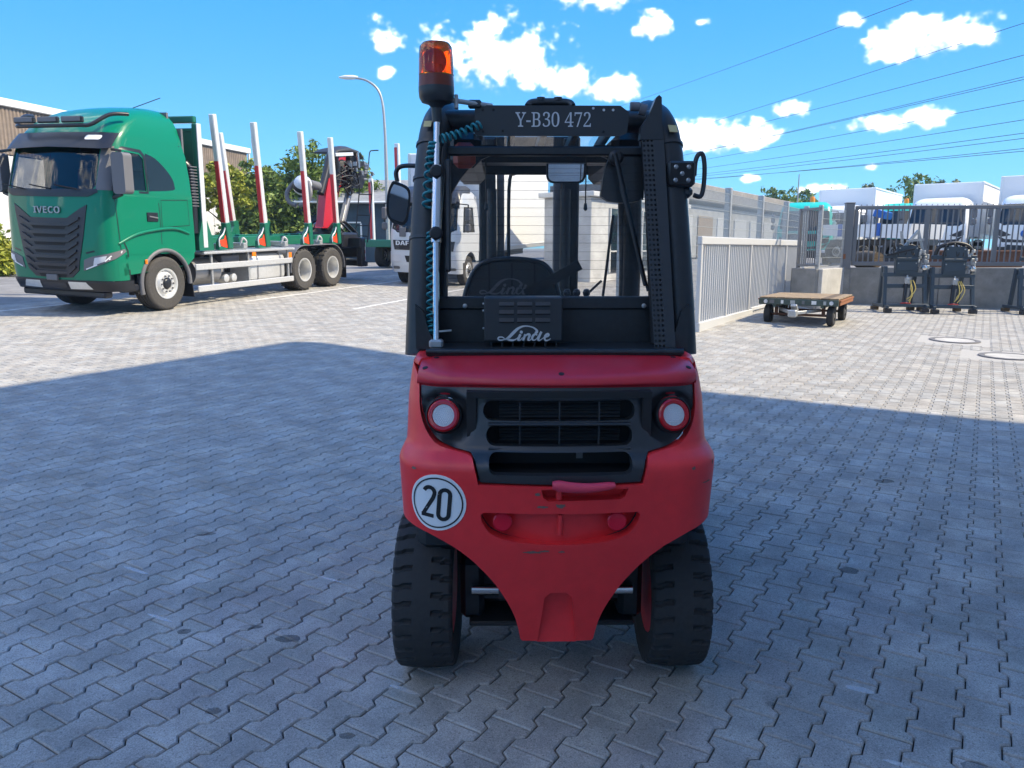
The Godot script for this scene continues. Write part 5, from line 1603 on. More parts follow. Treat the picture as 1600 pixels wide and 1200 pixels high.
	for k in 7:
		var y := 1.66 - k * 0.145
		var hw := 0.47 - k * 0.012
		part("grille_slat", mb().skin(mirror_poly([Vector2(0, y - 0.022), Vector2(hw, y - 0.022), Vector2(hw + 0.24 - k * 0.012, y + 0.10), Vector2(hw + 0.24 - k * 0.012, y + 0.14), Vector2(hw - 0.02, y + 0.03), Vector2(0, y + 0.03)]), [], func(q): return cab(q, 0.045), Vector2(0.1, 0.1), Vector3(0, 0, -0.03)), "grille_black", gr)
		part("grille_slot", mb().skin(PackedVector2Array([Vector2(-hw + 0.1, y - 0.085), Vector2(hw - 0.1, y - 0.085), Vector2(hw - 0.06, y - 0.03), Vector2(-hw + 0.06, y - 0.03)]), [], func(q): return cab(q, 0.017), Vector2(0.1, 0.1)), "deep_black", gr)
	part("radar_cover", mb().box(Vector3(0.0, 0.70, 1.49), Vector3(0.26, 0.11, 0.05), Basis(), 0.01), "trim_grey", gr)
	lettering("maker_letters", "IVECO", 0.118, 0.02, "pipe_steel", t, Transform3D(Basis(Vector3.RIGHT, -0.02), Vector3(0.0, 1.915, 1.462)), false, 1.32, 700)
	part("cowl", mb().skin(mirror_poly([Vector2(0, 2.15), Vector2(0.9, 2.16), Vector2(1.08, 2.24), Vector2(1.05, 2.30), Vector2(0, 2.285)]), [], func(q): return cab(q, 0.012), Vector2(0.08, 0.05)), "truck_black", t)
	for x in [-0.55, 0.1, 0.7]:
		part("wiper", mb().bar(Vector3(x, 2.29, 1.43), Vector3(x - 0.5, 2.36, 1.42), 0.02, 0.02), "deep_black", t)
	var visor := part("sun_visor", mb().skin(mirror_poly([Vector2(0, 3.03), Vector2(1.1, 3.0), Vector2(1.26, 3.02), Vector2(1.24, 3.30), Vector2(0, 3.30)]), [], func(q): return cab(Vector2(q.x, q.y), 0.14 - (q.y - 3.0) * 0.25), Vector2(0.08, 0.08), Vector3(0, 0, -0.03)), "truck_black", t)
	part("sticker", mb().skin(round_rect(0.72, 3.16, 1.04, 3.245, 0.04), [], func(q): return cab(Vector2(q.x, q.y), 0.146 - (q.y - 3.0) * 0.25), Vector2(0.06, 0.06)), "sign_white", visor)
	var bar := part("lamp_bar", mb().tube(curve([Vector3(-1.15, 3.66, 0.55), Vector3(-1.02, 3.62, 0.85), Vector3(-0.86, 3.42, 1.14), Vector3(-0.6, 3.40, 1.22), Vector3(0.6, 3.40, 1.22), Vector3(0.86, 3.42, 1.14), Vector3(1.02, 3.62, 0.85), Vector3(1.15, 3.66, 0.55)]), 0.035, 8), "truck_black", t)
	for x in [-0.58, -0.02, 0.54]:
		var l := part("bar_lamp", mb().box(Vector3(x, 3.50, 1.22), Vector3(0.48, 0.11, 0.08), Basis(), 0.02), "truck_black", bar)
		part("lens", mb().box(Vector3(x, 3.50, 1.262), Vector3(0.43, 0.06, 0.006), Basis(), 0.002), "trim_grey", l)
	part("aerial", mb().tube([Vector3(0.55, 3.88, -0.2), Vector3(0.85, 4.12, -0.62)], 0.008, 5), "hose_black", t)
	# cab interior
	part("dash", mb().box(Vector3(0, 2.16, 0.95), Vector3(2.1, 0.2, 0.5), Basis(), 0.06), "deep_black", cb)
	part("driver_wheel", mb().tube(arc(Vector2.ZERO, 0.22, 0, 360, 20).map(func(q): return Vector3(0.55 + q.x, 2.34 + q.y * 0.6, 0.75 - q.y * 0.7)), 0.02, 6), "deep_black", cb)
	for x in [-0.6, 0.6]:
		part("seat", mb().box(Vector3(x, 2.25, -0.05), Vector3(0.5, 1.0, 0.16), Basis(Vector3.RIGHT, -0.12), 0.06).box(Vector3(x, 1.75, 0.2), Vector3(0.5, 0.2, 0.5), Basis(), 0.05), "seat_black", cb)
	part("bunk", mb().box(Vector3(0, 2.5, rear + 0.3), Vector3(2.2, 1.9, 0.3), Basis(), 0.05), "seat_black", cb)
	part("floor", mb().box(Vector3(0, 1.25, 0.2), Vector3(2.3, 0.1, 2.0)), "deep_black", cb)
	# air intake behind the cab
	var sn := part("air_intake", mb().tube(curve([Vector3(1.12, 1.5, -0.98), Vector3(1.13, 2.2, -0.99), Vector3(1.12, 2.75, -0.96), Vector3(1.05, 2.9, -0.9)]), [0.1, 0.1, 0.1, 0.1, 0.1, 0.1, 0.1, 0.1, 0.1, 0.1, 0.1, 0.1, 0.1, 0.1, 0.1, 0.1, 0.1, 0.1, 0.08], 10), "truck_black", t)
	for k in 14:
		part("intake_rib", mb().box(Vector3(1.155, 2.05 + k * 0.06, -0.985), Vector3(0.16, 0.022, 0.2), Basis(), 0.008), "trim_grey", sn)
	truck_bed(t)
	timber_crane(t)
	for s in [-1, 1]:
		road_wheel(t, Vector3(1.06 * s, 0.53, 0), 0.53, 0.37, s, false, "front_wheel")
		for z in [-4.88, -6.24]:
			road_wheel(t, Vector3(0.98 * s, 0.53, z), 0.53, 0.52, s, true, "rear_wheel", true)

func truck_bed(t: Node3D) -> void:
	for s in [-1, 1]:
		part("chassis_rail", mb().box(Vector3(0.42 * s, 0.95, -3.6), Vector3(0.09, 0.3, 7.6)), "truck_black", t)
		part("bed_beam", mb().box(Vector3(0.50 * s, 1.26, -4.2), Vector3(0.12, 0.24, 6.4), Basis(), 0.01), "frame_green", t)
		# stakes: green socket, silver upright, red face, orange badge
		for z in [-2.05, -3.42, -5.28, -6.68]:
			var st := part("stake", mb().bar(Vector3(1.16 * s, 1.7, z + 0.08), Vector3(1.20 * s, 3.95, z + 0.36), 0.12, 0.13, 0.015, Vector3.BACK), "stake_silver", t)
			part("red_face", mb().bar(Vector3(1.155 * s, 1.72, z + 0.155), Vector3(1.185 * s, 3.0, z + 0.31), 0.10, 0.012, 0.0, Vector3.BACK), "stake_red", st)
			part("socket", mb().bar(Vector3(1.14 * s, 1.16, z), Vector3(1.16 * s, 1.72, z + 0.085), 0.15, 0.17, 0.015, Vector3.BACK), "frame_green", st)
			part("socket_foot", mb().prism(PackedVector2Array([Vector2(-0.1, 1.14), Vector2(0.36, 1.14), Vector2(0.34, 1.3), Vector2(0.16, 1.55), Vector2(0.08, 1.72), Vector2(-0.04, 1.72)]), -0.05, 0.05, Transform3D(Basis(Vector3(0, 0, 1), Vector3(0, 1, 0), Vector3(-1, 0, 0)), Vector3(1.13 * s, 0, z))), "frame_green", st)
			part("badge", mb().prism(PackedVector2Array([Vector2(0.10, 1.17), Vector2(0.30, 1.22), Vector2(0.34, 1.34), Vector2(0.20, 1.36), Vector2(0.14, 1.46), Vector2(0.08, 1.3)]), -0.002, 0.006, Transform3D(Basis(Vector3(0, 0, 1), Vector3(0, 1, 0), Vector3(-1, 0, 0)), Vector3(1.185 * s, 0, z))), "badge_red", st)
			part("badge_rim", mb().tube(curve([Vector3(1.19 * s, 1.2, z + 0.36), Vector3(1.19 * s, 1.36, z + 0.36), Vector3(1.19 * s, 1.48, z + 0.22), Vector3(1.19 * s, 1.62, z + 0.14)]), 0.016, 6), "stake_silver", st)
		# walkway, underrun rails, tanks
		part("walkway", mb().box(Vector3(0.96 * s, 1.085, -2.75), Vector3(0.62, 0.05, 3.3), Basis(), 0.01), "aluminium", t)
		var tread := mb()
		for k in 64:
			tread.box(Vector3(0.96 * s, 1.115, -1.15 - k * 0.05), Vector3(0.6, 0.012, 0.022))
			tread.box(Vector3(1.273 * s, 1.09, -1.15 - k * 0.05), Vector3(0.01, 0.03, 0.022))
		var tr := part("walkway_tread", tread, "aluminium", t)
		tr.set_meta("kind", "stuff")
		for r in [[0.80, -0.86, -4.34], [0.345, -0.9, -4.36]]:
			part("side_rail", mb().bar(Vector3(1.22 * s, r[0], r[1]), Vector3(1.22 * s, r[0], r[2]), 0.04, 0.13, 0.012), "aluminium", t)
		for z in [-1.4, -2.65, -4.2]:
			part("rail_post", mb().bar(Vector3(1.18 * s, 0.3, z), Vector3(1.18 * s, 1.07, z), 0.05, 0.06, 0.008, Vector3.BACK), "galvanised", t)
		var tank := part("fuel_tank", mb().rings([tank_ring(-2.72, s), tank_ring(-2.76, s, 0.02), tank_ring(-4.02, s, 0.02), tank_ring(-4.06, s)]), "aluminium", t)
		for z in [-2.95, -3.85]:
			part("tank_strap", mb().rings([tank_ring(z, s, 0.028), tank_ring(z - 0.05, s, 0.028)]), "pipe_steel", tank)
		part("exhaust_box", mb().tube([Vector3(0.86 * s, 0.68, -0.95), Vector3(0.86 * s, 0.68, -1.75)], 0.29, 18), "pipe_steel", t)
		for k in 2:
			part("air_tank", mb().lathe([Vector2(0.0, -0.3), Vector2(0.09, -0.27), Vector2(0.11, -0.2), Vector2(0.11, 0.2), Vector2(0.09, 0.27), Vector2(0.0, 0.3)], 16, Transform3D(Basis(Vector3.FORWARD, PI / 2), Vector3(0.85 * s, 0.5, -1.95 - k * 0.26))), "aluminium", t)
		part("battery_box", mb().box(Vector3(0.85 * s, 0.86, -2.15), Vector3(0.5, 0.28, 0.6), Basis(), 0.02), "trim_grey", t)
		part("side_marker", mb().box(Vector3(1.25 * s, 1.0, -2.78), Vector3(0.03, 0.10, 0.14), Basis(), 0.01), "marker_orange", t)
		part("side_marker", mb().box(Vector3(1.2 * s, 0.93, -4.28), Vector3(0.03, 0.14, 0.12), Basis(), 0.01), "marker_orange", t)
		# rear wings over both axles
		var wing := []
		for k in 9:
			var a := PI * lerpf(-0.02, 0.5, k / 8.0)
			wing.append(Vector3(0.98 * s, 0.53 + sin(a) * 0.62, -4.88 + cos(a) * 0.62))
		for k in 9:
			var a := PI * lerpf(0.5, 1.02, k / 8.0)
			wing.append(Vector3(0.98 * s, 0.53 + sin(a) * 0.62, -6.24 + cos(a) * 0.62))
		var wg := mb()
		for k in wing.size() - 1:
			wg.bar(wing[k], wing[k + 1], 0.52, 0.02, 0.0, Vector3.UP if absf((wing[k + 1] - wing[k]).normalized().y) < 0.8 else Vector3.BACK)
		part("rear_wing", wg, "trim_grey", t)
		part("mud_flap", mb().box(Vector3(0.98 * s, 0.5, -6.92), Vector3(0.52, 0.6, 0.02)), "truck_black", t)
	# headboard behind the cab
	var hb := part("headboard", mb().bar(Vector3(-1.16, 1.2, -1.2), Vector3(-1.16, 3.7, -1.2), 0.12, 0.14, 0.02, Vector3.BACK).bar(Vector3(1.16, 1.2, -1.2), Vector3(1.16, 3.7, -1.2), 0.12, 0.14, 0.02, Vector3.BACK).bar(Vector3(-1.16, 3.78, -1.2), Vector3(1.16, 3.78, -1.2), 0.12, 0.14, 0.02).bar(Vector3(-1.16, 3.58, -1.2), Vector3(1.16, 3.58, -1.2), 0.06, 0.06), "frame_green", t)
	part("mesh_panel", mb().box(Vector3(0, 2.4, -1.2), Vector3(2.2, 2.3, 0.02)), "frame_green", hb)
	for k in 6:
		part("crossbar", mb().bar(Vector3(-1.1, 1.4 + k * 0.4, -1.23), Vector3(1.1, 1.4 + k * 0.4, -1.23), 0.03, 0.05), "frame_green", hb)
	part("edge_strip", mb().box(Vector3(1.235, 2.45, -1.2), Vector3(0.02, 2.5, 0.13), Basis(), 0.006), "stake_silver", hb)
	part("post_foot", mb().prism(PackedVector2Array([Vector2(-1.0, 1.14), Vector2(-1.45, 1.14), Vector2(-1.42, 1.4), Vector2(-1.28, 1.75), Vector2(-1.12, 1.75), Vector2(-1.0, 1.4)]), 1.1, 1.24, Transform3D(Basis(Vector3(0, 0, 1), Vector3(0, 1, 0), Vector3(1, 0, 0)), Vector3.ZERO)), "frame_green", hb)
	for z in [-1.9, -2.7, -4.3, -5.9]:
		part("bunk_crossbeam", mb().box(Vector3(0, 1.2, z), Vector3(2.2, 0.12, 0.14), Basis(), 0.01), "galvanised", t)
		part("lashing", mb().tube(curve([Vector3(1.05, 1.16, z), Vector3(1.07, 1.28, z - 0.06), Vector3(1.02, 1.36, z), Vector3(1.0, 1.2, z + 0.07)]), 0.03, 6), "galvanised", t)
	part("rear_crossmember", mb().box(Vector3(0, 0.95, -7.4), Vector3(1.1, 0.3, 0.2), Basis(), 0.02).box(Vector3(0, 0.52, -8.3), Vector3(2.3, 0.16, 0.14), Basis(), 0.02), "truck_black", t)

func tank_ring(z: float, s: int, grow := 0.0) -> PackedVector3Array:
	var p := PackedVector3Array()
	for q in round_rect(0.62 - grow, 0.36 - grow, 1.17 + grow, 0.98 + grow, 0.12 + grow, 4):
		p.append(Vector3(q.x * s, q.y, z))
	return p

func timber_crane(t: Node3D) -> void:
	# loader folded over the rear end: column, red booms, high seat, grapple hanging at the side
	var c := part("crane_column", mb().box(Vector3(0, 1.2, -8.0), Vector3(1.6, 0.45, 0.9), Basis(), 0.05).lathe([Vector2(0.42, 1.4), Vector2(0.40, 1.65), Vector2(0.3, 1.72), Vector2(0.27, 2.5), Vector2(0.0, 2.5)], 20, Transform3D(Basis(), Vector3(0, 0, -8.0))), "truck_black", t)
	for s in [-1, 1]:
		part("stabiliser", mb().box(Vector3(0.95 * s, 1.15, -8.0), Vector3(0.5, 0.3, 0.3), Basis(), 0.03).box(Vector3(1.12 * s, 0.85, -8.0), Vector3(0.18, 0.8, 0.2), Basis(), 0.02), "truck_black", c)
	var flat := Transform3D(Basis(Vector3(0, 0, -1), Vector3(0, 1, 0), Vector3(1, 0, 0)), Vector3.ZERO)        # profile drawn as (distance back, height)
	part("main_boom", mb().prism(PackedVector2Array([Vector2(7.25, 1.55), Vector2(7.75, 1.55), Vector2(8.6, 3.3), Vector2(8.72, 3.85), Vector2(8.4, 3.9), Vector2(8.22, 3.4)]), 0.05, 0.30, flat), "crane_red", t)
	part("knuckle_boom", mb().prism(PackedVector2Array([Vector2(6.9, 1.6), Vector2(7.2, 1.58), Vector2(7.62, 2.7), Vector2(7.5, 2.95), Vector2(7.28, 2.95), Vector2(7.1, 2.5)]), 0.32, 0.55, flat), "crane_red", t)
	part("maker_badge", mb().prism(round_rect(-0.08, -0.28, 0.08, 0.28, 0.07), 0.3, 0.312, flat * Transform3D(Basis(Vector3.BACK, -0.42), Vector3(8.06, 2.62, 0))), "badge_yellow", t)
	part("badge_letters", mb().prism(round_rect(-0.03, -0.2, 0.03, 0.2, 0.02), 0.312, 0.318, flat * Transform3D(Basis(Vector3.BACK, -0.42), Vector3(8.06, 2.62, 0))), "print_black", t)
	part("outer_arm", mb().tube(curve([Vector3(0.5, 2.5, -6.9), Vector3(0.48, 3.1, -7.25), Vector3(0.45, 3.55, -7.5), Vector3(0.4, 3.65, -7.8), Vector3(0.4, 3.2, -8.0), Vector3(0.42, 2.6, -7.8)]), 0.10, 8), "truck_black", t)
	part("boom_cylinder", mb().tube([Vector3(0.2, 1.6, -8.5), Vector3(0.2, 3.0, -9.2)], 0.09, 10), "pipe_steel", t)
	part("support_strut", mb().bar(Vector3(0.25, 1.4, -8.25), Vector3(0.1, 3.0, -9.3), 0.12, 0.14, 0.01), "galvanised", t)
	part("strut", mb().bar(Vector3(-0.3, 1.4, -8.3), Vector3(-0.3, 2.8, -9.2), 0.1, 0.1, 0.01), "truck_black", t)
	# grapple rotator: pale casing with jaws
	part("grapple_casing", mb().lathe([Vector2(0.0, -0.34), Vector2(0.16, -0.3), Vector2(0.30, -0.14), Vector2(0.33, 0.05), Vector2(0.26, 0.22), Vector2(0.12, 0.32), Vector2(0.0, 0.34)], 18, Transform3D(Basis(Vector3.RIGHT, 0.7) * Basis(Vector3.FORWARD, 0.5).scaled(Vector3.ONE * 0.8), Vector3(0.55, 2.68, -5.95))), "cab_silver", t)
	for s in [-1, 1]:
		part("grapple_jaw", mb().tube(curve([Vector3(0.55 + 0.2 * s, 2.78, -5.9), Vector3(0.55 + 0.36 * s, 2.5, -5.75), Vector3(0.55 + 0.28 * s, 2.25, -5.7), Vector3(0.55 + 0.05 * s, 2.15, -5.7)]), 0.06, 8), "trim_grey", t)
	part("casing_band", mb().lathe([Vector2(0.268, -0.03), Vector2(0.272, 0.05), Vector2(0.25, 0.1)], 18, Transform3D(Basis(Vector3.RIGHT, 0.7) * Basis(Vector3.FORWARD, 0.5), Vector3(0.55, 2.68, -5.95))), "truck_black", t)
	for k in 5:
		part("boom_hose", mb().tube(curve([Vector3(0.34, 2.0 + k * 0.12, -7.55 - k * 0.06), Vector3(0.42, 2.9, -7.9 - k * 0.05), Vector3(0.4, 3.5, -8.2 - k * 0.06), Vector3(0.36, 3.3 - k * 0.1, -8.75)]), 0.028, 6), "hose_black", t)
	part("arm_cylinder", mb().tube([Vector3(0.42, 2.35, -7.15), Vector3(0.42, 3.35, -7.55)], 0.075, 10), "truck_black", t)
	part("rotator", mb().tube([Vector3(0.55, 2.75, -6.15), Vector3(0.52, 2.7, -6.75)], 0.12, 10), "trim_grey", t)
	# high seat platform with canopy, valves and ladder
	var hs := part("high_seat", mb().prism(PackedVector2Array([Vector2(8.5, 2.75), Vector2(9.3, 2.75), Vector2(9.6, 3.2), Vector2(8.5, 3.2)]), -0.35, 0.5, flat).box(Vector3(0.05, 3.35, -9.05), Vector3(0.6, 0.4, 0.3), Basis(), 0.05), "truck_black", t)
	part("canopy", mb().rings([canopy_ring(-7.75, 3.68, 0.03), canopy_ring(-8.0, 3.74, 0.09), canopy_ring(-8.7, 3.84, 0.12), canopy_ring(-9.2, 3.80, 0.11), canopy_ring(-9.45, 3.66, 0.05)]), "seat_black", hs)
	part("canopy_rail", mb().bar(Vector3(0.52, 3.62, -7.7), Vector3(0.52, 3.72, -8.7), 0.05, 0.1, 0.01), "stake_silver", hs)
	part("canopy_back", mb().box(Vector3(0.05, 3.5, -9.1), Vector3(0.8, 0.5, 0.5), Basis(), 0.12), "truck_black", hs)
	part("silver_tube", mb().tube([Vector3(0.5, 3.8, -9.0), Vector3(0.52, 3.35, -9.05)], 0.05, 8), "chrome", hs)
	var valve := mb()
	var r := RandomNumberGenerator.new()
	r.seed = 12
	for k in 26:
		valve.box(Vector3(r.randf_range(0.3, 0.66), r.randf_range(3.0, 3.5), r.randf_range(-9.7, -8.6)), Vector3(r.randf_range(0.05, 0.14), r.randf_range(0.05, 0.16), r.randf_range(0.05, 0.14)), Basis(Vector3.UP, r.randf() * 3.0), 0.01)
	part("valve_block", valve, "pipe_steel", hs)
	for k in 18:
		var a := Vector3(r.randf_range(0.4, 0.62), r.randf_range(2.6, 3.4), r.randf_range(-9.4, -8.4))
		var b := Vector3(r.randf_range(0.35, 0.6), r.randf_range(2.6, 3.6), r.randf_range(-8.8, -7.6))
		part("hose", mb().tube(curve([a, (a + b) * 0.5 + Vector3(0.1, r.randf_range(-0.4, 0.35), 0), b]), 0.022, 6), "hose_black", hs)
	for k in 7:
		var x := r.randf_range(-0.5, 0.6)
		part("base_hose", mb().tube(curve([Vector3(x, 1.5, -7.5), Vector3(x + 0.15, 1.75, -7.8), Vector3(x + 0.2, 1.4, -8.5)]), 0.03, 6), "hose_black", c)
	var ladder := mb().tube(curve([Vector3(0.55, 3.0, -9.75), Vector3(0.6, 2.6, -9.7), Vector3(0.6, 1.1, -9.35)]), 0.022, 6).tube(curve([Vector3(0.15, 3.0, -9.75), Vector3(0.15, 2.6, -9.7), Vector3(0.15, 1.1, -9.35)]), 0.022, 6)
	for k in 5:
		ladder.tube([Vector3(0.6, 1.3 + k * 0.32, -9.4 - k * 0.07), Vector3(0.15, 1.3 + k * 0.32, -9.4 - k * 0.07)], 0.018, 6)
	part("ladder", ladder, "truck_black", hs)
	part("lever", mb().tube(curve([Vector3(0.5, 3.4, -9.7), Vector3(0.52, 3.85, -9.75), Vector3(0.6, 3.92, -9.85), Vector3(0.75, 3.93, -9.9)]), 0.018, 6), "hose_black", hs)
	# tail: dark chest, striped board, lamps
	part("rear_chest", mb().box(Vector3(-0.2, 0.92, -8.75), Vector3(1.9, 0.5, 0.4), Basis(), 0.04), "truck_black", t)
	var wb := part("warning_board", mb().box(Vector3(0.95, 0.82, -8.45), Vector3(0.16, 0.62, 0.02), Basis(), 0.004), "sign_white", t)
	for k in 3:
		part("stripe", mb().prism(PackedVector2Array([Vector2(-0.078, -0.30 + k * 0.2), Vector2(0.078, -0.20 + k * 0.2), Vector2(0.078, -0.10 + k * 0.2), Vector2(-0.078, -0.20 + k * 0.2)]), 0.0105, 0.013, Transform3D(Basis(), Vector3(0.95, 0.82, -8.45))), "stake_red", wb)
	part("tail_bumper", mb().box(Vector3(0.55, 0.56, -8.42), Vector3(0.9, 0.16, 0.1), Basis(), 0.02), "galvanised", t)

func canopy_ring(z: float, y: float, h: float) -> PackedVector3Array:
	var p := PackedVector3Array()
	for k in 12:
		var a := TAU * k / 12.0
		p.append(Vector3(0.1 + cos(a) * 0.38, y + sin(a) * h, z))
	return p

func box_truck(t: Node3D, look: String, cab_h: float, box_len: float, box_h: float, box_w: float, glassy: String) -> void:
	# a small delivery lorry: cab over the front axle, box body behind
	cab_front = [[0.35, 0.86], [0.6, 0.93], [1.1, 0.95], [1.45, 0.93], [2.15, 0.70], [2.35, 0.52], [2.45, 0.25], [2.5, 0.05]]
	cab_width = [[0.35, 1.05], [0.6, 1.09], [1.4, 1.10], [2.1, 1.02], [2.35, 0.95], [2.45, 0.85], [2.5, 0.72]]
	for k in cab_front.size():
		cab_front[k][0] *= cab_h / 2.5
		if k < cab_width.size():
			cab_width[k][0] *= cab_h / 2.5
	cab_round = 0.22
	var f := cab_h / 2.5
	var rear := -0.72
	var sy := []
	for y in [0.62, 1.0, 1.4, 1.8, 2.15, 2.35, 2.45, 2.5]:
		sy.append(Vector2(rear, y * f))
	var right := side_poly(sy, 1)
	var shell := PackedVector2Array(right)
	var left := flipped(right)
	left.reverse()
	shell.append_array(left)
	shell.reverse()
	var screen := mirror_poly([Vector2(0.0, 1.36 * f), Vector2(0.80, 1.38 * f), Vector2(0.98, 1.46 * f), Vector2(0.93, 2.10 * f), Vector2(0.88, 2.14 * f), Vector2(0.0, 2.15 * f)])
	var dg := side_poly([Vector2(0.66, 1.40 * f), Vector2(-0.35, 1.40 * f), Vector2(-0.35, 2.05 * f), Vector2(0.42, 2.05 * f)], 1)
	var arch := []
	for k in 17:
		var a := PI * k / 16.0
		arch.append(Vector2(cos(a) * 0.56, 0.42 + sin(a) * 0.54))
	arch.append(Vector2(-0.56, 0.2))
	arch.append(Vector2(0.56, 0.2))
	var ar := side_poly(arch, 1)
	var cb := part("cab_shell", mb().skin(shell, [screen, dg, flipped(dg), ar, flipped(ar)], cab, Vector2(0.08, 0.08), Vector3(0, 0, -0.03)), look, t)
	var p := PackedVector3Array()
	var ring := PackedVector3Array()
	for k in 25:
		ring.append(cab(Vector2(lerpf(-side_s(rear, 2.5 * f), side_s(rear, 2.5 * f), k / 24.0), 2.5 * f)))
	var mid := Vector3(0, 2.51 * f, -0.4)
	for k in 25:
		p.append_array([mid, ring[k], ring[(k + 1) % 25]])
	var top := mb()
	top.put(p, (ring[1] - mid).cross(ring[2] - mid).y > 0.0, true)
	part("roof_skin", top, look, cb)
	part("windscreen", mb().skin(screen, [], func(q): return cab(q, -0.006), Vector2(0.1, 0.1)), glassy, cb)
	for s in [-1, 1]:
		part("door_window", mb().skin(dg if s == 1 else flipped(dg), [], func(q): return cab(q, -0.006), Vector2(0.1, 0.1)), glassy, cb)
	part("rear_wall", mb().box(Vector3(0, 1.5 * f, rear + 0.03), Vector3(2.0, 1.7 * f, 0.05)), look, cb)
	part("seats", mb().box(Vector3(0, 1.5 * f, -0.35), Vector3(1.7, 0.8, 0.2), Basis(), 0.08).box(Vector3(0, 1.2 * f, 0.4), Vector3(1.8, 0.2, 0.4), Basis(), 0.05).box(Vector3(0, 0.75, 0), Vector3(1.9, 0.1, 1.4)), "seat_black", cb)
	part("windscreen_seal", mb().ribbon(Array(screen) + [screen[0]], 0.035, func(q): return cab(q, 0.004)), "deep_black", cb)
	for s in [-1, 1]:
		var mr := part("mirror", mb().box(Vector3(1.28 * s, 1.85 * f, 0.72), Vector3(0.17, 0.36, 0.1), Basis(), 0.04).box(Vector3(1.28 * s, 1.52 * f, 0.72), Vector3(0.17, 0.22, 0.1), Basis(), 0.04), "trim_grey", t)
		part("mirror_arm", mb().bar(Vector3(0.98 * s, 2.12 * f, 0.6), Vector3(1.28 * s, 2.1 * f, 0.72), 0.03, 0.03).bar(Vector3(1.28 * s, 2.1 * f, 0.72), Vector3(1.28 * s, 1.4 * f, 0.72), 0.03, 0.03), "truck_black", mr)
		road_wheel(t, Vector3(0.93 * s, 0.42, 0), 0.42, 0.24, s, false, "front_wheel")
		road_wheel(t, Vector3(0.86 * s, 0.42, -3.6), 0.42, 0.44, s, true, "rear_wheel")
		part("chassis_rail", mb().box(Vector3(0.38 * s, 0.72, -box_len * 0.5), Vector3(0.08, 0.2, box_len + 1.0)), "truck_black", t)
		part("side_guard", mb().bar(Vector3(1.1 * s, 0.55, -1.2), Vector3(1.1 * s, 0.55, -2.9), 0.03, 0.12, 0.01).bar(Vector3(1.1 * s, 0.82, -1.2), Vector3(1.1 * s, 0.82, -2.9), 0.03, 0.12, 0.01), "galvanised", t)
	var body := part("cargo_box", mb().box(Vector3(0, box_h * 0.5 + 0.95, -0.95 - box_len * 0.5), Vector3(box_w, box_h, box_len), Basis(), 0.03), "box_white", t)
	var e := 0.012
	part("box_edge", mb().box(Vector3(box_w * 0.5, box_h * 0.5 + 0.95, -0.97), Vector3(0.09, box_h, 0.09), Basis(), 0.02).box(Vector3(-box_w * 0.5, box_h * 0.5 + 0.95, -0.97), Vector3(0.09, box_h, 0.09), Basis(), 0.02).box(Vector3(box_w * 0.5 + e, 1.0, -0.95 - box_len * 0.5), Vector3(0.05, 0.14, box_len), Basis(), 0.01).box(Vector3(box_w * 0.5 + e, box_h + 0.92, -0.95 - box_len * 0.5), Vector3(0.05, 0.08, box_len), Basis(), 0.01), "aluminium" if look == "cab_silver" else "paint_white", body)

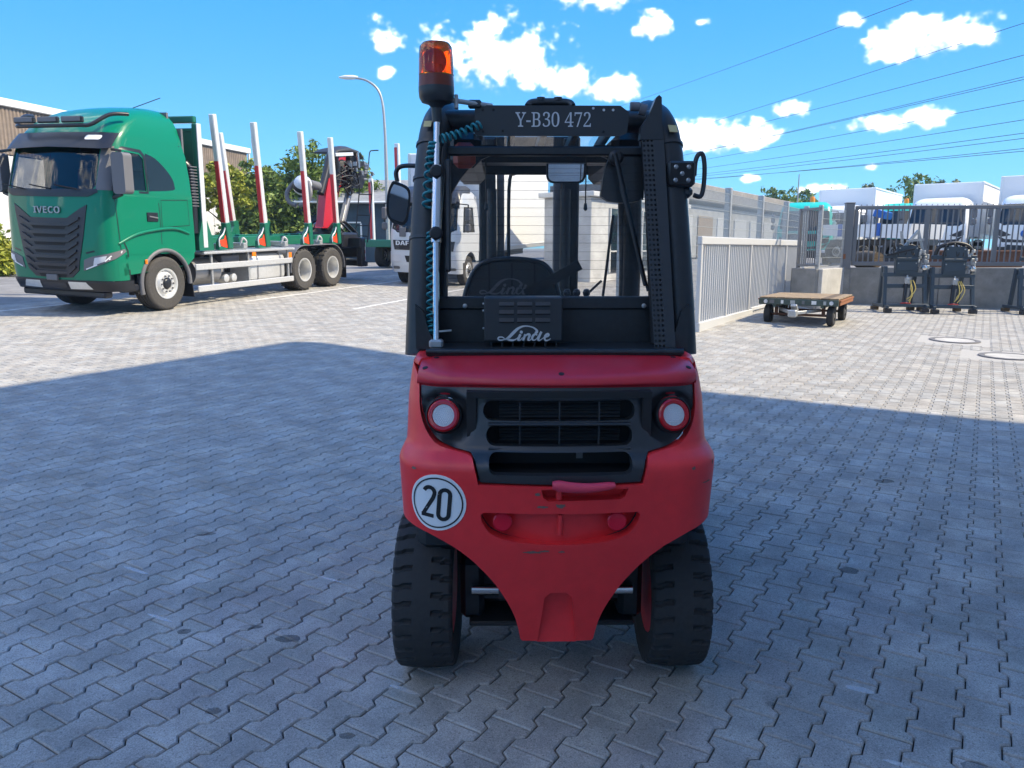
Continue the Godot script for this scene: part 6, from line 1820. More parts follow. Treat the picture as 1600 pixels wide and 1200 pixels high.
func white_truck() -> void:
	var t := thing("box_truck", "silver white box lorry with a dark cab roof parked behind the forklift", "truck")
	seat_on_yard(t, on(-2.28, 22.75), on(-2.28 + 0.29 * 4.0, 22.75 + 0.957 * 4.0))
	box_truck(t, "cab_silver", 2.72, 7.4, 2.85, 2.5, "truck_glass")
	part("cab_roof_cap", mb().rings([roof_ring(0.62, 2.36, 0.98, 0.02), roof_ring(0.5, 2.56, 0.96, 0.06), roof_ring(0.2, 2.70, 0.9, 0.08), roof_ring(-0.5, 2.76, 0.88, 0.08)]), "cab_roof_dark", t)
	part("sun_visor", mb().box(Vector3(0, 2.40, 0.78), Vector3(1.9, 0.2, 0.05), Basis(Vector3.RIGHT, -0.35), 0.02), "cab_roof_dark", t)
	var g := part("grille", mb().skin(PackedVector2Array([Vector2(-0.9, 1.0), Vector2(0.9, 1.0), Vector2(0.95, 1.27), Vector2(-0.95, 1.27)]), [], func(q): return cab(q, 0.012), Vector2(0.1, 0.1), Vector3(0, 0, -0.03)), "grille_black", t)
	for k in 3:
		part("grille_slat", mb().ribbon([Vector2(-0.86, 1.04 + k * 0.06), Vector2(0.0, 1.04 + k * 0.06), Vector2(0.86, 1.04 + k * 0.06)], 0.02, func(q): return cab(q, 0.02)), "trim_grey", g)
	lettering("maker_letters", "DAF", 0.12, 0.02, "sign_white", t, Transform3D(Basis(), Vector3(-0.62, 1.19, 0.97)), false, 1.35, 700)
	var bm := part("bumper", mb().skin(PackedVector2Array([Vector2(-1.2, 0.36), Vector2(1.2, 0.36), Vector2(1.2, 0.94), Vector2(-1.2, 0.94)]), [], func(q): return cab(q, 0.02), Vector2(0.1, 0.1), Vector3(0, 0, -0.05)), "cab_silver", t)
	part("air_slot", mb().skin(PackedVector2Array([Vector2(-0.5, 0.66), Vector2(0.5, 0.66), Vector2(0.56, 0.84), Vector2(-0.56, 0.84)]), [], func(q): return cab(q, 0.03), Vector2(0.1, 0.1)), "deep_black", bm)
	part("air_slot", mb().skin(PackedVector2Array([Vector2(-0.4, 0.5), Vector2(0.4, 0.5), Vector2(0.42, 0.6), Vector2(-0.42, 0.6)]), [], func(q): return cab(q, 0.03), Vector2(0.1, 0.1)), "deep_black", bm)
	part("number_plate", mb().box(Vector3(-0.1, 0.44, 0.93), Vector3(0.52, 0.11, 0.02), Basis(), 0.004), "plate_white", bm)
	for s in [-1, 1]:
		part("headlamp", mb().skin(round_rect(minf(0.66 * s, 1.0 * s), 0.66, maxf(0.66 * s, 1.0 * s), 0.86, 0.05), [], func(q): return cab(q, 0.03), Vector2(0.06, 0.06)), "lamp_clear", bm)
		part("fog_lamp", mb().skin(round_rect(minf(0.74 * s, 0.98 * s), 0.45, maxf(0.74 * s, 0.98 * s), 0.53, 0.04), [], func(q): return cab(q, 0.03), Vector2(0.06, 0.06)), "trim_grey", bm)
	part("front_hatch", mb().box(Vector3(-0.62, 1.5, 0.94), Vector3(0.2, 0.26, 0.02), Basis(), 0.02), "trim_grey", t)

func roof_ring(z: float, y: float, w: float, h: float) -> PackedVector3Array:
	var p := PackedVector3Array()
	for q in [Vector2(-w, -0.2), Vector2(w, -0.2), Vector2(w, 0), Vector2(w * 0.85, h), Vector2(0, h * 1.2), Vector2(-w * 0.85, h), Vector2(-w, 0)]:
		p.append(Vector3(q.x, y + q.y, z))
	return p

# ---------------------------------------------------------------- the upper yard on the right

func lorry_front(t: Node3D, plate: bool) -> void:
	# dark corners, bumper and lamps of the white delivery lorries
	part("lower_grille", mb().skin(mirror_poly([Vector2(0, 0.72), Vector2(0.8, 0.74), Vector2(0.98, 0.98), Vector2(0.72, 0.86), Vector2(0, 0.80)]), [], func(q): return cab(q, 0.015), Vector2(0.1, 0.08)), "grille_black", t)
	for s in [-1, 1]:
		part("corner_vane", mb().skin(PackedVector2Array([Vector2(0.52 * s, 1.0), Vector2(0.99 * s, 1.25), Vector2(1.0 * s, 1.02), Vector2(0.85 * s, 0.94)]), [], func(q): return cab(q, 0.014), Vector2(0.1, 0.08)), "grille_black", t)
		part("headlamp", mb().box(Vector3(0.78 * s, 0.62, 0.92), Vector3(0.3, 0.13, 0.06), Basis(), 0.02), "lamp_clear", t)
	part("bumper", mb().box(Vector3(0, 0.5, 0.86), Vector3(2.0, 0.3, 0.16), Basis(), 0.04), "truck_black", t)
	if plate:
		part("number_plate", mb().box(Vector3(0.35, 0.47, 0.95), Vector3(0.5, 0.11, 0.02)), "plate_white", t)

func right_yard() -> void:
	var lot := 1.09
	var yaw := deg_to_rad(-39.0)
	var a := thing("delivery_truck", "white box lorry with dark windscreen behind the middle of the dark gate", "truck", Vector3(17.3, lot, -31.3), yaw, "white box lorries in the upper yard")
	box_truck(a, "paint_white", 2.5, 6.2, 2.2, 2.45, "dark_window")
	lorry_front(a, true)
	part("maker_strip", mb().box(Vector3(0.0, 1.16, 0.975), Vector3(0.55, 0.05, 0.02)), "sign_white", a)
	var b := thing("delivery_truck", "white box lorry cut off by the right edge of the picture", "truck", Vector3(19.6, lot, -29.2), yaw, "white box lorries in the upper yard")
	box_truck(b, "paint_white", 2.5, 6.2, 2.35, 2.45, "dark_window")
	lorry_front(b, true)
	part("blue_disc", mb().lathe([Vector2(0.14, 0.0), Vector2(0.12, 0.03), Vector2(0, 0.035)], 16, Transform3D(Basis(Vector3.RIGHT, PI / 2), Vector3(-0.1, 1.05, 0.97))), "blue_paint", b)
	var c := thing("delivery_truck", "white box lorry with blue panels farthest left behind the dark gate", "truck", Vector3(15.6, lot, -36.9), deg_to_rad(-37.0), "white box lorries in the upper yard")
	box_truck(c, "paint_white", 2.5, 6.5, 2.4, 2.5, "dark_window")
	lorry_front(c, false)
	part("blue_awning", mb().box(Vector3(1.6, 2.1, -1.4), Vector3(0.5, 0.35, 1.8), Basis(Vector3.FORWARD, 0.3), 0.02), "blue_paint", c)
	# a low flatbed lying across in front of it
	var f := thing("flatbed_trailer", "white and blue tipper body standing behind the left bars of the dark gate", "trailer", Vector3(12.2, lot, -25.5), deg_to_rad(-60.0))
	part("body", mb().prism(PackedVector2Array([Vector2(-1.6, 0.95), Vector2(1.5, 0.8), Vector2(1.6, 1.25), Vector2(-1.6, 1.3)]), -0.9, 0.9), "paint_white", f)
	part("frame", mb().box(Vector3(0, 0.7, 0), Vector3(3.4, 0.2, 0.8), Basis(), 0.02), "truck_black", f)
	for x in [-0.9, 0.5]:
		part("blue_post", mb().box(Vector3(x, 1.1, 0.93), Vector3(0.14, 0.4, 0.05), Basis(), 0.01), "blue_paint", f)
	for x in [-1.1, 1.0]:
		for s in [-1, 1]:
			road_wheel(f, Vector3(0, 0, 0), 0.4, 0.24, s, true, "wheel").transform = Transform3D(Basis(Vector3.UP, PI / 2), Vector3(x, 0.4, 0.75 * s))
	# turquoise lorries
	for k in 2:
		var spots := [Vector3(12.7, 0.85, -33.5), Vector3(19.3, lot, -38.5)]
		var t := thing("turquoise_truck", ["turquoise lorry with an orange beacon on its roof behind the mesh fence", "turquoise lorry half hidden between two white box lorries"][k], "truck", spots[k], deg_to_rad(-24.0), "turquoise lorries")
		box_truck(t, "teal_paint", 2.7, 4.5, 1.0, 2.3, "dark_window")
		lorry_front(t, false)
		part("grille", mb().box(Vector3(0, 1.2, 1.0), Vector3(1.5, 0.3, 0.04), Basis(), 0.02), "grille_black", t)
		part("beacon", mb().lathe([Vector2(0.11, 2.7), Vector2(0.1, 2.88), Vector2(0.07, 2.94), Vector2(0, 2.95)], 14, Transform3D(Basis(), Vector3(0.2, 0, -0.2))), "amber_lamp", t)
	var lg := thing("tree_stump", "short thick brown log lying at the foot of the dark gate", "log", Vector3(9.25, lot, -20.0), deg_to_rad(20.0))
	part("bark", mb().rings([log_ring(-0.34, 0.21), log_ring(-0.2, 0.24), log_ring(0.1, 0.235), log_ring(0.36, 0.2)]), "bark", lg)
	part("cut_face", mb().lathe([Vector2(0.19, 0.0), Vector2(0.185, 0.012), Vector2(0, 0.012)], 18, Transform3D(Basis(Vector3.RIGHT, PI / 2), Vector3(0, 0.22, 0.355))), "wood_dark", lg)
	var ru := thing("rusty_skip", "rust brown steel skip standing behind the dark gate", "container", Vector3(12.7, lot, -21.6), deg_to_rad(6.0))
	part("body", mb().prism(PackedVector2Array([Vector2(-1.35, 0.0), Vector2(1.3, 0.0), Vector2(1.45, 0.42), Vector2(-1.5, 0.42)]), -0.6, 0.6), "rust", ru)
	part("rim", mb().bar(Vector3(-1.55, 0.43, 0.6), Vector3(1.5, 0.43, 0.6), 0.06, 0.06, 0.01).bar(Vector3(-1.55, 0.43, -0.6), Vector3(1.5, 0.43, -0.6), 0.06, 0.06, 0.01), "rust", ru)

func log_ring(z: float, r: float) -> PackedVector3Array:
	var p := PackedVector3Array()
	for k in 16:
		var a := TAU * k / 16.0
		var q := r * (1.0 + 0.07 * sin(a * 3.0 + z * 4.0) + 0.04 * sin(a * 7.0))
		p.append(Vector3(cos(a) * q, 0.22 + sin(a) * q, z))
	return p

# ---------------------------------------------------------------- gates and fences

func fences() -> void:
	# pale sliding gate, receding along the paving; local x runs along it, away from the camera
	var g := thing("sliding_gate", "pale grey sliding gate of close vertical bars beside the forklift", "gate", on(3.38, 13.82, 0.0), 0.0)
	g.rotation.y = PI / 2 - deg_to_rad(AXIS)
	g.position.y = 0.06
	var n := 5
	var w := 1.72
	var hi := 1.73
	part("top_beam", mb().bar(Vector3(-0.05, hi - 0.05, 0), Vector3(n * w + 0.05, hi - 0.05, 0), 0.09, 0.14, 0.01), "gate_grey", g)
	part("bottom_beam", mb().bar(Vector3(-0.05, 0.11, 0.0), Vector3(3.7, 0.11, 0.0), 0.12, 0.2, 0.012), "gate_grey", g)
	part("bottom_beam", mb().bar(Vector3(3.7, 0.2, 0), Vector3(n * w + 0.05, 0.2, 0), 0.07, 0.08, 0.01), "gate_grey", g)
	for k in n + 1:
		part("upright", mb().bar(Vector3(k * w, 0.21, 0), Vector3(k * w, hi - 0.12, 0), 0.075, 0.075, 0.008, Vector3.BACK), "gate_grey", g)
	var bar_mesh := mb().bar(Vector3(0, 0.2, 0), Vector3(0, hi - 0.12, 0), 0.03, 0.03, 0.003, Vector3.BACK).mesh()
	for k in n:
		for j in 12:
			part("bar", bar_mesh, "gate_grey", g, Transform3D(Basis(), Vector3(k * w + (j + 1) * w / 13.0, 0, -0.01)))
	# mesh fence behind it
	var f := thing("mesh_fence", "tall galvanised wire mesh fence on grey posts behind the sliding gate", "fence", on(2.2, 14.24), 0.0)
	f.rotation.y = PI / 2 - deg_to_rad(AXIS)
	f.position.y = 0.1
	var pw := 3.25
	for k in 6:
		part("post", mb().bar(Vector3(k * pw - 0.4, 0, 0), Vector3(k * pw - 0.4, 2.98, 0), 0.14, 0.16, 0.012, Vector3.BACK), "galvanised", f)
	var panel := mesh_panel(pw - 0.16, 0.1, 2.82)
	for k in 5:
		var p := part("wire_panel", panel, "wire_grey", f, Transform3D(Basis(), Vector3(k * pw - 0.4 + 0.08, 0, 0.05)))
		p.set_meta("kind", "stuff")
	# short mesh run to the big gate post
	var d0 := Vector3(9.0, 1.06, -23.6)
	var d1 := Vector3(8.62, 1.06, -19.75)
	var h := thing("mesh_fence", "short wire mesh fence section on the concrete wall beside the dark gate", "fence", Vector3(7.22, 1.1, -18.2), 0.0)
	h.rotation.y = atan2(19.5 - 18.2, 8.4 - 7.22)
	part("post", mb().bar(Vector3(0.06, 0, 0), Vector3(0.06, 1.5, 0), 0.09, 0.09, 0.01, Vector3.BACK), "galvanised", h)
	part("wire_panel", mesh_panel(1.55, 0.05, 1.42), "wire_grey", h, Transform3D(Basis(), Vector3(0.12, 0, 0.02))).set_meta("kind", "stuff")
	var h2 := thing("barred_panel", "narrow dark grey barred fence panel in front of the turquoise lorry", "fence", Vector3(7.05, 1.1, -18.95), 0.0)
	h2.rotation.y = atan2(-0.75, 0.17)
	part("frame", mb().bar(Vector3(0, 1.42, 0), Vector3(0.78, 1.42, 0), 0.05, 0.06).bar(Vector3(0, 0.1, 0), Vector3(0.78, 0.1, 0), 0.05, 0.05).bar(Vector3(0.02, 0, 0), Vector3(0.02, 1.45, 0), 0.07, 0.07, 0.0, Vector3.BACK), "gate_dark", h2)
	for k in 8:
		part("bar", mb().bar(Vector3(0.08 + k * 0.085, 0.1, 0), Vector3(0.08 + k * 0.085, 1.4, 0), 0.02, 0.02, 0.0, Vector3.BACK), "gate_dark", h2)
	# dark gate on the retaining wall
	var dg := thing("yard_gate", "dark grey barred double gate standing on the concrete wall", "gate", Vector3(8.47, 1.12, -19.5), 0.0)
	dg.rotation.y = atan2(-0.30, 2.30) * -1.0 * -1.0
	var r := 1.48
	part("gate_post", mb().bar(Vector3(0, -0.05, 0), Vector3(0, r + 0.1, 0), 0.2, 0.2, 0.012, Vector3.BACK), "gate_dark", dg)
	part("post_cap", mb().box(Vector3(0, r + 0.115, 0), Vector3(0.22, 0.03, 0.22), Basis(), 0.008), "gate_dark", dg)
	part("post_stain", mb().box(Vector3(-0.07, 0.28, 0.102), Vector3(0.06, 0.12, 0.004)), "rust_orange", dg)
	part("top_rail", mb().bar(Vector3(0.14, r, 0), Vector3(7.2, r, 0), 0.07, 0.09, 0.008), "gate_dark", dg)
	part("bottom_rail", mb().bar(Vector3(0.14, 0.1, 0), Vector3(7.2, 0.1, 0), 0.07, 0.1, 0.008), "gate_dark", dg)
	for x in [0.17, 1.86, 3.48, 5.2, 7.1]:
		part("upright", mb().bar(Vector3(x, 0.15, 0), Vector3(x, r - 0.045, 0), 0.1, 0.08, 0.008, Vector3.BACK), "gate_dark", dg)
	var bm := mb().bar(Vector3(0, 0.15, 0), Vector3(0, r - 0.04, 0), 0.028, 0.028, 0.003, Vector3.BACK).mesh()
	var sp := mb().box(Vector3(0, r + 0.06, 0), Vector3(0.016, 0.04, 0.016), Basis(), 0.003).mesh()
	for k in 54:
		var x := 0.28 + k * 0.128
		part("bar", bm, "gate_dark", dg, Transform3D(Basis(), Vector3(x, 0, 0)))
		part("spike", sp, "gate_dark", dg, Transform3D(Basis(), Vector3(x, 0, 0)))

func mesh_panel(w: float, y0: float, y1: float) -> ArrayMesh:
	var b := mb()
	var n := int(w / 0.05)
	for k in n + 1:
		var x := k * w / n
		b.bar(Vector3(x, y0, 0), Vector3(x, y1, 0), 0.006, 0.006, 0.0, Vector3.BACK)
	var m := int((y1 - y0) / 0.2)
	for k in m + 1:
		var y := lerpf(y0, y1, float(k) / m)
		b.bar(Vector3(0, y, 0.007), Vector3(w, y, 0.007), 0.008, 0.008).bar(Vector3(0, y, -0.007), Vector3(w, y, -0.007), 0.008, 0.008)
	return b.mesh()

# ---------------------------------------------------------------- things standing in the yard

func yard_things() -> void:
	cart()
	for k in 3:
		rack(k)
	# street lamp
	var l := thing("street_lamp", "tall grey street lamp with a curved arm above the white lorry", "street lamp", Vector3(-5.45, 0.75, -34.0), 0.0)
	part("pole", mb().tube(curve([Vector3(0, 0, 0), Vector3(0, 4.6, 0), Vector3(-0.02, 6.0, 0), Vector3(-0.09, 7.0, 0), Vector3(-0.3, 7.55, 0), Vector3(-0.75, 7.88, 0), Vector3(-1.25, 7.98, 0)], 5), [0.09, 0.09, 0.085, 0.085, 0.08, 0.075, 0.07, 0.06, 0.06, 0.06, 0.06, 0.055, 0.055, 0.055, 0.055, 0.05, 0.05, 0.05, 0.05, 0.05, 0.05, 0.05, 0.05, 0.05, 0.045, 0.045, 0.045, 0.045, 0.045, 0.045, 0.045], 10), "galvanised", l)
	part("lamp_head", mb().rings([head_ring(-1.1, 0.05, 0.05), head_ring(-1.3, 0.10, 0.09), head_ring(-1.65, 0.12, 0.085), head_ring(-1.9, 0.05, 0.03)]), "roof_trim", l)
	# stakes of another log truck that show above the roof behind the crane
	var o := thing("log_trailer", "red and silver stakes of another log trailer behind the white lorry", "trailer", Vector3(-5.35, 0.8, -33.0), deg_to_rad(-18.0))
	part("frame", mb().box(Vector3(0.5, 1.0, -2.0), Vector3(2.3, 0.3, 6.5), Basis(), 0.02), "frame_green", o)
	for q in [[-0.65, 0.0, 3.55], [1.95, 0.0, 3.3], [-0.9, -4.4, 3.6], [1.75, -4.4, 3.5], [2.1, 3.0, 4.5]]:
		var st := part("stake", mb().bar(Vector3(q[0], 1.1, q[1]), Vector3(q[0] + 0.03, q[2] + 0.15, q[1] + 0.1), 0.16, 0.16, 0.015, Vector3.BACK), "stake_silver", o)
		part("red_face", mb().bar(Vector3(q[0] - 0.03, 1.2, q[1] + 0.085), Vector3(q[0] + 0.0, q[2], q[1] + 0.18), 0.11, 0.012, 0.0, Vector3.BACK), "stake_red", st)
	for z in [-3.6, -0.6]:
		for s in [-1, 1]:
			road_wheel(o, Vector3(0.5 + 1.0 * s, 0.5, z), 0.5, 0.4, s, true, "wheel")
	# overhead lines: a far and a near point of each span
	var lines := [[Vector3(27.68, 30.38, -150), Vector3(38.32, 25.02, -78)], [Vector3(31.80, 23.34, -150), Vector3(49.30, 22.95, -78)], [Vector3(32.60, 21.48, -150), Vector3(49.64, 20.05, -78)], [Vector3(33.55, 19.25, -150), Vector3(49.91, 17.81, -78)], [Vector3(34.15, 19.37, -150), Vector3(49.88, 18.05, -78)], [Vector3(34.82, 17.96, -150), Vector3(50.14, 15.85, -78)], [Vector3(37.32, 16.77, -150), Vector3(50.35, 14.05, -78)], [Vector3(37.37, 15.71, -150), Vector3(50.51, 12.79, -78)], [Vector3(37.75, 15.35, -150), Vector3(50.56, 12.30, -78)], [Vector3(38.02, 14.76, -150), Vector3(50.68, 11.33, -78)], [Vector3(38.02, 14.88, -150), Vector3(50.71, 11.08, -78)]]
	for k in lines.size():
		var a: Vector3 = lines[k][0]
		var b: Vector3 = lines[k][1]
		var d := b - a
		var p := []
		for i in 25:
			var u := lerpf(-0.5, 1.5, i / 24.0)
			p.append(a + d * u - Vector3.UP * (4.0 * 0.45 * (u + 0.5) * (1.5 - u) / 4.0 - 0.34))
		var c := part("power_line", mb().tube(p, 0.028, 4), "cable", self)
		c.name = numbered("power_line")
		c.set_meta("label", "overhead power cable, %s from the top in the right sky" % ["first", "second", "third", "fourth", "fifth", "sixth", "seventh", "eighth", "ninth", "tenth", "eleventh"][k])
		c.set_meta("category", "cable")
		c.set_meta("group", "overhead power lines")

func head_ring(x: float, w: float, h: float) -> PackedVector3Array:
	var p := PackedVector3Array()
	for k in 10:
		var a := TAU * k / 10.0
		p.append(Vector3(x, 8.0 + sin(a) * h, cos(a) * w))
	return p

func cart() -> void:
	# local z points to its drawbar end, towards the camera
	var t := thing("flat_trolley", "low four wheeled trolley with a worn plank deck in the sun", "trolley", Vector3.ZERO, 0.0)
	var c := on(6.12, 15.8)
	t.position = c
	t.rotation.y = -deg_to_rad(AXIS)
	t.position.y = 0.09
	var w := 1.5
	var l := 1.75
	var fr := part("frame", mb().bar(Vector3(-w * 0.5, 0.46, l * 0.5), Vector3(w * 0.5, 0.46, l * 0.5), 0.05, 0.12, 0.008).bar(Vector3(-w * 0.5, 0.46, -l * 0.5), Vector3(w * 0.5, 0.46, -l * 0.5), 0.05, 0.12, 0.008).box(Vector3(-0.45, 0.40, 0), Vector3(0.06, 0.09, l)).box(Vector3(0.45, 0.40, 0), Vector3(0.06, 0.09, l)), "cart_green", t)
	for s in [-1, 1]:
		part("side_beam", mb().bar(Vector3(w * 0.5 * s, 0.46, -l * 0.5 + 0.04), Vector3(w * 0.5 * s, 0.46, l * 0.5 - 0.04), 0.05, 0.10, 0.008), "rust_orange" if s == 1 else "cart_green", fr)
		part("edge_strip", mb().bar(Vector3(w * 0.5 * s + 0.03 * s, 0.50, -l * 0.5 + 0.04), Vector3(w * 0.5 * s + 0.03 * s, 0.50, l * 0.5 - 0.04), 0.012, 0.03), "rust_orange", fr)
		part("reflector", mb().lathe([Vector2(0.04, 0), Vector2(0.036, 0.01), Vector2(0, 0.012)], 14, Transform3D(Basis(Vector3.RIGHT, PI / 2), Vector3(0.62 * s, 0.46, l * 0.5 + 0.026))), "lamp_clear", fr)
	for k in 6:
		part("plate_mark", mb().box(Vector3(-0.5 + k * 0.2, 0.46, l * 0.5 + 0.027), Vector3(0.05 if k % 2 else 0.09, 0.07, 0.004)), ["trim_grey", "plate_white", "galvanised"][k % 3], fr)
	for k in 9:
		var x := -w * 0.5 + (k + 0.5) * w / 9.0
		part("deck_plank", mb().box(Vector3(x, 0.535, 0), Vector3(w / 9.0 - 0.008, 0.03, l), Basis(), 0.003), "wood" if k % 3 != 1 else "wood_dark" if k == 7 else "wood", t, Transform3D(Basis(), Vector3(0, 0.001 * (k % 3), 0.004 * (k % 2))))
	for s in [-1, 1]:
		for z in [l * 0.5 - 0.2, -l * 0.5 + 0.2]:
			var wh := part("wheel", mb().lathe([Vector2(0.09, -0.06), Vector2(0.17, -0.065), Vector2(0.195, -0.05), Vector2(0.2, 0.0), Vector2(0.195, 0.05), Vector2(0.17, 0.065), Vector2(0.09, 0.06)], 28, Transform3D(Basis(Vector3.FORWARD, PI / 2), Vector3.ZERO)), "tyre", t, Transform3D(Basis(), Vector3(0.60 * s, 0.2, z)))
			part("rim", mb().lathe([Vector2(0.095, -0.05), Vector2(0.09, 0.045), Vector2(0.05, 0.03), Vector2(0.04, 0.06), Vector2(0, 0.062)], 20, Transform3D(Basis(Vector3.FORWARD, PI / 2 * s), Vector3.ZERO)), "trim_grey", wh)
	for z in [l * 0.5 - 0.2, -l * 0.5 + 0.2]:
		part("axle", mb().tube([Vector3(-0.6, 0.2, z), Vector3(0.6, 0.2, z)], 0.025, 8).box(Vector3(-0.45, 0.29, z), Vector3(0.06, 0.2, 0.06)).box(Vector3(0.45, 0.29, z), Vector3(0.06, 0.2, 0.06)), "rust", t)
	var db := part("drawbar", mb().bar(Vector3(-0.38, 0.30, l * 0.5 - 0.25), Vector3(0.0, 0.27, l * 0.5 + 0.42), 0.06, 0.06, 0.006).bar(Vector3(0.38, 0.30, l * 0.5 - 0.25), Vector3(0.0, 0.27, l * 0.5 + 0.42), 0.06, 0.06, 0.006), "galvanised", t)
	part("coupling", mb().box(Vector3(0, 0.27, l * 0.5 + 0.44), Vector3(0.16, 0.14, 0.16), Basis(), 0.02).bar(Vector3(0, 0.30, l * 0.5 + 0.2), Vector3(0, 0.43, l * 0.5 + 0.40), 0.12, 0.05, 0.01), "galvanised", db)

func rack(k: int) -> void:
	# welded stand that carries a quick-change plate with its hydraulic couplings
	var at: Vector3 = [on(9.12, 17.9), on(10.2, 17.85), on(12.4, 18.1)][k]
	var t := thing("attachment_rack", ["blue grey steel stand with hydraulic coupler plate, left of the adjoining pair", "blue grey steel stand with hydraulic coupler plate and pink strap, right of the adjoining pair", "blue grey steel stand with hydraulic coupler plate at the right edge of the picture"][k], "stand", at, [deg_to_rad(-3.0), deg_to_rad(-4.0), deg_to_rad(-2.0)][k], "attachment stands along the concrete wall")
	t.position.y = at.y + 0.01
	var m := "rack_blue"
	for s in [-1, 1]:
		part("leg", mb().bar(Vector3(0.46 * s, 0.1, 0.25), Vector3(0.44 * s, 1.05, 0.1), 0.08, 0.08, 0.008, Vector3.BACK), m, t)
		part("leg", mb().bar(Vector3(0.36 * s, 0.1, -0.3), Vector3(0.38 * s, 1.05, -0.15), 0.08, 0.08, 0.008, Vector3.BACK), m, t)
		part("skid", mb().bar(Vector3(0.45 * s, 0.14, 0.42), Vector3(0.42 * s, 0.14, -0.45), 0.07, 0.07, 0.008), m, t)
		for z in [0.36, -0.36]:
			part("foot_block", mb().box(Vector3(0.42 * s, 0.05, z), Vector3(0.16, 0.10, 0.12), Basis(), 0.01), "wood_dark" if z < 0 else "truck_black", t)
	part("lower_beam", mb().bar(Vector3(-0.48, 0.16, 0.3), Vector3(0.48, 0.16, 0.3), 0.08, 0.07, 0.008), m, t)
	part("middle_beam", mb().bar(Vector3(-0.47, 0.60, 0.18), Vector3(0.47, 0.60, 0.18), 0.07, 0.09, 0.008), m, t)
	part("upper_beam", mb().bar(Vector3(-0.5, 0.86, 0.12), Vector3(0.5, 0.86, 0.12), 0.1, 0.09, 0.008), m, t)
	var pl := part("coupler_plate", mb().prism(PackedVector2Array([Vector2(-0.24, 0.88), Vector2(0.24, 0.88), Vector2(0.26, 1.36), Vector2(0.2, 1.52), Vector2(-0.2, 1.52), Vector2(-0.26, 1.36)]), 0.1, 0.2), m, t)
	part("plate_step", mb().box(Vector3(0, 1.22, 0.205), Vector3(0.5, 0.06, 0.05), Basis(), 0.01).box(Vector3(0, 1.05, 0.205), Vector3(0.46, 0.2, 0.02), Basis(), 0.005), m, pl)
	for q in [Vector2(-0.19, 1.46), Vector2(0.19, 1.46), Vector2(-0.2, 1.12), Vector2(0.2, 1.12)]:
		part("bolt", mb().lathe([Vector2(0.016, 0.0), Vector2(0.016, 0.02), Vector2(0, 0.022)], 8, Transform3D(Basis(Vector3.RIGHT, PI / 2), Vector3(q.x, q.y, 0.2))), "galvanised", pl)
	part("side_arm", mb().bar(Vector3(-0.5, 1.28, 0.12), Vector3(-0.24, 1.28, 0.14), 0.08, 0.09, 0.01).bar(Vector3(0.24, 1.28, 0.14), Vector3(0.5, 1.28, 0.12), 0.08, 0.09, 0.01), m, t)
	var r := RandomNumberGenerator.new()
	r.seed = 40 + k
	var cp := mb()
	for i in 22:
		cp.box(Vector3(r.randf_range(0.24, 0.48), r.randf_range(0.95, 1.42), r.randf_range(0.1, 0.26)), Vector3(r.randf_range(0.025, 0.07), r.randf_range(0.03, 0.12), r.randf_range(0.03, 0.07)), Basis(Vector3.UP, r.randf()), 0.006)
	part("couplings", cp, "galvanised", t)
	part("silver_cap", mb().lathe([Vector2(0.06, 0.0), Vector2(0.055, 0.04), Vector2(0.02, 0.06), Vector2(0, 0.06)], 14, Transform3D(Basis(Vector3.RIGHT, PI / 2), Vector3(0.36, 1.02, 0.26))), "chrome", t)
	for i in 5:
		var x := r.randf_range(-0.45, 0.42)
		part("hose", mb().tube(curve([Vector3(x, 1.3, 0.2), Vector3(x + r.randf_range(-0.1, 0.1), 1.5 + r.randf() * 0.12, 0.15), Vector3(x + r.randf_range(0.05, 0.25), 1.42, 0.08), Vector3(x + 0.2, 1.2, 0.12)]), 0.018, 6), "hose_black", t)
	part("cylinder", mb().tube([Vector3(-0.04, 0.2, 0.3), Vector3(0.0, 0.66, 0.24)], 0.045, 10), "truck_black", t)
	part("cylinder_head", mb().box(Vector3(0.02, 0.72, 0.24), Vector3(0.12, 0.16, 0.1), Basis(), 0.02).tube([Vector3(0.02, 0.7, 0.24), Vector3(0.03, 0.85, 0.2)], 0.02, 6), "galvanised", t)
	for i in 3:
		var x := 0.06 + i * 0.035
		part("yellow_hose", mb().tube(curve([Vector3(x, 0.74, 0.28), Vector3(x + r.randf_range(-0.03, 0.1), 0.55, 0.32), Vector3(x + r.randf_range(-0.08, 0.08), 0.38, 0.34), Vector3(x - 0.06, 0.22 + r.randf() * 0.1, 0.33)]), 0.011, 6), "hose_yellow", t)
	part("strap", mb().tube(curve([Vector3(-0.12, 0.205, 0.3), Vector3(-0.04, 0.22, 0.34), Vector3(0.02, 0.21, 0.30), Vector3(0.1, 0.205, 0.33)]), 0.016, 6), "strap_red", t)
	if k == 0:
		var up := part("folded_bracket", mb().bar(Vector3(0.0, 1.5, 0), Vector3(0.3, 1.86, -0.05), 0.05, 0.06).bar(Vector3(0.3, 1.86, -0.05), Vector3(0.42, 1.4, 0), 0.05, 0.06).bar(Vector3(0.02, 1.62, 0.02), Vector3(0.42, 1.66, 0.0), 0.04, 0.05).bar(Vector3(-0.05, 1.5, 0), Vector3(-0.1, 1.85, 0), 0.05, 0.05), "galvanised", t)
		up.set_meta("label", "grey folded steel bracket above the plate")
		part("long_arm", mb().bar(Vector3(-0.5, 1.3, 0.25), Vector3(0.1, 1.44, 0.28), 0.03, 0.04), "hose_black", t)
	if k == 1:
		part("hose_arc", mb().tube(curve([Vector3(-0.42, 1.26, 0.1), Vector3(-0.34, 1.5, 0.1), Vector3(-0.05, 1.6, 0.1), Vector3(0.25, 1.56, 0.1), Vector3(0.42, 1.42, 0.1)]), 0.045, 8), "hose_black", t)

# ---------------------------------------------------------------- trees

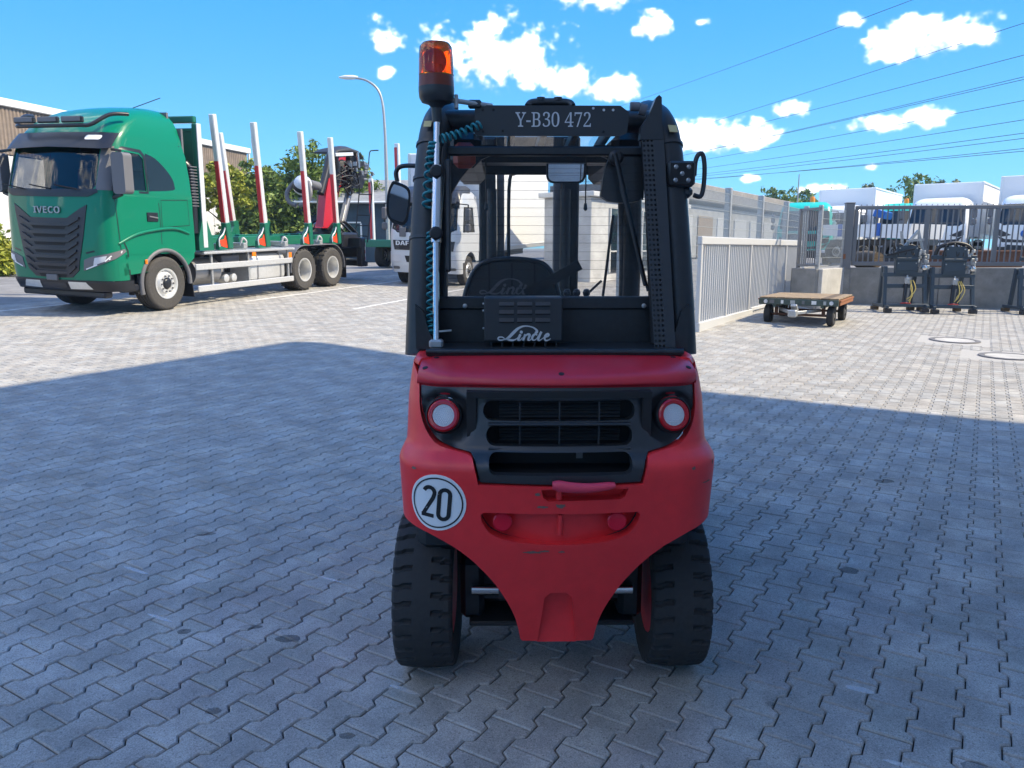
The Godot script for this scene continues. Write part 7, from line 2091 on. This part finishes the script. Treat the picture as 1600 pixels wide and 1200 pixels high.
func foliage(n: int, blobs: Array, size: float, seed_: int) -> ArrayMesh:
	# leaf clumps spread through the crown's volume; each face a small bent leaf spray
	var r := RandomNumberGenerator.new()
	r.seed = seed_
	var st := SurfaceTool.new()
	st.begin(Mesh.PRIMITIVE_TRIANGLES)
	var total := 0.0
	for b in blobs:
		total += b[1] * b[1]
	for b in blobs:
		var m := int(n * b[1] * b[1] / total)
		# clumps inside each blob, so that the outline stays uneven and gaps remain
		var clumps := []
		for k in maxi(5, m / 34):
			var d := Vector3(r.randfn(), r.randfn(), r.randfn()).normalized()
			clumps.append([b[0] + d * b[1] * pow(r.randf(), 0.4) * Vector3(1, b[2], 1), r.randf_range(0.16, 0.34) * b[1]])
		for k in m:
			var c = clumps[r.randi() % clumps.size()]
			var d := Vector3(r.randfn(), r.randfn() * 0.75, r.randfn()) * 0.6
			var p: Vector3 = c[0] + d * c[1]
			var nrm := (d.normalized() * 0.6 + Vector3(r.randfn(), r.randfn() + 0.7, r.randfn())).normalized()
			var x := nrm.cross(Vector3(r.randfn(), r.randfn(), r.randfn())).normalized()
			var y := nrm.cross(x)
			var s := size * r.randf_range(0.6, 1.3)
			var v := r.randf_range(0.72, 1.22)
			st.set_color(Color(v * r.randf_range(0.9, 1.15), v, v * 0.9))
			var q := [p - y * s, p + x * s * 0.42 + nrm * s * 0.1, p + y * s, p - x * s * 0.42 + nrm * s * 0.1]
			for i in [0, 2, 1, 0, 3, 2]:
				st.set_normal(nrm)
				st.add_vertex(q[i])
	return st.commit()

func tree(called: String, label: String, at: Vector3, blobs: Array, trunk_h: float, trunk_r: float, n: int, size: float, m: String, seed_: int, group := "", category := "tree") -> Node3D:
	var t := thing(called, label, category, at, 0.0, group)
	var r := RandomNumberGenerator.new()
	r.seed = seed_
	var b := mb()
	b.tube(curve([Vector3.ZERO, Vector3(trunk_r * 0.4, trunk_h * 0.5, 0), Vector3(0, trunk_h, 0)], 4), [trunk_r * 1.25, trunk_r, trunk_r, trunk_r * 0.95, trunk_r * 0.9, trunk_r * 0.85, trunk_r * 0.8, trunk_r * 0.75, trunk_r * 0.7], 10)
	for bl in blobs:
		for k in 2:
			var e: Vector3 = bl[0] + Vector3(r.randfn(), r.randfn(), r.randfn()) * bl[1] * 0.35
			var s := Vector3(0, trunk_h * r.randf_range(0.75, 1.0), 0)
			b.tube(curve([s, s.lerp(e, 0.5) + Vector3(0, bl[1] * 0.12, 0), e], 4), [trunk_r * 0.55, trunk_r * 0.5, trunk_r * 0.45, trunk_r * 0.4, trunk_r * 0.35, trunk_r * 0.28, trunk_r * 0.2, trunk_r * 0.14, trunk_r * 0.08], 6)
	part("trunk", b, "bark", t)
	part("crown", foliage(n, blobs, size, seed_ + 1), m, t)
	return t

func greenery() -> void:
	tree("young_tree", "young yellow green tree with a slim trunk behind the log truck's stakes", Vector3(-13.1, 0.78, -35.2), [[Vector3(-0.1, 3.3, 0), 0.85, 0.9], [Vector3(-0.75, 2.9, 0.2), 0.62, 0.9], [Vector3(0.75, 3.0, 0.1), 0.62, 0.9], [Vector3(0.1, 4.15, 0), 0.6, 1.0], [Vector3(-0.55, 3.75, -0.2), 0.55, 1.0], [Vector3(0.6, 3.75, -0.2), 0.5, 1.0], [Vector3(0.2, 2.5, 0.3), 0.45, 0.8]], 2.1, 0.075, 4200, 0.14, "leaf_yellow", 3)
	# tall dark trees behind the crane
	var spots := [[-12.6, 47.0, 3.2], [-15.0, 46.0, 2.7], [-10.2, 48.5, 2.9]]
	for k in 3:
		var s: float = spots[k][2] / 3.0
		tree("broadleaf_tree", ["full green tree directly behind the crane's pale grapple casing", "full green tree beside the hall's far corner", "full green tree behind the crane's red boom"][k], Vector3(spots[k][0], 0.78, -spots[k][1]), [[Vector3(0, 2.2, 0) * s, 2.0 * s, 0.9], [Vector3(-1.0, 3.6, 0.3) * s, 1.6 * s, 0.9], [Vector3(1.1, 3.8, 0.2) * s, 1.6 * s, 0.9], [Vector3(0.2, 5.2, 0) * s, 1.4 * s, 1.0], [Vector3(-1.4, 1.4, 0.7) * s, 1.3 * s, 0.9], [Vector3(1.5, 1.4, 0.7) * s, 1.3 * s, 0.9], [Vector3(0.1, 1.0, 1.4) * s, 1.2 * s, 0.9]], 1.8, 0.16, 14000, 0.18, "leaf_mid", 20 + k * 5, "trees behind the crane")
	# hedge at the left edge
	for k in 3:
		tree("hedge_shrub", ["yellow green shrub at the left edge beside the green truck's bumper", "rounded shrub behind the left edge hedge", "leafy shrub under the white hall wall"][k], Vector3([-15.9, -17.6, -20.6][k], 0.72, [-23.4, -25.4, -28.6][k]), [[Vector3(0, 0.7, 0), 1.0, 0.9], [Vector3(0.5, 0.5, 0.4), 0.65, 0.9], [Vector3(-0.5, 0.9, 0.1), 0.7, 0.9], [Vector3(0.1, 1.35, 0), 0.55, 0.9]], 0.4, 0.05, 3600, 0.11, "leaf_yellow" if k == 0 else "leaf_mid", 60 + k * 3, "shrubs by the hall", "shrub")
	# far trees on the right, beyond the upper yard
	var far := [[Vector3(32.1, 9.6, -95), 2.6], [Vector3(33.2, 8.6, -90), 2.2], [Vector3(32.1, 8.3, -80), 4.0], [Vector3(34.6, 7.8, -80), 2.8], [Vector3(50.1, 10.6, -110), 2.6], [Vector3(40.8, 9.3, -80), 3.4], [Vector3(42.9, 8.7, -82), 2.6], [Vector3(50.5, 10.0, -90), 2.8], [Vector3(30.4, 7.6, -85), 2.2]]
	var words := ["small round tree left of the lamp mast beyond the fence", "low tree above the mesh fence corner", "broad tree behind the turquoise lorry's beacon", "yellowish tree above the leftmost white box", "thin distant tree above the leftmost white box", "tallest far tree above the middle lorry's box corner", "lower tree beside the tallest far tree", "feathery far tree behind the middle lorry's box", "low bush behind the turquoise lorry"]
	for k in far.size():
		var top: Vector3 = far[k][0]
		var w: float = far[k][1]
		var base := 1.0
		var hgt: float = top.y - base
		tree("distant_tree", words[k], Vector3(top.x, base, top.z), [[Vector3(0, hgt - w * 0.62, 0), w * 0.62, 1.0], [Vector3(-w * 0.5, hgt - w * 1.0, 0), w * 0.55, 0.9], [Vector3(w * 0.5, hgt - w * 1.0, 0), w * 0.55, 0.9], [Vector3(0, hgt - w * 1.6, 0), w * 0.8, 0.9], [Vector3(w * 0.3, hgt - w * 2.2, 0), w * 0.7, 0.9]], maxf(1.0, hgt - w * 1.9), 0.2, 2600, 0.24, "leaf_far" if k in [4, 7] else "leaf_mid", 100 + k * 7, "far trees on the right")
	var mast := thing("lamp_mast", "thin grey mast standing beyond the mesh fence corner", "mast", Vector3(26.4, 0.9, -72.0))
	part("pole", mb().tube([Vector3.ZERO, Vector3(0, 7.4, 0)], [0.09, 0.05], 8), "galvanised", mast)
